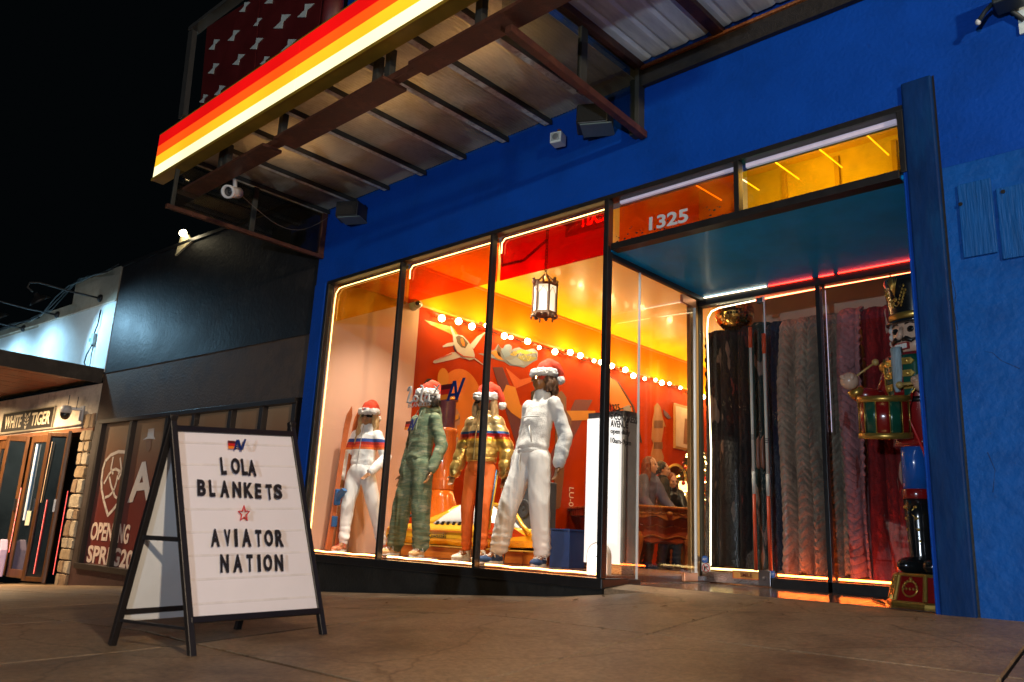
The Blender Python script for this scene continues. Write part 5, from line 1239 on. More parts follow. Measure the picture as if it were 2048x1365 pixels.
# --- 1: white jacket with sunset stripes, furthest left
p = onY(708, 1105, .52); x1 = p.x
t = thing('mannequin', 'female mannequin in white jacket with sunset shoulder stripes, leftmost in the window', 'mannequin', (x1, .52, FL), group='mannequins in the shop window')
J = pose(x1, .52, FL, .42, 1.66, True, [(.30, .14), (-.10, -.10)], lean=(.02, .02), hturn=.15, arms={'L': ((.30, .02, 1.15), (.20, -.16, .95)), 'R': ((-.27, .05, 1.14), (-.27, .02, .88))}, fd=(.3, -.1), knee=.02)
J['curl'] = .3
figure(t, J, tan_skin, None, True)
jm = banded('jacket_white_stripes', [(0, '#f4f2ee'), (1.205, '#e8762a'), (1.232, '#d8451e'), (1.262, '#b92a20'), (1.292, '#27468f'), (1.33, '#f4f2ee')], 'Z', 0, 2, .8, bump=.3, bscale=90)
jacket(t, J, jm, r_chest=.148, r_waist=.150, r_hem=.145, sl=(.068, .064, .054), collar=.085, hemz=.04, wr=(.011, (12, 12, 16)))
trousers(t, J, mat('white_track', (.86, .85, .83), .8, var=.04, scale=10, bump=.12, bscale=60), r=(.098, .078, .062), cuff=.05, low=.16)
santa_hat(t, J['head'], J['HR'], (.06, .09, -.03)); hair(t, J['head'], J['HR'], blond, .40, 3); shades(t, J['head'], J['HR'], mat('shade_black', (.008, .008, .008), .1, coat=1), .078, .028)
colr = mat('trainer_orange', (.75, .25, .12), .6, var=.5, scale=12); redlace = mat('laces_red', (.6, .04, .04), .6)
for q_ in 'LR': shoe(t, J['an' + q_], J['ft' + q_], colr, redlace, .95)
stand_rod(t, J)
zc = MB(); zc.tube([J['pelvis'] + J['CR'] @ V((0, -.118, .06)), J['chest'] + J['CR'] @ V((0, -.116, -.02)), J['neck'] + J['CR'] @ V((0, -.10, .03))], .004, 6); zc.build('zip', mat('zip_grey', (.35, .35, .35), .4), t)
hn = J['HR'] @ V((0, -1, 0)); hx = J['HR'] @ V((1, 0, 0)); logo_av(J['head'] + hn * .136 - hx * .012 + V((0, 0, .052)), hx, V((0, 0, 1)), .028, t)

# --- 2: green camouflage hoodie
p = onY(822, 1112, .5); x2 = p.x
t = thing('mannequin', 'male mannequin in green camouflage hoodie and matching trousers', 'mannequin', (x2, .5, FL), group='mannequins in the shop window')
J = pose(x2, .5, FL, -.06, 1.80, False, [(.13, .02), (-.22, -.05)], lean=(.04, .03), hturn=-.60, htilt=-.10, arms={'L': ((.275, .05, 1.14), (.275, -.05, .87)), 'R': ((-.27, .06, 1.14), (-.28, .0, .86))}, fd=(.35, -.2), knee=.02)
figure(t, J, gold_skin, None, False)
def camo():
    m = mat('camo_green', (.1, .1, .1), .85, var=0, bump=.3, bscale=70); nt = m.node_tree; N = nt.nodes; L = nt.links
    tc = next(n for n in N if n.type == 'TEX_COORD'); mp = N.new('ShaderNodeMapping'); mp.inputs['Scale'].default_value = (3.5, 3.5, 15); L.new(tc.outputs['Object'], mp.inputs[0])
    nz = N.new('ShaderNodeTexNoise'); nz.inputs['Scale'].default_value = 1.6; nz.inputs['Detail'].default_value = 2.5; L.new(mp.outputs[0], nz.inputs[0])
    rp = N.new('ShaderNodeValToRGB'); cr = rp.color_ramp
    for i, (pz, c) in enumerate(((0, (.05, .075, .045)), (.42, (.10, .15, .085)), (.52, (.20, .22, .12)), (.60, (.11, .17, .11)), (.68, (.30, .30, .19)))):
        e = cr.elements[i] if i < 2 else cr.elements.new(pz); e.position = pz; e.color = c + (1,)
    L.new(nz.outputs[0], rp.inputs[0]); L.new(rp.outputs[0], N['Principled BSDF'].inputs['Base Color']); return m
cm = camo()
jacket(t, J, cm, 'hoodie', r_chest=.170, r_waist=.168, r_hem=.165, sl=(.070, .070, .058), collar=.078, hemz=-.02, hood=True, wr=(.012, (9, 9, 15)))
trousers(t, J, cm, r=(.122, .108, .095), cuff=.062, low=.10)
santa_hat(t, J['head'], J['HR'], (.05, .06, .0)); hair(t, J['head'], J['HR'], mat('black_hair', (.015, .012, .01), .5, var=.4, scale=40), .10, 5)
for q_ in 'LR': shoe(t, J['an' + q_], J['ft' + q_], mat('trainer_tan', (.66, .38, .16), .7), mat('laces_white', (.85, .82, .78), .7))
stand_rod(t, J)
cf = J['chest'] + J['CR'] @ V((0, -.150, .06)); logo_av(cf + J['CR'] @ V((-.05, -.005, -.04)), J['CR'] @ V((1, 0, 0)), J['CR'] @ V((0, .12, 1)), .12, t)
m = MB()
for q_ in (-1, 1): m.tube([J['neck'] + J['CR'] @ V((q_ * .035, -.085, .02)), J['neck'] + J['CR'] @ V((q_ * .04, -.135, -.08)), J['neck'] + J['CR'] @ V((q_ * .045, -.155, -.20))], .004, 6)
m.build('drawstring', mat('drawstring_green', (.22, .27, .18), .8), t)

# --- 3: gold puffer jacket
p = onY(952, 1118, .55); x3 = p.x
t = thing('mannequin', 'female mannequin in shiny gold puffer jacket and orange trousers', 'mannequin', (x3, .55, FL), group='mannequins in the shop window')
J = pose(x3, .55, FL, .25, 1.69, True, [(.16, -.16), (-.13, .02)], lean=(.0, .02), hturn=.12, htilt=.05, arms={'L': ((.275, .04, 1.14), (.29, -.02, .88)), 'R': ((-.275, .04, 1.14), (-.31, -.04, .89))}, fd=(.1, -.25), knee=.04)
figure(t, J, gold_skin, None, True)
gm = banded('gold_puffer', [(0, (.72, .46, .12)), (1.213, (.85, .50, .05)), (1.238, (.72, .12, .02)), (1.264, (.55, .03, .03)), (1.290, (.04, .12, .32)), (1.318, (.80, .58, .25))], 'Z', 0, 2, .28, metal=.75, bump=.5, bscale=24)
jacket(t, J, gm, 'puffer_jacket', r_chest=.172, r_waist=.178, r_hem=.168, sl=(.085, .080, .066), collar=.095, hemz=.06, puff=.115, wr=(.011, (17, 17, 24)), depth=.78)
trousers(t, J, mat('orange_velour', (.72, .13, .008), .7, var=.1, scale=8, bump=.2), r=(.088, .070, .056), cuff=.048, low=.20)
hip, kn, an = J['hipL'], J['knL'], J['anL']; sdv = J['CR'] @ V((1, 0, 0)); m = MB()
m.tube([hip + sdv * .108, hip.lerp(kn, .5) + sdv * .098, kn + sdv * .082, kn.lerp(an, .45) + sdv * .068], .010, 6); m.build('side_stripe', mat('stripe_gold', (.85, .5, .05), .5), t, True)
m = MB(); m.tube([hip + sdv * .110 + V((0, -.02, 0)), hip.lerp(kn, .5) + sdv * .10 + V((0, -.02, 0)), kn + sdv * .083 + V((0, -.02, 0))], .007, 6); m.build('side_stripe', mat('stripe_blue', (.05, .2, .4), .5), t, True)
santa_hat(t, J['head'], J['HR'], (.15, .02, -.06)); hair(t, J['head'], J['HR'], blond, .34, 8, vol=.15); shades(t, J['head'], J['HR'], mat('shade_brown', (.03, .012, .006), .15), .075, .030)
for q_ in 'LR': shoe(t, J['an' + q_], J['ft' + q_], mat('trainer_cream', (.74, .66, .5), .7), MATS['laces_white'], .95)
stand_rod(t, J)
zc = MB(); zc.tube([J['pelvis'] + J['CR'] @ V((0, -.155, .05)), J['chest'] + J['CR'] @ V((0, -.158, -.02)), J['neck'] + J['CR'] @ V((0, -.115, .02))], .006, 6); zc.build('zip', mat('zip_gold', (.6, .45, .2), .3, metal=.9), t)

# --- 4: white fleece suit, biggest at right
p = onY(1056, 1124, .52); x4 = p.x
t = thing('mannequin', 'male mannequin in white fleece jacket and white trousers with sunglasses', 'mannequin', (x4, .52, FL), group='mannequins in the shop window')
J = pose(x4, .52, FL, -.10, 1.86, False, [(.13, .05), (-.25, -.14)], lean=(.05, .05), hturn=-.58, htilt=-.06, arms={'L': ((.265, .09, 1.13), (.275, .03, .87)), 'R': ((-.26, .08, 1.12), (-.27, .0, .86))}, fd=(.35, -.3), knee=.03)
figure(t, J, gold_skin, None, False)
jacket(t, J, wool, 'fleece_jacket', r_chest=.172, r_waist=.172, r_hem=.178, sl=(.070, .074, .064), collar=.085, hemz=.02, wr=(.009, (9, 9, 9)))
trousers(t, J, mat('white_sweat', (.86, .85, .82), .85, var=.04, scale=10, bump=.12, bscale=60), r=(.118, .102, .088), cuff=.06, low=.12)
santa_hat(t, J['head'], J['HR'], (.04, .10, -.02)); hair(t, J['head'], J['HR'], brownh, .16, 6); shades(t, J['head'], J['HR'], mat('shade_gold', (.35, .17, .05), .12, metal=.6, coat=1), .07, .024)
nav = mat('trainer_navy', (.012, .045, .13), .75)
for q_ in 'LR':
    shoe(t, J['an' + q_], J['ft' + q_], nav, MATS['laces_white'], 1.05)
    sk = MB(); sk.cyl(J['an' + q_] - V((0, 0, .01)), J['an' + q_] + V((0, 0, .09)), .045, .048, 16); sk.build('sock', mat('sock_blue', (.02, .10, .22), .8), t, True)
stand_rod(t, J)
seam = MB(); cr = J['CR']
seam.tube([J['chest'] + cr @ V((.180 * math.sin(a_), -.128 * math.cos(a_), .03)) for a_ in [-1.0 + .25 * k for k in range(8)]], .005, 6)
seam.tube([J['pelvis'] + cr @ V((.10, -.112, .10)), J['pelvis'] + cr @ V((.065, -.120, .25))], .006, 6); seam.build('seam', mat('seam_grey', (.6, .6, .58), .8), t, True)
cord_ = MB(); cord_.tube([J['pelvis'] + cr @ V((-.03, -.130, .0)), J['pelvis'] + cr @ V((-.035, -.135, -.10)), J['pelvis'] + cr @ V((-.03, -.13, -.16))], .005, 6); cord_.build('drawstring', wool, t)

# ------------------------------------------------------------------ people inside
FI = -.03
ginger = mat('ginger_hair', (.17, .035, .008), .45, var=.4, scale=40, stretch=(1, 1, .15), bump=.5, bscale=120)
pskin = mat('skin_fair', (.55, .28, .16), .5, var=.08); jean = mat('dark_jeans', (.03, .035, .05), .85, var=.3, scale=12, bump=.2)
bl_coat = mat('black_coat', (.012, .011, .012), .7, var=.3, bump=.2); purp = mat('purple_grey_jacket', (.10, .085, .12), .8, var=.2, scale=8, bump=.3, bscale=60)
def person(px, dep, H, yaw, label, hm, jm_, fem, hl, seed, arms=None, lean=(0, 0), hturn=0, htilt=0, feet=((.1, 0), (-.1, .05)), z=FI):
    a = onD(px, 1050, dep); t = thing('person', label, 'person', (a.x, a.y, z), group='people at the counter')
    J = pose(a.x, a.y, z, yaw, H, fem, list(feet), lean, hturn, htilt, arms, fd=(.2, -.2))
    figure(t, J, pskin, None, fem, fine=.010)
    jacket(t, J, jm_, 'jacket', r_chest=.175, r_waist=.175, r_hem=.19, sl=(.088, .075, .058), collar=.08, hemz=-.12, voxel=.016)
    trousers(t, J, jean, r=(.105, .085, .07), voxel=.016)
    hair(t, J['head'], J['HR'], hm, hl, seed)
    for e_ in (-1, 1):
        MB().ball(J['head'] + J['HR'] @ V((e_ * .028, -.082, .012)), .009, 8).build('eye', mat('eye_dark', (.03, .02, .015), .2), t)
    MB().ell(J['head'] + J['HR'] @ V((0, -.093, -.06)), (.019, .006, .007), J['HR'], 8, 6).build('lips', mat('lips', (.5, .12, .09), .5), t)
    for q_ in 'LR': shoe(t, J['an' + q_], J['ft' + q_], mat('shoe_black', (.02, .02, .02), .6), MATS['laces_white'])
    return t, J
# facing right in the picture is +x+y ; the front of a figure starts at -Y
person(1288, 11.3, 1.56, 1.55, 'person with long ginger hair in a purple grey jacket leaning at the game table', ginger, purp, True, .42, 11, lean=(0, -.10), hturn=.15,
       arms={'L': ((.25, -.16, 1.12), (.20, -.42, .93)), 'R': ((-.25, -.10, 1.10), (-.20, -.30, .90))})
person(1324, 12.0, 1.58, 2.35, 'person with short black hair in a black coat, back to the street', mat('black_hair', (.015, .012, .01)), bl_coat, False, .10, 12, hturn=-.35)
person(1342, 12.35, 1.42, .75, 'person with red hair and a black leather jacket looking down at the counter', ginger, mat('black_leather', (.012, .012, .013), .3, var=.3, bump=.3, bscale=20), True, .26, 13, htilt=.18, hturn=.35, lean=(0, -.06),
       arms={'L': ((.22, -.14, 1.12), (.10, -.34, 1.0)), 'R': ((-.22, -.12, 1.12), (-.10, -.32, 1.0))})
# ================================================================== things in the window display
# pair of skis against the pale wall
t = thing('skis', 'pair of orange skis with blue bindings standing upright against the pale wall', 'skis', (-7.8, .3, FL))
so_ = mat('ski_orange', (.62, .16, .05), .25, var=.15, scale=6, coat=.5); sb = mat('ski_blue', (.04, .15, .38), .35); sr = mat('ski_tip', (.6, .05, .02), .25)
for k, (bx_, tx) in enumerate((((-7.80, .30), (-7.74, .36)), ((-7.80, .42), (-7.77, .50)))):
    m = MB(); n = 16; L_ = 1.62; rings = []
    for i in range(n + 1):
        u = i / n; w = .042 - .010 * math.sin(PI * u) if u < .93 else .042 * (1 - (u - .93) / .075)
        c = V((bx_[0] + (tx[0] - bx_[0]) * u, bx_[1] + (tx[1] - bx_[1]) * u, FL + .01 + L_ * u)); c.x += .10 * max(0, u - .84) ** 1.2 * 4
        rings.append([c + V((.006, -w, 0)), c + V((.006, w, 0)), c + V((-.006, w, 0)), c + V((-.006, -w, 0))])
    m.loft(rings); sk = m.build('ski', so_, t, bevel=.002)
    c = V((bx_[0] + .03, (bx_[1] + tx[1]) / 2, FL + .60)); d_ = V((.06, 0, .0))
    MB().box((c.x - .02, c.y - .035, c.z - .1), (c.x + .03, c.y + .035, c.z + .08)).build('binding', sb, sk, bevel=.01)
    MB().prism([(c.x + .02, c.y - .03, c.z + .02), (c.x + .12, c.y - .03, c.z + .09), (c.x + .16, c.y - .03, c.z + .06), (c.x + .03, c.y - .03, c.z - .05)], (0, .05, 0)).build('toe_piece', sb, sk)
    MB().box((c.x - .02, c.y - .036, c.z - .34), (c.x + .012, c.y + .036, c.z - .22)).build('heel_piece', sb, sk, bevel=.01)
# yellow and white stand-up watercraft on an orange platform
plat = thing('display_platform', 'low orange platform under the yellow watercraft', 'platform', (-7, 1.35, .055))
MB().box((-7.78, 1.0, .055), (-5.50, 1.72, .175)).build('box', mat('platform_orange', (.72, .20, .02), .4, var=.08), plat, bevel=.008)
MB().box((-7.79, .99, .176), (-5.49, 1.73, .186)).build('edge', mat('platform_edge', (.85, .45, .08), .3), plat)
js = thing('watercraft', 'yellow and white stand-up watercraft with a red panel on the display platform', 'jet ski', (-6.6, 1.35, .19))
yel = mat('hull_yellow', (.80, .42, .02), .22, var=.05, coat=.8); jw = mat('cowl_white', (.82, .80, .76), .25, var=.04, coat=.6); jr = mat('panel_red', (.62, .06, .01), .25, coat=.6)
m = MB(); rings = []
for i in range(15):
    u = i / 14; x = -7.75 + 2.24 * u; w = .30 * (1 - max(0, u - .6) ** 2 * 4.5) ; hb = .19 + .10 * max(0, u - .7); ht = .40 + .03 * math.sin(PI * u)
    w = max(w, .05)
    rings.append([V((x, 1.35 - w * .8, hb)), V((x, 1.35 - w, hb + .07)), V((x, 1.35 - w * .98, ht - .06)), V((x, 1.35 - w * .78, ht)), V((x, 1.35 + w * .78, ht)), V((x, 1.35 + w * .98, ht - .06)), V((x, 1.35 + w, hb + .07)), V((x, 1.35 + w * .8, hb))])
m.loft(rings); m.build('hull', yel, js, smooth=False, bevel=.012)
m = MB(); rings = []
for i in range(13):
    u = i / 12; x = -6.98 + 1.12 * u; h_ = .30 * math.sin(PI * min(1, u * 1.05 + .06)) ** .7; w = .25 * (1 - .25 * u)
    rings.append([V((x, 1.35 - w * math.cos(a_), .40 + max(.01, h_) * math.sin(a_))) for a_ in [PI * k / 10 for k in range(11)]] + [V((x, 1.35, .38))])
m.loft(rings); m.build('cowl', jw, js, smooth=True)
m = MB(); rings = []
for i in range(9):
    u = i / 8; x = -7.35 + .55 * u; h_ = .05 + .20 * u; w = .22
    rings.append([V((x, 1.35 - w * math.cos(a_), .40 + h_ * math.sin(a_))) for a_ in [PI * k / 8 for k in range(9)]] + [V((x, 1.35, .38))])
m.loft(rings); m.build('tail_hump', yel, js, smooth=True)
m = MB(); m.prism([(-6.10, 1.055, .46), (-5.78, 1.10, .42), (-5.62, 1.16, .33), (-5.95, 1.05, .29), (-6.12, 1.045, .30)], (0, .012, 0)); m.build('side_panel', jr, js)
m = MB(); m.tube([(-6.3, 1.35, .66), (-5.95, 1.30, .62), (-5.72, 1.22, .44), (-5.6, 1.2, .36)], .022, 8); m.build('front_hoop', yel, js, True)
m = MB(); m.ell((-5.9, 1.18, .52), (.10, .05, .06), None, 12, 8); m.build('intake', mat('intake_dark', (.03, .035, .03), .4), js, True)
m = MB(); m.tube([(-7.15, 1.12, .50), (-7.42, .95, .50)], .018, 10); m.tube([(-7.3, 1.02, .50), (-7.45, .93, .50)], .026, 10); m.build('handle_grip', mat('grip_dark', (.05, .05, .055), .5, metal=.4), js, True)
m = MB(); m.box((-7.72, 1.046, .335), (-5.9, 1.052, .35)); m.build('pin_stripe', mat('pin_stripe', (.75, .2, .02), .4), js)
blkp = mat('print_black', (.015, .012, .01), .5)
text_on('lettering', 'Kawasaki', (-6.98, 1.044, .265), (1, 0, 0), (0, 0, 1), blkp, js, w=.30, h=.05, bold=.01)
text_on('lettering', 'SX54', (-7.70, 1.044, .215), (1, 0, 0), (0, 0, 1), blkp, js, w=.34, h=.07, bold=.01)
m = MB()
for k in range(6): m.prism([(-6.93 + .09 * k, 1.095, .415), (-6.89 + .09 * k, 1.095, .415), (-6.87 + .09 * k, 1.095, .45), (-6.91 + .09 * k, 1.095, .45)], (0, .01, 0))
m.build('vent_marks', blkp, js)
# orange pillar flaring into a cone
t = thing('orange_pillar', 'tall glossy orange pillar with ringed shaft and flared cone foot', 'pillar', (-7.3, 1.95, .055))
org = mat('enamel_orange', (.70, .15, .01), .18, var=.06, coat=.8); cx, cy_ = onY(883, 1000, 2.0).x, 2.0
m = MB(); m.lathe([(.42, .06), (.42, .10), (.40, .22), (.17, .78), (.15, .86)], (cx, cy_, 0), 32); m.build('cone_foot', org, t, True)
m = MB(); m.lathe([(.15, .86), (.155, .88), (.145, .90), (.155, .93), (.145, .95), (.155, .98), (.145, 1.0), (.14, 1.02), (.14, 1.60), (.15, 1.61), (.15, 1.66), (.13, 1.67)], (cx, cy_, 0), 28); m.build('shaft', mat('shaft_orange', (.55, .12, .015), .25, var=.15, stretch=(6, 6, .4), coat=.5), t, True)
m = MB(); m.lathe([(.11, 1.67), (.11, 2.02), (.135, 2.03), (.135, 2.06), (.02, 2.10)], (cx, cy_, 0), 24); m.build('lamp_neck', mat('neck_purple', (.10, .05, .09), .25, coat=.5), t, True)
MB().lathe([(.137, 2.03), (.14, 2.045), (.137, 2.06)], (cx, cy_, 0), 24).build('neck_ring', mat('ring_gold', (.7, .35, .06), .25, metal=.8), t, True)
# striped armchair
t = thing('striped_armchair', 'orange armchair with black tiger stripes behind the gold jacket mannequin', 'armchair', (-6.0, 2.1, .055))
tig = mat('tiger_cloth', (.62, .12, .012), .8, var=.05); nt = tig.node_tree; b_ = nt.nodes['Principled BSDF']; wv = nt.nodes.new('ShaderNodeTexWave'); wv.inputs['Scale'].default_value = 7; wv.inputs['Distortion'].default_value = 5; wv.inputs['Detail'].default_value = 1
tcn = next(n for n in nt.nodes if n.type == 'TEX_COORD'); nt.links.new(tcn.outputs['Object'], wv.inputs[0]); rp = nt.nodes.new('ShaderNodeValToRGB'); rp.color_ramp.interpolation = 'CONSTANT'; rp.color_ramp.elements[0].color = (.015, .01, .008, 1); rp.color_ramp.elements[1].position = .3; rp.color_ramp.elements[1].color = (.62, .12, .012, 1); nt.links.new(wv.outputs[0], rp.inputs[0]); nt.links.new(rp.outputs[0], b_.inputs['Base Color'])
ac = onY(1000, 1000, 2.1); X0 = ac.x
MB().box((X0 - .33, 1.95, .22), (X0 + .30, 2.5, .50)).build('seat', tig, t, bevel=.05)
MB().box((X0 - .33, 2.42, .40), (X0 + .30, 2.56, .98)).build('backrest', tig, t, bevel=.06)
for s_ in (-1, 1): MB().box((X0 - .02 + s_ * .30 - .06, 1.95, .22), (X0 - .02 + s_ * .30 + .06, 2.5, .72)).build('arm', tig, t, bevel=.05)
for sx in (-.28, .25):
    for y in (2.0, 2.46): MB().cyl((X0 + sx, y, .055), (X0 + sx, y, .24), .02, .026, 10).build('leg', mat('chair_leg', (.08, .03, .015), .4), t)
# black speaker tower, blue crate, brass stand
t = thing('speaker_tower', 'dark speaker tower behind the white fleece mannequin', 'speaker', (-5.2, 1.5, .055)); c0 = onY(1052, 1040, 1.5).x
MB().box((c0 - .17, 1.45, .055), (c0 + .17, 1.8, .92)).build('cabinet', mat('tower_slate', (.04, .045, .055), .5, var=.3, scale=5), t, bevel=.01)
for z in (.3, .62): MB().lathe([(.10, 0), (.105, .006), (.085, .01), (.03, -.01), (.02, .004)], (c0, 1.448, z), 20, (0, -1, 0)).build('speaker_cone', mat('cone_dark', (.02, .02, .022), .6), t, True)
t = thing('blue_crate', 'small dark blue display cube behind the right foot of the white mannequin', 'cube', (-5, .9, .055)); c0 = onY(1118, 1100, 1.0)
MB().box((c0.x - .115, 1.0, .055), (c0.x + .125, 1.24, .40)).build('box', mat('crate_blue', (.02, .055, .18), .45, var=.15, scale=6), t, bevel=.006)
MB().box((c0.x - .118, .998, .40), (c0.x + .128, 1.243, .415)).build('lid', mat('crate_blue_lid', (.025, .065, .20), .4), t)
t = thing('brass_table', 'low ornate brass dish table beside the white light column', 'table', (-4.9, 1.6, .055)); c0 = onY(1150, 1100, 1.5).x
brs = mat('antique_brass', (.45, .2, .05), .3, metal=.85, var=.3, scale=12)
MB().lathe([(.26, .27), (.27, .29), (.25, .285), (.02, .275)], (c0, 1.5, 0), 28).build('top', brs, t, True)
MB().lathe([(.20, .056), (.21, .08), (.12, .12), (.05, .16), (.07, .20), (.05, .24), (.16, .27)], (c0, 1.5, 0), 20).build('pedestal', brs, t, True)
for k in range(8): MB().ell((c0 + .19 * math.cos(k * PI / 4), 1.5 + .19 * math.sin(k * PI / 4), .10), (.05, .05, .04), None, 8, 6).build('foot_scroll', brs, t, True)
# white light column with grey side, arch lamp, copper block
t = thing('light_column', 'tall white display column with rounded grey side and dark cap', 'column', (-4.2, .62, .055))
pA, pB = onY(1172, 1130, .60).x, onY(1246, 1130, .60).x
rings = []
for z in (.13, 1.38):
    P = [V((pA, .58, z)), V((pB - .01, .58, z))] + [V((pB - .01 + 0.03 * math.sin(a_), .70 - .12 * math.cos(a_), z)) for a_ in [PI * k / 8 for k in range(1, 8)]] + [V((pB - .01, .84, z)), V((pA, .84, z))]
    rings.append(P)
m = MB(); m.loft(rings); m.build('side_shell', mat('shell_grey', (.32, .33, .34), .35, metal=.5), t)
MB().box((pA + .004, .562, .135), (pB - .016, .578, 1.37)).build('front_panel', mat('column_white', (.88, .87, .85), .4, var=.02, emit=(1, .97, .93), es=.85), t)
m = MB(); m.loft([[p + V((0, 0, dz)) for p in rings[1]] for dz in (.002, .045)]); m.build('cap', mat('cap_dark', (.05, .045, .05), .3, coat=.5), t)
MB().box((pA + .05, .62, .055), (pB - .03, .80, .135)).build('base', steel, t)
text = None
t = thing('arch_lamp', 'small white arch shaped lamp standing on the floor before the light column', 'lamp', (-3.97, .25, .055))
cx = onY(1197, 1130, .24).x; w_ = .108
def arch(w, z1): return [V((cx - w, 0, .058))] + [V((cx + w * math.cos(a_), 0, z1 + w * math.sin(a_))) for a_ in [PI - PI * k / 14 for k in range(15)]] + [V((cx + w, 0, .058))]
A_ = [p + V((0, .22, 0)) for p in arch(w_, .20)]; MB().prism(A_, (0, .05, 0)).build('body', mat('arch_white', (.8, .74, .7), .4, var=.03), t, bevel=.006)
A2 = [p + V((0, .214, 0)) for p in arch(w_ - .016, .20)]; MB().prism(A2, (0, .004, 0)).build('panel', glow('arch_glow', (1, .94, .86), 2.5), t)
m = MB(); m.tube([(cx - .05, .205, .06), (cx - .02, .205, .09), (cx - .035, .208, .14), (cx - .0, .21, .20)], .003, 5); m.build('cord', mat('cord_grey', (.3, .28, .26), .5), t)
t = thing('copper_block', 'small ribbed copper block at the foot of the light column', 'block', (-3.9, .75, .055)); a_, b_ = onY(1225, 1140, .72).x, onY(1252, 1140, .72).x
m = MB()
for k in range(9): xk = a_ + (b_ - a_) * k / 9; m.box((xk + .001, .70, .056), (xk + (b_ - a_) / 9 - .001, .80, .150))
m.build('ribs', mat('ribbed_copper', (.70, .24, .06), .22, metal=.85, var=.1), t)
# ------------------------------------------------------------------ carved game table
t = thing('game_table', 'carved wooden game table with scrolled legs inside the shop', 'game table', (-6, 4, FI))
tw = mat('table_wood', (.34, .105, .025), .28, var=.35, scale=4, stretch=(1, 6, 1), coat=.5); twr = mat('table_body_red', (.26, .045, .015), .35, var=.3, scale=3, coat=.3)
cc = onD(1336, 1143, 10.4); sdir = V((.50, .866, 0)).normalized(); ldir = V((-.866, .5, 0)).normalized()
AX = (sdir, ldir, V((0, 0, 1))); O = V((cc.x, cc.y, 0)); HW = .60
def tb(m, x0, x1, y0, y1, z0, z1): return m.box((x0, y0, z0), (x1, y1, z1), AX, O)
tb(MB(), -HW - .06, HW + .06, -.08, 2.2, .775, .81).build('table_top', tw, t, bevel=.012)
tb(MB(), -HW, HW, .02, 2.1, .68, .775).build('apron', tw, t, bevel=.008)
P2 = lambda x, y, z: O + sdir * x + ldir * y + V((0, 0, z))
m = MB(); n = 40
top_ = [P2(-HW + 2 * HW * k / n, -.03, .775) for k in range(n + 1)]; bot_ = [P2(HW - 2 * HW * k / n, -.03, .665 + .016 * math.cos(k / n * 6 * PI) - .02 * math.exp(-((k / n - .5) * 9) ** 2)) for k in range(n + 1)]
m.prism(top_ + bot_, ldir * .05); m.build('carved_frieze', tw, t)
m = MB()
def scroll(x, z, r, s_, tr=1.7):
    pts = [P2(x + s_ * r * (1 - .08 * k) * math.cos(k * .55), -.04, z + r * .6 * (1 - .08 * k) * math.sin(k * .55)) for k in range(11)]; m.tube(pts, .007, 6)
m.ell(P2(0, -.04, .715), (.045, .045, .035), None, 12, 8)
for s_ in (-1, 1):
    for x in (.10, .20, .30, .41): scroll(s_ * x, .722, .05, s_)
    m.tube([P2(s_ * (.05 + .05 * k), -.04, .72 + .02 * math.sin(k * 1.6)) for k in range(9)], .007, 6)
m.build('carving', mat('carving_wood', (.40, .14, .03), .3, coat=.5), t, True)
m = MB(); ps = [(-HW * .82, .67), (HW * .82, .67), (HW * .74, .44), (HW * .55, .36), (HW * .3, .33), (0, .37), (-HW * .3, .33), (-HW * .55, .36), (-HW * .74, .44)]
m.prism([P2(x, .08, z) for x, z in ps], ldir * 1.85); m.build('body', twr, t, bevel=.01)
m = MB(); m.tube([P2(HW * (-.62 + 1.24 * k / 12), .07, .55 + .02 * math.cos(k * PI / 2)) for k in range(13)], .010, 6); m.tube([P2(HW * (-.62 + 1.24 * k / 12), .07, .415 - .02 * math.cos(k * PI / 3)) for k in range(13)], .010, 6); m.build('body_moulding', tw, t, True)
for x in (-HW * .66, HW * .62):
    for y in (.16, 1.9):
        m = MB(); m.tube([P2(x, y, .44), P2(x, y - .03, .38), P2(x + .02, y - .02, .28), P2(x + .015, y, .16), P2(x - .0, y - .02, .08), P2(x - .03, y - .05, .03)], [.10, .105, .075, .055, .05, .06], 10)
        m.tube([P2(x - .03 + .055 * (1 - .09 * k) * math.cos(k * .7), y - .08, .035 + .055 * (1 - .09 * k) * math.sin(k * .7)) for k in range(10)], .022, 8)
        m.tube([P2(x - .04 + .05 * (1 - .09 * k) * math.cos(PI - k * .7), y - .07, .37 + .05 * (1 - .09 * k) * math.sin(PI - k * .7)) for k in range(10)], .02, 8)
        m.build('leg', tw, t, True)
# ------------------------------------------------------------------ counter with lamp, candle, boxes; tree behind
t = thing('fluted_counter', 'fluted amber shop counter at the back', 'counter', (-6.6, 6, FI)); cO = onD(1345, 1100, 12.6); O2 = V((cO.x, cO.y, 0)); cd_ = V((.72, .69, 0)).normalized(); cn = V((-.69, .72, 0))
AX2 = (cd_, cn, V((0, 0, 1)))
MB().box((-.04, -.03, .93), (2.6, .62, .97), AX2, O2).build('counter_top', mat('counter_top', (.62, .36, .14), .25, var=.15, coat=.4), t)
MB().box((0, .03, FI), (2.56, .58, .93), AX2, O2).build('carcass', mat('counter_amber', (.45, .2, .05), .5), t)
m = MB()
for k in range(46): a_ = O2 + cd_ * (.03 + .055 * k); m.cyl(a_ + V((0, 0, .06)), a_ + V((0, 0, .925)), .024, n=8)
m.build('flutes', mat('flute_wood', (.52, .22, .05), .4, var=.2), t, True)
def oncounter(px, dep=12.75, z=.97): p = onD(px, 1000, dep); return V((p.x, p.y, z))
t = thing('table_lamp', 'small lit table lamp with a cone shade on the counter', 'lamp', oncounter(1366))
c = oncounter(1366); MB().lathe([(.06, .97), (.06, .985), (.015, 1.0), (.012, 1.16)], (c.x, c.y, 0), 14).build('stem', brs, t, True)
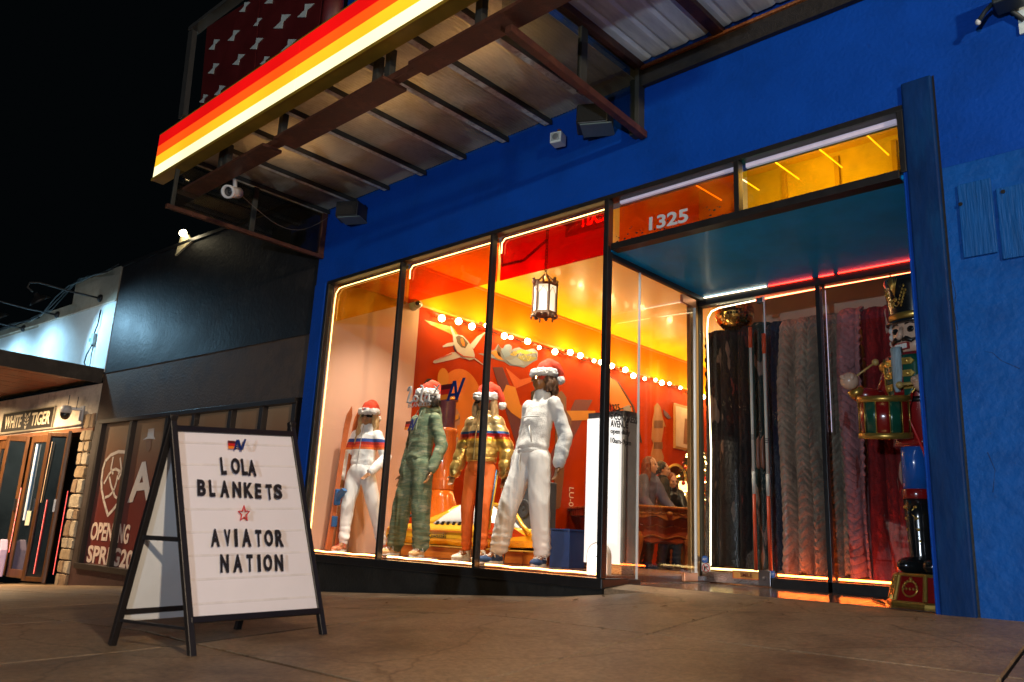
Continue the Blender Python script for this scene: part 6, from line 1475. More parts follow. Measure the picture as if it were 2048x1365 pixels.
MB().lathe([(.115, 1.16), (.05, 1.32), (.048, 1.32), (.11, 1.16)], (c.x, c.y, 0), 20).build('shade', glow('shade_glow', (1, .62, .22), 3.2), t, True)
MB().ball((c.x, c.y, 1.19), .04, 10).build('bulb', glow('lamp_bulb', (1, .8, .5), 25), t, True)
t = thing('candle', 'short lit candle beside the table lamp on the counter', 'candle', oncounter(1355)); c = oncounter(1355)
MB().lathe([(.025, .97), (.025, 1.10), (.02, 1.11)], (c.x, c.y, 0), 12).build('wax', mat('wax', (.75, .6, .4), .5, emit=(1, .6, .2), es=.5), t, True); MB().ell((c.x, c.y, 1.135), (.008, .008, .025), None, 8, 6).build('flame', glow('flame', (1, .7, .3), 25), t, True)
t = thing('gift_box', 'cream gift box under the tree on the counter', 'box', oncounter(1378)); c = oncounter(1378)
MB().box((c.x - .10, c.y - .08, .97), (c.x + .14, c.y + .08, 1.09)).build('carton', mat('carton_cream', (.75, .6, .4), .6), t, bevel=.005); MB().box((c.x - .105, c.y - .085, 1.075), (c.x + .145, c.y + .085, 1.105)).build('lid', mat('lid_cream', (.8, .68, .5), .6), t, bevel=.004)
t = thing('wall_mirror', 'arched gilt mirror behind the person with red hair', 'mirror', onD(1338, 960, 13.1)); c = onD(1341, 985, 13.0)
m = MB(); R0 = [c + V((.10, .0, 0)) + cd_ * (.16 * math.cos(a_)) + V((0, 0, .22 + .22 * math.sin(a_))) for a_ in [PI * k / 14 for k in range(15)]]
m.tube([c + V((.10, 0, -.2)) + cd_ * .16] + R0 + [c + V((.10, 0, -.2)) - cd_ * .16], .022, 8); m.build('frame', mat('mirror_gilt', (.6, .35, .08), .3, metal=.6), t, True)
MB().prism([c + V((.10, 0, -.2)) + cd_ * .15] + [p - cd_ * 0 for p in R0] + [c + V((.10, 0, -.2)) - cd_ * .15], cn * .01).build('glass', mat('mirror_face', (.5, .3, .1), .05, metal=1, var=0), t)
t = thing('christmas_tree', 'decorated christmas tree glittering with lights behind the counter', 'christmas tree', (-6.4, 6.6, FI)); c = onD(1392, 1000, 12.9); rr = random.Random(4)
MB().cyl((c.x, c.y, FI), (c.x, c.y, 2.0), .05, .02, 10).build('trunk', mat('trunk_brown', (.12, .06, .03), .8), t)
m = MB(); orn = {}
for k in range(1500):
    u = rr.random() ** .75; z = .45 + 1.62 * u; R_ = .66 * (1 - u) + .03; a_ = rr.uniform(0, 2 * PI); r_ = R_ * math.sqrt(rr.uniform(.15, 1)); p = V((c.x + r_ * math.cos(a_), c.y + r_ * math.sin(a_), z - .10 * r_ / R_)); d_ = V((math.cos(a_), math.sin(a_), -.35 + rr.uniform(-.3, .3))).normalized(); s_ = d_.cross(V((0, 0, 1))).normalized(); L_ = rr.uniform(.07, .13)
    m.add([p, p + s_ * .02 + d_ * L_ * .5, p + d_ * L_, p - s_ * .02 + d_ * L_ * .5 + V((0, 0, .01))], [(0, 1, 2), (0, 2, 3)])
m.build('needles', mat('needles_green', (.03, .06, .02), .6, var=.4), t)['kind'] = 'stuff'
lm = glow('fairy_light', (1, .66, .22), 30); gold_o = mat('bauble_gold', (.8, .45, .1), .15, metal=.9); red_o = mat('bauble_red', (.6, .04, .03), .15, coat=1)
lights = MB(); bg_ = MB(); br_ = MB()
for k in range(240):
    u = rr.random() ** .8; a_ = rr.uniform(0, 2 * PI); R_ = (.66 * (1 - u) + .04); p = V((c.x + R_ * math.cos(a_), c.y + R_ * math.sin(a_), .42 + 1.6 * u)); (lights if k % 3 else (bg_ if k % 2 else br_)).ball(p, .012 if k % 3 else .035, 6 if k % 3 else 8)
lights.build('fairy_lights', lm, t)['kind'] = 'stuff'; bg_.build('baubles', gold_o, t, True)['kind'] = 'stuff'; br_.build('baubles', red_o, t, True)['kind'] = 'stuff'
# ------------------------------------------------------------------ mirror ball
t = thing('mirror_ball', 'golden mirror ball hanging above the blankets', 'mirror ball', (-3.69, 1.98, 2.6)); c = onY(1469, 627, 1.98); r_ = .192
m = MB(); nlat = 22
for i in range(nlat):
    t0 = -PI / 2 + PI * i / nlat; t1 = -PI / 2 + PI * (i + 1) / nlat; n = max(4, int(44 * math.cos((t0 + t1) / 2)))
    for k in range(n):
        a0 = 2 * PI * (k + .06) / n; a1 = 2 * PI * (k + .94) / n; e = (t1 - t0) * .06
        q4 = [c + V((r_ * math.cos(tt) * math.cos(aa), r_ * math.cos(tt) * math.sin(aa), r_ * math.sin(tt))) for tt, aa in ((t0 + e, a0), (t0 + e, a1), (t1 - e, a1), (t1 - e, a0))]
        m.add(q4, [(0, 1, 2, 3)])
m.build('mirror_tiles', mat('tile_gold', (.85, .52, .14), .06, metal=1, var=.1, scale=30), t)['kind'] = 'stuff'
MB().ball(c, r_ * .985, 24).build('core', mat('ball_core', (.25, .13, .03), .3, metal=.8), t, True)
MB().cyl(c + V((0, 0, r_)), (c.x, c.y, 3.3), .004, n=6).build('hanger', black, t)
# ------------------------------------------------------------------ chunky knit blankets over a rail
rl = thing('blanket_rail', 'long rail carrying the hanging knit blankets', 'rail', (-3, 2.0, 2.43)); MB().cyl((-3.94, 2.02, 2.405), (-1.4, 2.02, 2.405), .02, n=12).build('rail', steel, rl, True)
for x in (-3.9, -1.5): MB().bar((x, 2.02, 2.405), (x, 2.55, 2.405), .03, .03).build('bracket', steel, rl)
BL = 1.95
def drape(name, x0, x1, base, fleck, label, seed, amt=.5, ytop=2.0, zb=.13, ridge=.062, chev=False):
    """heavy soft blanket over the rail: deep hanging folds, plaited ridges, woven flecks"""
    t = thing('knit_blanket', label, 'blanket', ((x0 + x1) / 2, ytop, 2.44), group='chunky knit blankets on the rail'); rr = random.Random(seed); o1, o2 = rr.uniform(0, 6), rr.uniform(0, 6)
    m_ = mat('drape_%s' % name, base, .95, var=.35, scale=7, bump=.7, bscale=38); nt = m_.node_tree; N = nt.nodes; L = nt.links; b = N['Principled BSDF']; src = b.inputs['Base Color'].links[0].from_socket
    tc = next(n for n in N if n.type == 'TEX_COORD'); mp = N.new('ShaderNodeMapping'); mp.inputs['Scale'].default_value = (10, 10, 2.6); mp.inputs['Location'].default_value = (seed, 0, seed * .7); mp.inputs['Rotation'].default_value = (0, .12, 0); L.new(tc.outputs['Object'], mp.inputs[0])
    nz = N.new('ShaderNodeTexNoise'); nz.inputs['Scale'].default_value = 1.0; nz.inputs['Detail'].default_value = 1.5; L.new(mp.outputs[0], nz.inputs[0])
    r = N.new('ShaderNodeValToRGB'); r.color_ramp.interpolation = 'EASE'; r.color_ramp.elements[0].position = .68 - .12 * amt; r.color_ramp.elements[1].position = .705 - .12 * amt; L.new(nz.outputs[0], r.inputs[0])
    mx = N.new('ShaderNodeMixRGB'); L.new(r.outputs[0], mx.inputs[0]); L.new(src, mx.inputs[1]); mx.inputs[2].default_value = tuple(fleck) + (1,); L.new(mx.outputs[0], b.inputs['Base Color'])
    nx_, nz_ = (96, 330) if chev else (72, 150); vs = []; w = x1 - x0; nf = max(1.2, w / .15)
    for i in range(nx_ + 1):
        u = i / nx_
        for j in range(nz_ + 1):
            v = j / nz_; z = 2.46 - (2.46 - zb - .02 * math.sin(u * 9 + o1)) * v; dz = 2.46 - z; e = min(1, .3 + dz * 1.3)
            ph = u * 2 * PI * nf + o1 + .7 * math.sin(dz * 1.2 + o2) + .4 * noise.noise(V((u * 2, z, seed)))
            s_ = u * w * 1.5 / ridge; tw = .55 * math.sin(z * 44 + o2 + PI * round(s_)) 
            rg = abs(math.sin(PI * (s_ + .18 * tw))); rg = rg ** .6
            if chev:
                fr0 = (u * w * 1.7 / .135 + .12 * math.sin(z * 3 + o2)) % 1; tri = abs(fr0 - .5) * 2
                rg = abs(math.sin(PI * ((z + .012 * noise.noise(V((u * 9, z * 7, seed)))) / .070 + 1.15 * tri + .5 * noise.noise(V((u * 3, z * 2.5, 3)))))) ** .55 * (.55 + .45 * (1 - (2 * abs(tri - .5)) ** 2)) * 1.15
            x = x0 + w * u + .02 * math.sin(ph + 1.2) * e + .03 * noise.noise(V((seed, z * .9, u))); y = ytop - .085 + (.085 if chev else .066) * math.sin(ph) * e - (.030 if chev else .022) * rg - .010 * noise.noise(V((u * 14, z * 13, seed)))
            if dz < .11: y += .11 * (1 - dz / .11) ** 1.3
            vs.append((x, y, z - (.02 if dz < .03 else 0)))
    m = MB(); K = nz_ + 1; fs = [(i * K + j, (i + 1) * K + j, (i + 1) * K + j + 1, i * K + j + 1) for i in range(nx_) for j in range(nz_)]
    m.add(vs, fs); o = m.build('cloth', m_, t, True); md = o.modifiers.new('thickness', 'SOLIDIFY'); md.thickness = .02; md.offset = -1
drape('dark', -3.99, -3.68, (.011, .007, .006), (.20, .12, .08), 'black and brown knit blanket with pale flecks, leftmost on the rail', 1, .35)
drape('plum', -3.69, -3.49, (.010, .007, .007), (.12, .02, .015), 'near black knit blanket with red brown flecks beside the leftmost blanket', 2, .3)
drape('teal', -3.50, -3.32, (.003, .026, .026), (.20, .17, .14), 'deep teal knit blanket with pale flecks behind the ski poles', 3, .35)
drape('navy', -3.33, -3.16, (.004, .012, .035), (.006, .03, .05), 'plain navy knit blanket left of the cream ones', 4, .3)
drape('cream', -3.18, -2.88, (.34, .25, .18), (.22, .15, .11), 'cream knit blanket with fat braids, left of the door mullion', 5, .35, chev=True)
drape('oat', -2.90, -2.61, (.24, .20, .15), (.17, .13, .10), 'oat coloured knit blanket behind the door mullion', 6, .4, chev=True)
drape('rose', -2.63, -2.43, (.33, .16, .17), (.22, .05, .045), 'rose and cream knit blanket beside the red blankets', 7, .5, chev=True)
drape('red', -2.46, -2.22, (.17, .006, .008), (.24, .01, .01), 'plain red knit blanket', 8, .2)
drape('redwhite', -2.24, -1.90, (.16, .006, .008), (.36, .27, .22), 'red knit blanket with white patches behind the toy drummer', 9, .9)
drape('maroon', -1.92, -1.48, (.09, .004, .006), (.15, .006, .008), 'dark red knit blanket behind the big toy soldier', 10, .4)
# ------------------------------------------------------------------ old ski poles used as door pulls
t = thing('door_pulls', 'pair of tall red and white ski poles fixed as door pulls', 'ski poles', (-3.3, 1.55, .2)); wp = mat('pole_white', (.66, .62, .52), .4, var=.1); rp_ = mat('pole_red', (.6, .07, .02), .4, var=.1)
def pole(px0, py0, px1, py1):
    a_, b_ = onY(px0, py0, 1.55), onY(px1, py1, 1.55); L = lambda u: a_.lerp(b_, u)
    for u0, u1, mt, r in ((0, .09, rp_, .017), (.09, .61, wp, .013), (.61, .70, wp, .016), (.70, 1, rp_, .015)): MB().cyl(L(u0), L(u1), r, n=10).build('pole', mt, t, True)
    m = MB()
    for k in range(3): m.cyl(L(.46 + .008 * k), L(.463 + .008 * k), .0145, n=10)
    m.build('pole_band', black, t); return L
l1 = pole(1500, 655, 1512, 1142); l2 = pole(1527, 668, 1541, 1142)
for px in (1519, 1528):
    m = MB(); P = [onY(px + dx, y, 1.545) for dx, y in ((-1, 872), (-3, 880), (-3, 910), (-2, 935), (0, 938))]; m.tube(P, [.004, .016, .019, .016, .004], 10); m.build('carved_grip', mat('grip_wood', (.16, .06, .035), .4, var=.3), t, True)
# number plate, stickers
t = thing('number_plate', 'orange edged number plate reading SMILE on the door sill', 'plate', (-3.4, 1.66, .1)); o_ = onY(1466, 1157, 1.585); e_ = onY(1519, 1162, 1.585)
MB().box((o_.x, 1.582, o_.z), (e_.x, 1.588, o_.z + .068)).build('plate', mat('plate_amber', (.75, .34, .08), .4, var=.1), t, bevel=.002)
m = MB(); w_ = e_.x - o_.x
for q4 in ((0, 0, w_, .006), (0, .062, w_, .068), (0, 0, .006, .068), (w_ - .006, 0, w_, .068)): m.box((o_.x + q4[0], 1.578, o_.z + q4[1]), (o_.x + q4[2], 1.582, o_.z + q4[3]))
m.build('rim', mat('plate_rim', (.7, .12, .02), .4), t); text_on('lettering', 'SMILE', (o_.x + w_ * .3, 1.579, o_.z + .018), (1, 0, 0), (0, 0, 1), mat('plate_text', (.2, .03, .01), .5), t, w=w_ * .44, h=.034, bold=.02)
def round_sticker(px, py, label):
    c = onY(px, py, 1.596); t = thing('alarm_sticker', label, 'sticker', c)
    MB().cyl((c.x, 1.592, c.z), (c.x, 1.598, c.z), .031, n=24).build('disc', mat('sticker_blue', (.03, .10, .32), .4, emit=(.03, .1, .32), es=.3), t)
    text_on('lettering', 'ADT', (c.x - .021, 1.590, c.z - .009), (1, 0, 0), (0, 0, 1), mat('sticker_white', (.8, .85, .9), .5), t, w=.042, h=.02, bold=.02)
round_sticker(1410, 1119, 'round blue ADT sticker above the no firearms notice'); round_sticker(1544, 1149, 'round blue ADT sticker by the door lock')
t = thing('door_notice', 'small white notice with a red crossed out handgun on the door glass', 'notice', (-3.8, 1.59, .2)); a_ = onY(1404, 1155, 1.596); b_ = onY(1421, 1127, 1.596); wN, hN = b_.x - a_.x, b_.z - a_.z
MB().box((a_.x, 1.592, a_.z + hN * .32), (b_.x, 1.598, b_.z)).build('sheet', mat('notice_white', (.8, .78, .72), .5), t); MB().box((a_.x, 1.592, a_.z), (b_.x, 1.598, a_.z + hN * .31)).build('text_panel', mat('notice_dark', (.05, .02, .02), .5), t)
c = V((a_.x + wN / 2, 1.590, a_.z + hN * .67)); m = MB(); m.tube([c + V((wN * .40 * math.cos(k * PI / 12), 0, hN * .29 * math.sin(k * PI / 12))) for k in range(24)], .0035, 5, True); m.bar(c + V((-wN * .28, 0, hN * .2)), c + V((wN * .28, 0, -hN * .2)), .003, .006); m.build('ban_ring', mat('ban_red', (.6, .03, .02), .5), t)
m = MB(); m.prism([c + V(p) * 1 for p in ((-wN * .22, 0, .012), (wN * .24, 0, .014), (wN * .24, 0, .004), (-wN * .04, 0, .002), (-wN * .10, 0, -.026), (-wN * .22, 0, -.024))], (0, .001, 0)); m.build('handgun', blkp, t)
m = MB()
for k in range(4): m.box((a_.x + wN * .1, 1.5915, a_.z + hN * (.04 + .07 * k)), (b_.x - wN * (.1 + .1 * (k % 2)), 1.592, a_.z + hN * (.075 + .07 * k)))
m.build('text_lines', mat('notice_white', (.8,) * 3), t)
# ------------------------------------------------------------------ lettering on the glass
dg = thing('window_lettering', 'dark blue, grey and black lettering stuck on the shop glass', 'window lettering', (-5.5, .02, 1.4)); PG = (0, .024, 0); NY = (0, -1, 0)
gl = mat('vinyl_grey', (.42, .42, .42), .5)
def gfit(body, bl, br, tl_, m_, **k): text_fit('lettering', body, PG, NY, bl, br, tl_, m_, dg, **k)
m = MB(); S_ = lambda L: [onY(x, y, .024) for x, y in L]
for L in ([(816, 783), (818, 776), (822, 774), (822, 782), (817, 796), (815, 805), (821, 806), (826, 802)], [(834, 795), (830, 792), (827, 797), (828, 803), (833, 803), (836, 797), (833, 793)], [(842, 772), (846, 774), (843, 790), (841, 802), (845, 804)], [(857, 790), (852, 790), (849, 797), (851, 803), (856, 800), (858, 790), (857, 803), (861, 803)]): m.tube(S_(L), .012, 6)
m.build('script_lettering', gl, dg, True)
gfit('BLANKETS', (816, 816), (861, 811), (816, 808), gl, bold=.01)
m = MB()
for a_, b_ in (((868, 772), (879, 784)), ((879, 769), (868, 787))): p_, q_ = S_([a_, b_]); m.bar(p_, q_, .008, .014, (0, 1, 0))
m.build('cross_mark', gl, dg)
o_ = onY(895, 803, .022); u_ = onY(921, 764, .022); logo_av((o_.x, .0225, o_.z), (1, 0, .0), (0, 0, 1), .19, dg)
bv = mat('vinyl_black', (.012, .012, .014), .45)
for body, bl, br, tl_ in (('1325', (1221, 824), (1240, 823), (1221, 809)), ('S CONGRESS', (1221, 838), (1274, 849), (1221, 824)), ('AVENUE', (1221, 854), (1256, 858), (1221, 840)), ('open daily', (1221, 870), (1260, 874), (1221, 857)), ('10am-9pm', (1221, 889), (1262, 895), (1221, 875))):
    # side pane of the doorway carries the address
    text_fit('lettering', body, (XR + .004, 0, 0), (1, 0, 0), bl, br, tl_, bv, dg, depth=.002, bold=.025)
num = mat('number_grey', (.36, .38, .39), .5, emit=(.36, .38, .39), es=.22)
gfit('1325', (1298, 462), (1376, 444), (1296, 436), num, bold=.025)
# ------------------------------------------------------------------ giant toy soldier with a drum
nx, ny = -1.70, .88
t = thing('toy_soldier_drummer', 'giant wooden toy soldier drummer with black hat, moustache and red drum', 'nutcracker figure', (nx, ny, 0)); YAW = .55; RN = rotz(-YAW); NPos = lambda x, y, z: V((nx, ny, 0)) + rotz(-YAW + .2) @ V((x, y, z)); RZ = rotz(-YAW + .2)
redg = mat('enamel_red', (.24, .008, .008), .22, var=.06, coat=.6); grn = mat('enamel_green', (.008, .075, .045), .25, var=.08, coat=.5); gld = mat('gold_paint', (.52, .32, .07), .32, metal=.75, var=.15, scale=20); blk_ = mat('enamel_black', (.010, .011, .012), .2, var=.1, coat=.6); blu = mat('enamel_blue', (.01, .10, .42), .2, var=.1, coat=.6); fl_ = mat('enamel_flesh', (.62, .40, .28), .28, var=.04, coat=.5); wht_ = mat('beard_white', (.62, .62, .60), .8, var=.15, scale=30, stretch=(1, 1, .2), bump=.6, bscale=60)
# stepped octagonal base with crests
m = MB(); n8 = 8
def octr(r, z, s=1.0): return [NPos(r * math.cos(PI / 8 + k * PI / 4), r * s * math.sin(PI / 8 + k * PI / 4), z) for k in range(8)]
m.loft([octr(.315, .008), octr(.30, .04), octr(.255, .20), octr(.255, .205)]); m.build('base', redg, t)
m = MB(); m.loft([octr(.33, .0), octr(.33, .02), octr(.315, .032)]); m.loft([octr(.262, .195), octr(.268, .205), octr(.262, .215)])
for k in range(8):
    a_, b_ = octr(.306, .035)[k], octr(.262, .20)[k]; m.cyl(a_, b_, .016, .014, 8)
m.build('base_trim', gld, t)
for k in (4, 5, 6):
    m = MB()
    a_ = 0 + k * PI / 4; up_ = V((-.24 * math.cos(a_), -.24 * math.sin(a_), 1)).normalized(); nn_ = V((math.cos(a_), math.sin(a_), .24)).normalized(); tx_ = V((-math.sin(a_), math.cos(a_), 0)); c_ = V((.268 * math.cos(a_), .268 * math.sin(a_), .112))
    G = lambda u, v: NPos(*(c_ + tx_ * u + up_ * v + nn_ * .004))
    m.tube([G(.056 * math.cos(i * PI / 12), .050 * math.sin(i * PI / 12)) for i in range(24)], .006, 6, True)
    for i in range(9): m.ell(G(.052 * math.cos(i * PI / 8), .054 * math.sin(i * PI / 8)), (.010, .010, .010), None, 6, 4)
    for i in (-1, 0, 1): m.ell(G(.028 * i, .0), (.008, .008, .010), None, 6, 4)
    m.ell(G(0, .066), (.012, .012, .014), None, 6, 4)
    m.build('crest', gld, t, True)
for s_ in (-1, 1):
    m = MB(); m.ell(NPos(s_ * .10, -.10, .265), (.082, .125, .062), RZ, 16, 10); m.ell(NPos(s_ * .10, -.01, .25), (.078, .085, .05), RZ, 14, 8); m.lathe([(.078, .25), (.072, .34), (.085, .60), (.092, .735)], NPos(s_ * .10, 0, 0), 22); bt = m.build('boot', blk_, t, True)
    m = MB(); m.lathe([(.094, .73), (.098, .735), (.098, .795), (.094, .80)], NPos(s_ * .10, 0, 0), 22); m.build('boot_band', redg, bt, True)
    m = MB(); m.lathe([(.088, .80), (.088, 1.20)], NPos(s_ * .10, 0, 0), 22); m.build('leg', blu, t, True)
    m = MB()
    for k in range(4):
        z = .67 - .078 * k
        for q_ in (-1, 1): m.ell(NPos(s_ * .10 + q_ * .040, -.080 + .008 * k, z), (.016, .010, .011), RZ, 8, 6)
        if k < 3: m.tube([NPos(s_ * .10 - .04, -.084 + .008 * k, z), NPos(s_ * .10 + .04, -.08 + .008 * k, z - .078)], .0035, 5); m.tube([NPos(s_ * .10 + .04, -.084 + .008 * k, z), NPos(s_ * .10 - .04, -.08 + .008 * k, z - .078)], .0035, 5)
    m.build('boot_lacing', gld, bt, True)
m = MB(); m.lathe([(.215, 1.10), (.21, 1.12), (.19, 1.40), (.205, 1.48), (.235, 1.66), (.225, 1.76), (.10, 1.80)], NPos(0, 0, 0), 28); m.build('coat', redg, t, True)
m = MB(); m.lathe([(.196, 1.40), (.200, 1.42), (.198, 1.44)], NPos(0, 0, 0), 28); m.build('belt', blk_, t, True)
m = MB()
def front(x, z, r=.242): a_ = x / r; return NPos(r * math.sin(a_), -r * math.cos(a_), z)
pl_ = [(-.15, 1.74), (-.15, 1.56), (-.10, 1.44), (0, 1.40), (.10, 1.44), (.15, 1.56), (.15, 1.74)]
rows = [(1.74, .15), (1.68, .152), (1.62, .15), (1.56, .145), (1.50, .125), (1.45, .09), (1.42, .04)]
m.loft([[front(-w + 2 * w * k / 8, z, .246) for k in range(9)] + [front(w - 2 * w * k / 8, z, .225) for k in range(9)] for z, w in rows]); m.build('green_plastron', grn, t, True)
m = MB(); m.tube([front(x, z, .248) for x, z in [(-.15, 1.74), (-.152, 1.66), (-.145, 1.56), (-.125, 1.50), (-.085, 1.445), (0, 1.41), (.085, 1.445), (.125, 1.50), (.145, 1.56), (.152, 1.66), (.15, 1.74)]], .007, 6)
m.ell(front(.0, 1.40, .245), (.055, .02, .05), RZ, 16, 8); m.build('gold_braid', gld, t, True)
m = MB(); m.loft([[front(-.04, z, .25), front(.04, z, .25), front(.04, z, .23), front(-.04, z, .23)] for z in (1.74, 1.43)]); m.build('red_front', redg, t)
for s_ in (-1, 1):
    for z in (1.69, 1.60, 1.51):
        m = MB(); c_ = front(s_ * .082, z, .252); 
        pts = [front(s_ * (.045), z - .024, .252), front(s_ * .105, z - .024, .252), front(s_ * .128, z, .252), front(s_ * .105, z + .024, .252), front(s_ * .045, z + .024, .252)]
        m.prism(pts, RZ @ V((0, -.008, 0))); m.ell(c_ + RZ @ V((0, -.01, 0)), (.015, .012, .015), RZ, 10, 6); m.build('button_tab', mat('gold_button', (.62, .38, .08), .3, metal=.6), t)
m = MB(); m.loft([[front(x, z, .262 + .012 * math.cos(x * 40)) for x in [-w + 2 * w * k / 8 for k in range(9)]] + [front(x, z, .235) for x in [w - 2 * w * k / 8 for k in range(9)]] for z, w in ((1.80, .036), (1.74, .040), (1.64, .038), (1.56, .034), (1.50, .024), (1.47, .010))]); m.build('beard', mat('beard_blue_grey', (.33, .42, .46), .8, var=.3, scale=30, stretch=(1, 1, .15), bump=.8, bscale=60), t, True)
m = MB(); m.lathe([(.12, 1.77), (.165, 1.79), (.168, 1.84), (.168, 2.00), (.162, 2.03)], NPos(0, 0, 0), 28); hd = m.build('head', fl_, t, True)
m = MB(); m.chain([NPos(0, -.17, 1.96), NPos(0, -.205, 1.89)], [.014, .024], 10); m.build('nose', fl_, hd, True)
for s_ in (-1, 1):
    m = MB(); m.ell(NPos(s_ * .062, -.158, 1.945), (.030, .010, .024), RZ, 12, 8); m.build('eye', blk_, hd, True)
    m = MB(); m.tube([NPos(s_ * .028, -.172, 1.985), NPos(s_ * .06, -.165, 2.0), NPos(s_ * .10, -.142, 1.985)], [.005, .009, .004], 6); m.build('eyebrow', mat('brow_brown', (.03, .012, .008), .5), hd, True)
    m = MB(); m.tube([NPos(s_ * .008, -.185, 1.865), NPos(s_ * .04, -.185, 1.875), NPos(s_ * .075, -.172, 1.855), NPos(s_ * .10, -.158, 1.87), NPos(s_ * .112, -.15, 1.885)], [.010, .019, .016, .008, .003], 8); m.build('moustache', mat('moustache_black', (.012, .008, .006), .4), hd, True)
    m = MB(); m.ell(NPos(s_ * .11, -.125, 1.87), (.022, .01, .02), RZ, 10, 6); m.build('rosy_cheek', mat('cheek_pink', (.55, .22, .18), .4), hd, True)
    m = MB()
    for k in range(5): m.ell(NPos(s_ * (.165 + .008 * (k % 2)), -.035 + .01 * (k % 2), 1.99 - .05 * k), (.034, .05, .036), RZ, 10, 8)
    m.ell(NPos(s_ * .12, .09, 1.90), (.08, .09, .12), RZ, 12, 8); m.build('curls', wht_, hd, True)
MB().box((-.052, -.19, 1.795), (.052, -.165, 1.845), tuple(RZ @ V(e) for e in ((1, 0, 0), (0, 1, 0), (0, 0, 1))), V((nx, ny, 0))).build('mouth', mat('mouth_red', (.35, .02, .02), .4), hd)
for k in range(5): MB().box((-.046 + .0195 * k, -.197, 1.80), (-.030 + .0195 * k, -.187, 1.836), tuple(RZ @ V(e) for e in ((1, 0, 0), (0, 1, 0), (0, 0, 1))), V((nx, ny, 0))).build('tooth', mat('tooth_white', (.8, .78, .72), .3), hd, bevel=.002)
m = MB(); m.loft([m.ring(NPos(0, -.015, z), RZ @ V((0, -.12, 1)), r, 32) for r, z in ((.19, 2.015), (.20, 2.02), (.20, 2.035), (.168, 2.045), (.172, 2.07), (.196, 2.30), (.20, 2.36), (.192, 2.375), (.12, 2.38))]); ht = m.build('hat', blk_, t, True)
m = MB(); m.loft([m.ring(NPos(0, -.015, z), RZ @ V((0, -.12, 1)), r, 32) for r, z in ((.171, 2.05), (.178, 2.055), (.181, 2.09), (.175, 2.098))]); m.build('hat_band', gld, ht, True)
m = MB(); HF = lambda x, z: NPos((.178 + (z - 2.05) * .09) * math.sin(x / .18), -.015 - (.178 + (z - 2.05) * .09) * math.cos(x / .18) - (z - 2.05) * .12 - .0, z)
for s_ in (-1, 1):
    m.tube([HF(0, 2.12), HF(s_ * .04, 2.15), HF(s_ * .06, 2.19), HF(s_ * .07, 2.24)], .003, 5)
    for k in range(6): u = k / 5; m.ell(HF(s_ * (.02 + .052 * u), 2.135 + .115 * u + .012), (.009, .004, .012), RZ, 8, 5); m.ell(HF(s_ * (.035 + .045 * u), 2.125 + .105 * u), (.009, .004, .012), RZ, 8, 5)
    for k in range(3): m.tube([HF(0, 2.20), HF(s_ * (.007 + .008 * k), 2.28), HF(s_ * (.012 + .013 * k), 2.345 - .012 * k)], [.0025, .004, .002], 6)
m.ell(HF(0, 2.17), (.015, .008, .017), RZ, 12, 8); m.tube([HF(0, 2.19), HF(0, 2.36)], [.003, .005], 6); m.build('hat_badge', gld, ht, True)
# arms: left in the picture is raised with a drum stick
for s_, E, W_, HP in ((-1, (-.28, -.06, 1.50), (-.35, -.25, 1.50), (-.37, -.31, 1.60)), (1, (.30, -.05, 1.46), (.26, -.24, 1.45), (.235, -.30, 1.50))):
    sh_ = (s_ * .235, 0, 1.70); m = MB(); m.chain([NPos(*sh_), NPos(*E)], [.066, .056], 14); m.chain([NPos(*E), NPos(*W_)], [.056, .056], 14); ar = m.build('arm', redg, t, True)
    m = MB(); m.ell(NPos(s_ * .245, 0, 1.735), (.085, .085, .045), RZ, 16, 8); m.ell(NPos(s_ * .275, -.01, 1.72), (.05, .06, .03), RZ, 12, 6); m.build('epaulette', gld, ar, True)
    d_ = (NPos(*HP) - NPos(*W_)).normalized(); m = MB(); m.cyl(NPos(*W_) - d_ * .01, NPos(*W_) + d_ * .05, .056, .06, 16); m.build('cuff', gld, ar, True)
    m = MB(); m.ball(NPos(*HP), .068, 16)
    for k in range(4): q_ = NPos(*HP) + d_ * (.03 - .02 * k) + RZ @ V((0, -.055, 0)); m.ell(q_, (.022, .02, .014), RZ, 8, 6)
    m.ell(NPos(*HP) + RZ @ V((s_ * -.05, -.03, .02)), (.018, .02, .03), RZ, 8, 6); m.build('fist', fl_, ar, True)
    m = MB(); a_ = NPos(*HP) + RZ @ V((-.03 * s_ * -1, .03, .03)); tip_ = NPos(-.22, -.20, 1.735) if s_ < 0 else NPos(.08, -.34, 1.50); m.cyl(NPos(*HP), tip_, .008, n=8); m.ell(tip_, (.026, .026, .026), None, 10, 8); m.build('drum_stick', mat('stick_gold', (.5, .32, .1), .4), ar, True)
# drum
dc_ = NPos(-.06, -.34, 1.285); tilt = RZ @ V((.10, -.12, 1)); tilt.normalize(); m = MB(); R_ = .168
tx = tilt.cross(V((0, 1, 0))).normalized(); ty = tilt.cross(tx)
def dring(r, z, a0, a1, n): return [dc_ + tilt * z + tx * (r * math.cos(a0 + (a1 - a0) * k / n)) + ty * (r * math.sin(a0 + (a1 - a0) * k / n)) for k in range(n + 1)]
drum = None
for k in range(12):
    a0, a1 = 2 * PI * k / 12, 2 * PI * (k + 1) / 12; m = MB(); A_ = [dring(R_, z, a0, a1, 4) + dring(R_ - .02, z, a1, a0, 4) for z in (-.13, .13)]; m.loft(A_)
    ob_ = m.build('drum_panel', redg if k % 2 else grn, t, True)
m = MB(); m.loft([m.ring(dc_ + tilt * -.125, tilt, R_ - .01, 24), m.ring(dc_ + tilt * .125, tilt, R_ - .01, 24)]); m.build('drum_skin', mat('drum_skin', (.6, .52, .4), .6), t)
m = MB()
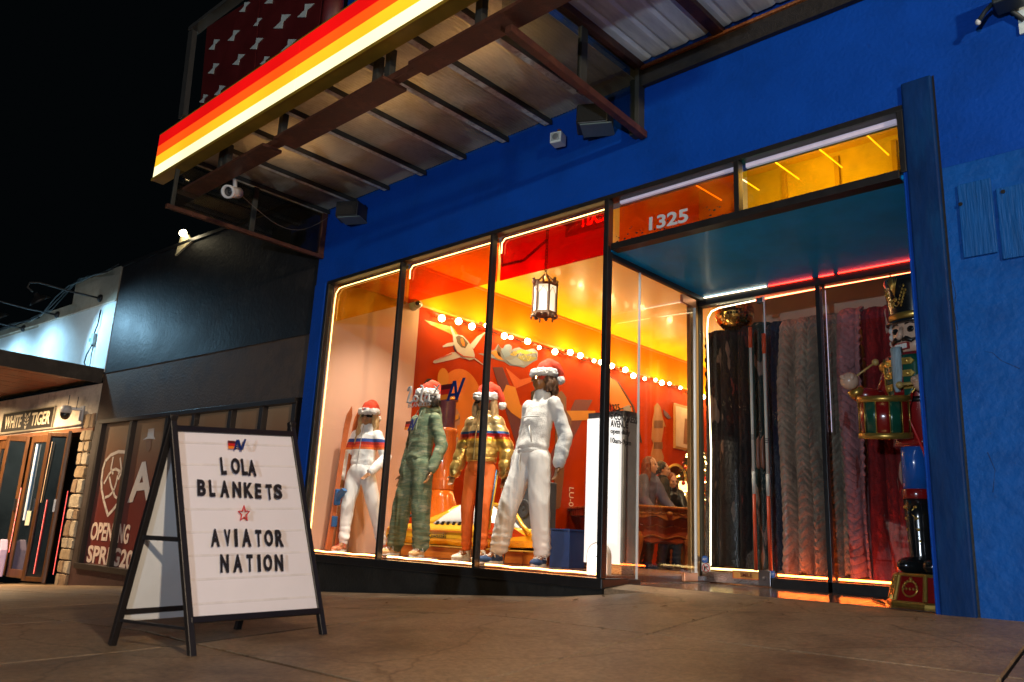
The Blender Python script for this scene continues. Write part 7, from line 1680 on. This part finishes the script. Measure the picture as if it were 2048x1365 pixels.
for z in (-.13, .13): m.loft([m.ring(dc_ + tilt * (z + dz), tilt, R_ + dr_, 36) for dz, dr_ in ((-.022, 0), (-.018, .012), (.018, .012), (.022, 0))], cap=False)
for k in range(12): a_ = 2 * PI * k / 12; p_ = tx * ((R_ + .002) * math.cos(a_)) + ty * ((R_ + .002) * math.sin(a_)); m.tube([dc_ + p_ - tilt * .13, dc_ + p_ + tilt * .13], .004, 5)
m.build('drum_hoop', gld, t, True)
m = MB(); m.tube([NPos(.10, -.24, 1.45), NPos(.09, -.30, 1.30), NPos(.10, -.16, 1.05), NPos(.14, -.06, .6), NPos(.13, -.05, .3)], .010, 6); m.build('red_ribbon', mat('ribbon_red', (.5, .01, .01), .3), t, True)
t.scale = (.955, .955, .955)
cbl = MB(); cbl.tube([NPos(-.24, -.25, .012), (nx - .42, ny + .02, .010), (nx - .34, ny - .12, .010), NPos(-.1, -.38, .010)], .007, 6); tag(cbl.build('power_cable', black, None, True), 'thin black cable on the doorway floor beside the toy soldier base', 'cable')
# ================================================================== sandwich board on the pavement
zs = -.235; A_, B_, C_, D_ = V((-3.389, -3.374, zs)), V((-3.48, -2.655, zs)), V((-3.863, -3.515, zs)), V((-4.007, -2.837, zs)); T1, T2 = V((-3.63, -3.498, .745)), V((-3.74, -2.815, .812))
t = thing('sandwich_board', 'black framed sandwich board reading LOLA BLANKETS AVIATOR NATION', 'sandwich board', (-3.7, -3.1, zs)); fr_m = mat('board_frame', (.012, .010, .010), .38, var=.2, metal=.2)
for a_, b_ in ((A_, T1), (B_, T2), (C_, T1), (D_, T2)):
    dd = (b_ - a_).normalized(); MB().bar(a_ - dd * .0 + V((0, 0, -.01)), b_ + dd * .03, .030, .030, (0, 1, 0)).build('leg', fr_m, t, bevel=.003)
FN = (B_ - A_).cross(T1 - A_).normalized()
if FN.x < 0: FN = -FN
lp = lambda a_, b_, u: a_.lerp(b_, u)
for (p0, p1, q0, q1) in ((A_, T1, B_, T2), (C_, T1, D_, T2)):
    for u in (.135, .965): MB().bar(lp(p0, p1, u), lp(q0, q1, u), .028, .030, FN).build('cross_rail', fr_m, t, bevel=.003)
MB().bar(lp(A_, T1, .47) , lp(C_, T1, .47), .012, .020).build('spreader', fr_m, t); MB().bar(lp(B_, T2, .47), lp(D_, T2, .47), .012, .020).build('spreader', fr_m, t)
MB().bar(lp(C_, T1, .10), lp(A_, T1, .10), .012, .012).build('spreader', fr_m, t)
pan = mat('board_white', (.84, .82, .88), .35, var=.03, scale=3, coat=.15); pin = mat('board_back_white', (.72, .76, .80), .5, var=.05, scale=4)
pa = [lp(A_, T1, .15), lp(B_, T2, .15), lp(B_, T2, .955), lp(A_, T1, .955)]; MB().prism([p + FN * .002 for p in pa], -FN * .008).build('front_panel', pan, t)
FB = (D_ - C_).cross(T1 - C_).normalized()
if FB.x < 0: FB = -FB
MB().prism([lp(C_, T1, .095), lp(D_, T2, .095), lp(D_, T2, .955), lp(C_, T1, .955)], FB * .008).build('back_panel', pin, t)
for k in range(8):   # letter rails
    u = .15 + .805 * (k + .0) / 8 + .05; MB().bar(lp(A_, T1, u) + FN * .003 + (B_ - A_) * .03, lp(B_, T2, u) + FN * .003 - (B_ - A_) * .03, .010, .003, FN).build('letter_rail', mat('rail_clear', (.79, .76, .78), .3, coat=.3), t)
PF0 = A_ + FN * .012; lb = mat('letter_black', (.015, .013, .013), .45)
def sfit(body, bl, br, tl_, **k): text_fit('lettering', body, PF0, FN, bl, br, tl_, lb, t, bold=k.pop('bold', .02), depth=.002, **k)
for ch, bl, br, tl_ in (('L', (443, 950), (454, 950), (441, 915)), ('O', (463, 948), (481, 949), (462, 916)), ('L', (485, 951), (496, 951), (482, 918)), ('A', (497, 952), (513, 953), (496, 920)),
    ('B', (395, 992), (412, 993), (393, 959)), ('L', (420, 994), (431, 994), (419, 960)), ('A', (441, 995), (459, 996), (441, 961)), ('N', (466, 995), (483, 996), (463, 963)), ('K', (489, 996), (507, 997), (486, 965)), ('E', (511, 997), (523, 998), (510, 967)), ('T', (534, 1000), (546, 1000), (530, 969)), ('S', (549, 998), (565, 999), (547, 968)),
    ('A', (422, 1094), (440, 1094), (422, 1058)), ('V', (449, 1093), (462, 1093), (445, 1059)), ('I', (470, 1094), (476, 1094), (468, 1058)), ('A', (485, 1094), (503, 1094), (485, 1058)), ('T', (512, 1094), (524, 1094), (507, 1060)), ('O', (530, 1093), (547, 1093), (529, 1060)), ('R', (552, 1094), (568, 1094), (550, 1060)),
    ('N', (441, 1146), (458, 1146), (437, 1109)), ('A', (467, 1145), (485, 1145), (466, 1109)), ('T', (494, 1144), (506, 1144), (488, 1109)), ('I', (516, 1144), (522, 1144), (513, 1109)), ('O', (528, 1143), (545, 1143), (526, 1109)), ('N', (551, 1143), (567, 1143), (549, 1109))): sfit(ch, bl, br, tl_, bold=.045)
st_ = [onP(488 + 11.5 * (1 if k % 2 == 0 else .42) * math.sin(k * PI / 5), 1028 - 16 * (1 if k % 2 == 0 else .42) * math.cos(k * PI / 5), PF0, FN) for k in range(10)]
m = MB(); m.tube(st_, .004, 6, True); m.build('star_outline', mat('star_red', (.6, .03, .02), .5), t)
o_ = onP(467, 901, PF0, FN); r_ = onP(493, 903, PF0, FN); u_ = onP(465, 878, PF0, FN); logo_av(o_, r_ - o_, u_ - o_, .052, t)
# a few dead leaves and scraps on the pavement
rr = random.Random(21); lf = mat('dead_leaf', (.14, .075, .03), .8, var=.4)
for k, (px, py) in enumerate(((885, 1201), (905, 1198), (1145, 1202), (1210, 1195), (1462, 1213), (1475, 1210), (1570, 1232), (1390, 1243), (770, 1208), (935, 1206), (1830, 1240), (1265, 1216), (690, 1200), (1010, 1233), (1320, 1215), (1530, 1208), (1655, 1225), (600, 1190), (1865, 1243), (1205, 1260))):
    p = onG(px, py); m = MB(); a_ = rr.uniform(0, 6); s_ = rr.uniform(.012, .030); d_ = V((math.cos(a_), math.sin(a_), 0)); e_ = V((-d_.y, d_.x, 0)); z = V((0, 0, .006))
    m.add([p + z, p + d_ * s_ + e_ * s_ * .4 + z * 1.8, p + d_ * 2 * s_ + z * 2.4, p + d_ * s_ - e_ * s_ * .45 + z * 1.2], [(0, 1, 2), (0, 2, 3)]); m.prism([p + z * .6, p + d_ * s_ + e_ * s_ * .4 + z * .6, p + d_ * 2 * s_ + z * .6], (0, 0, .001))
    tag(m.build('dead_leaf', lf), 'small dry brown leaf lying on the pavement', 'leaf', 'dry leaves on the pavement')
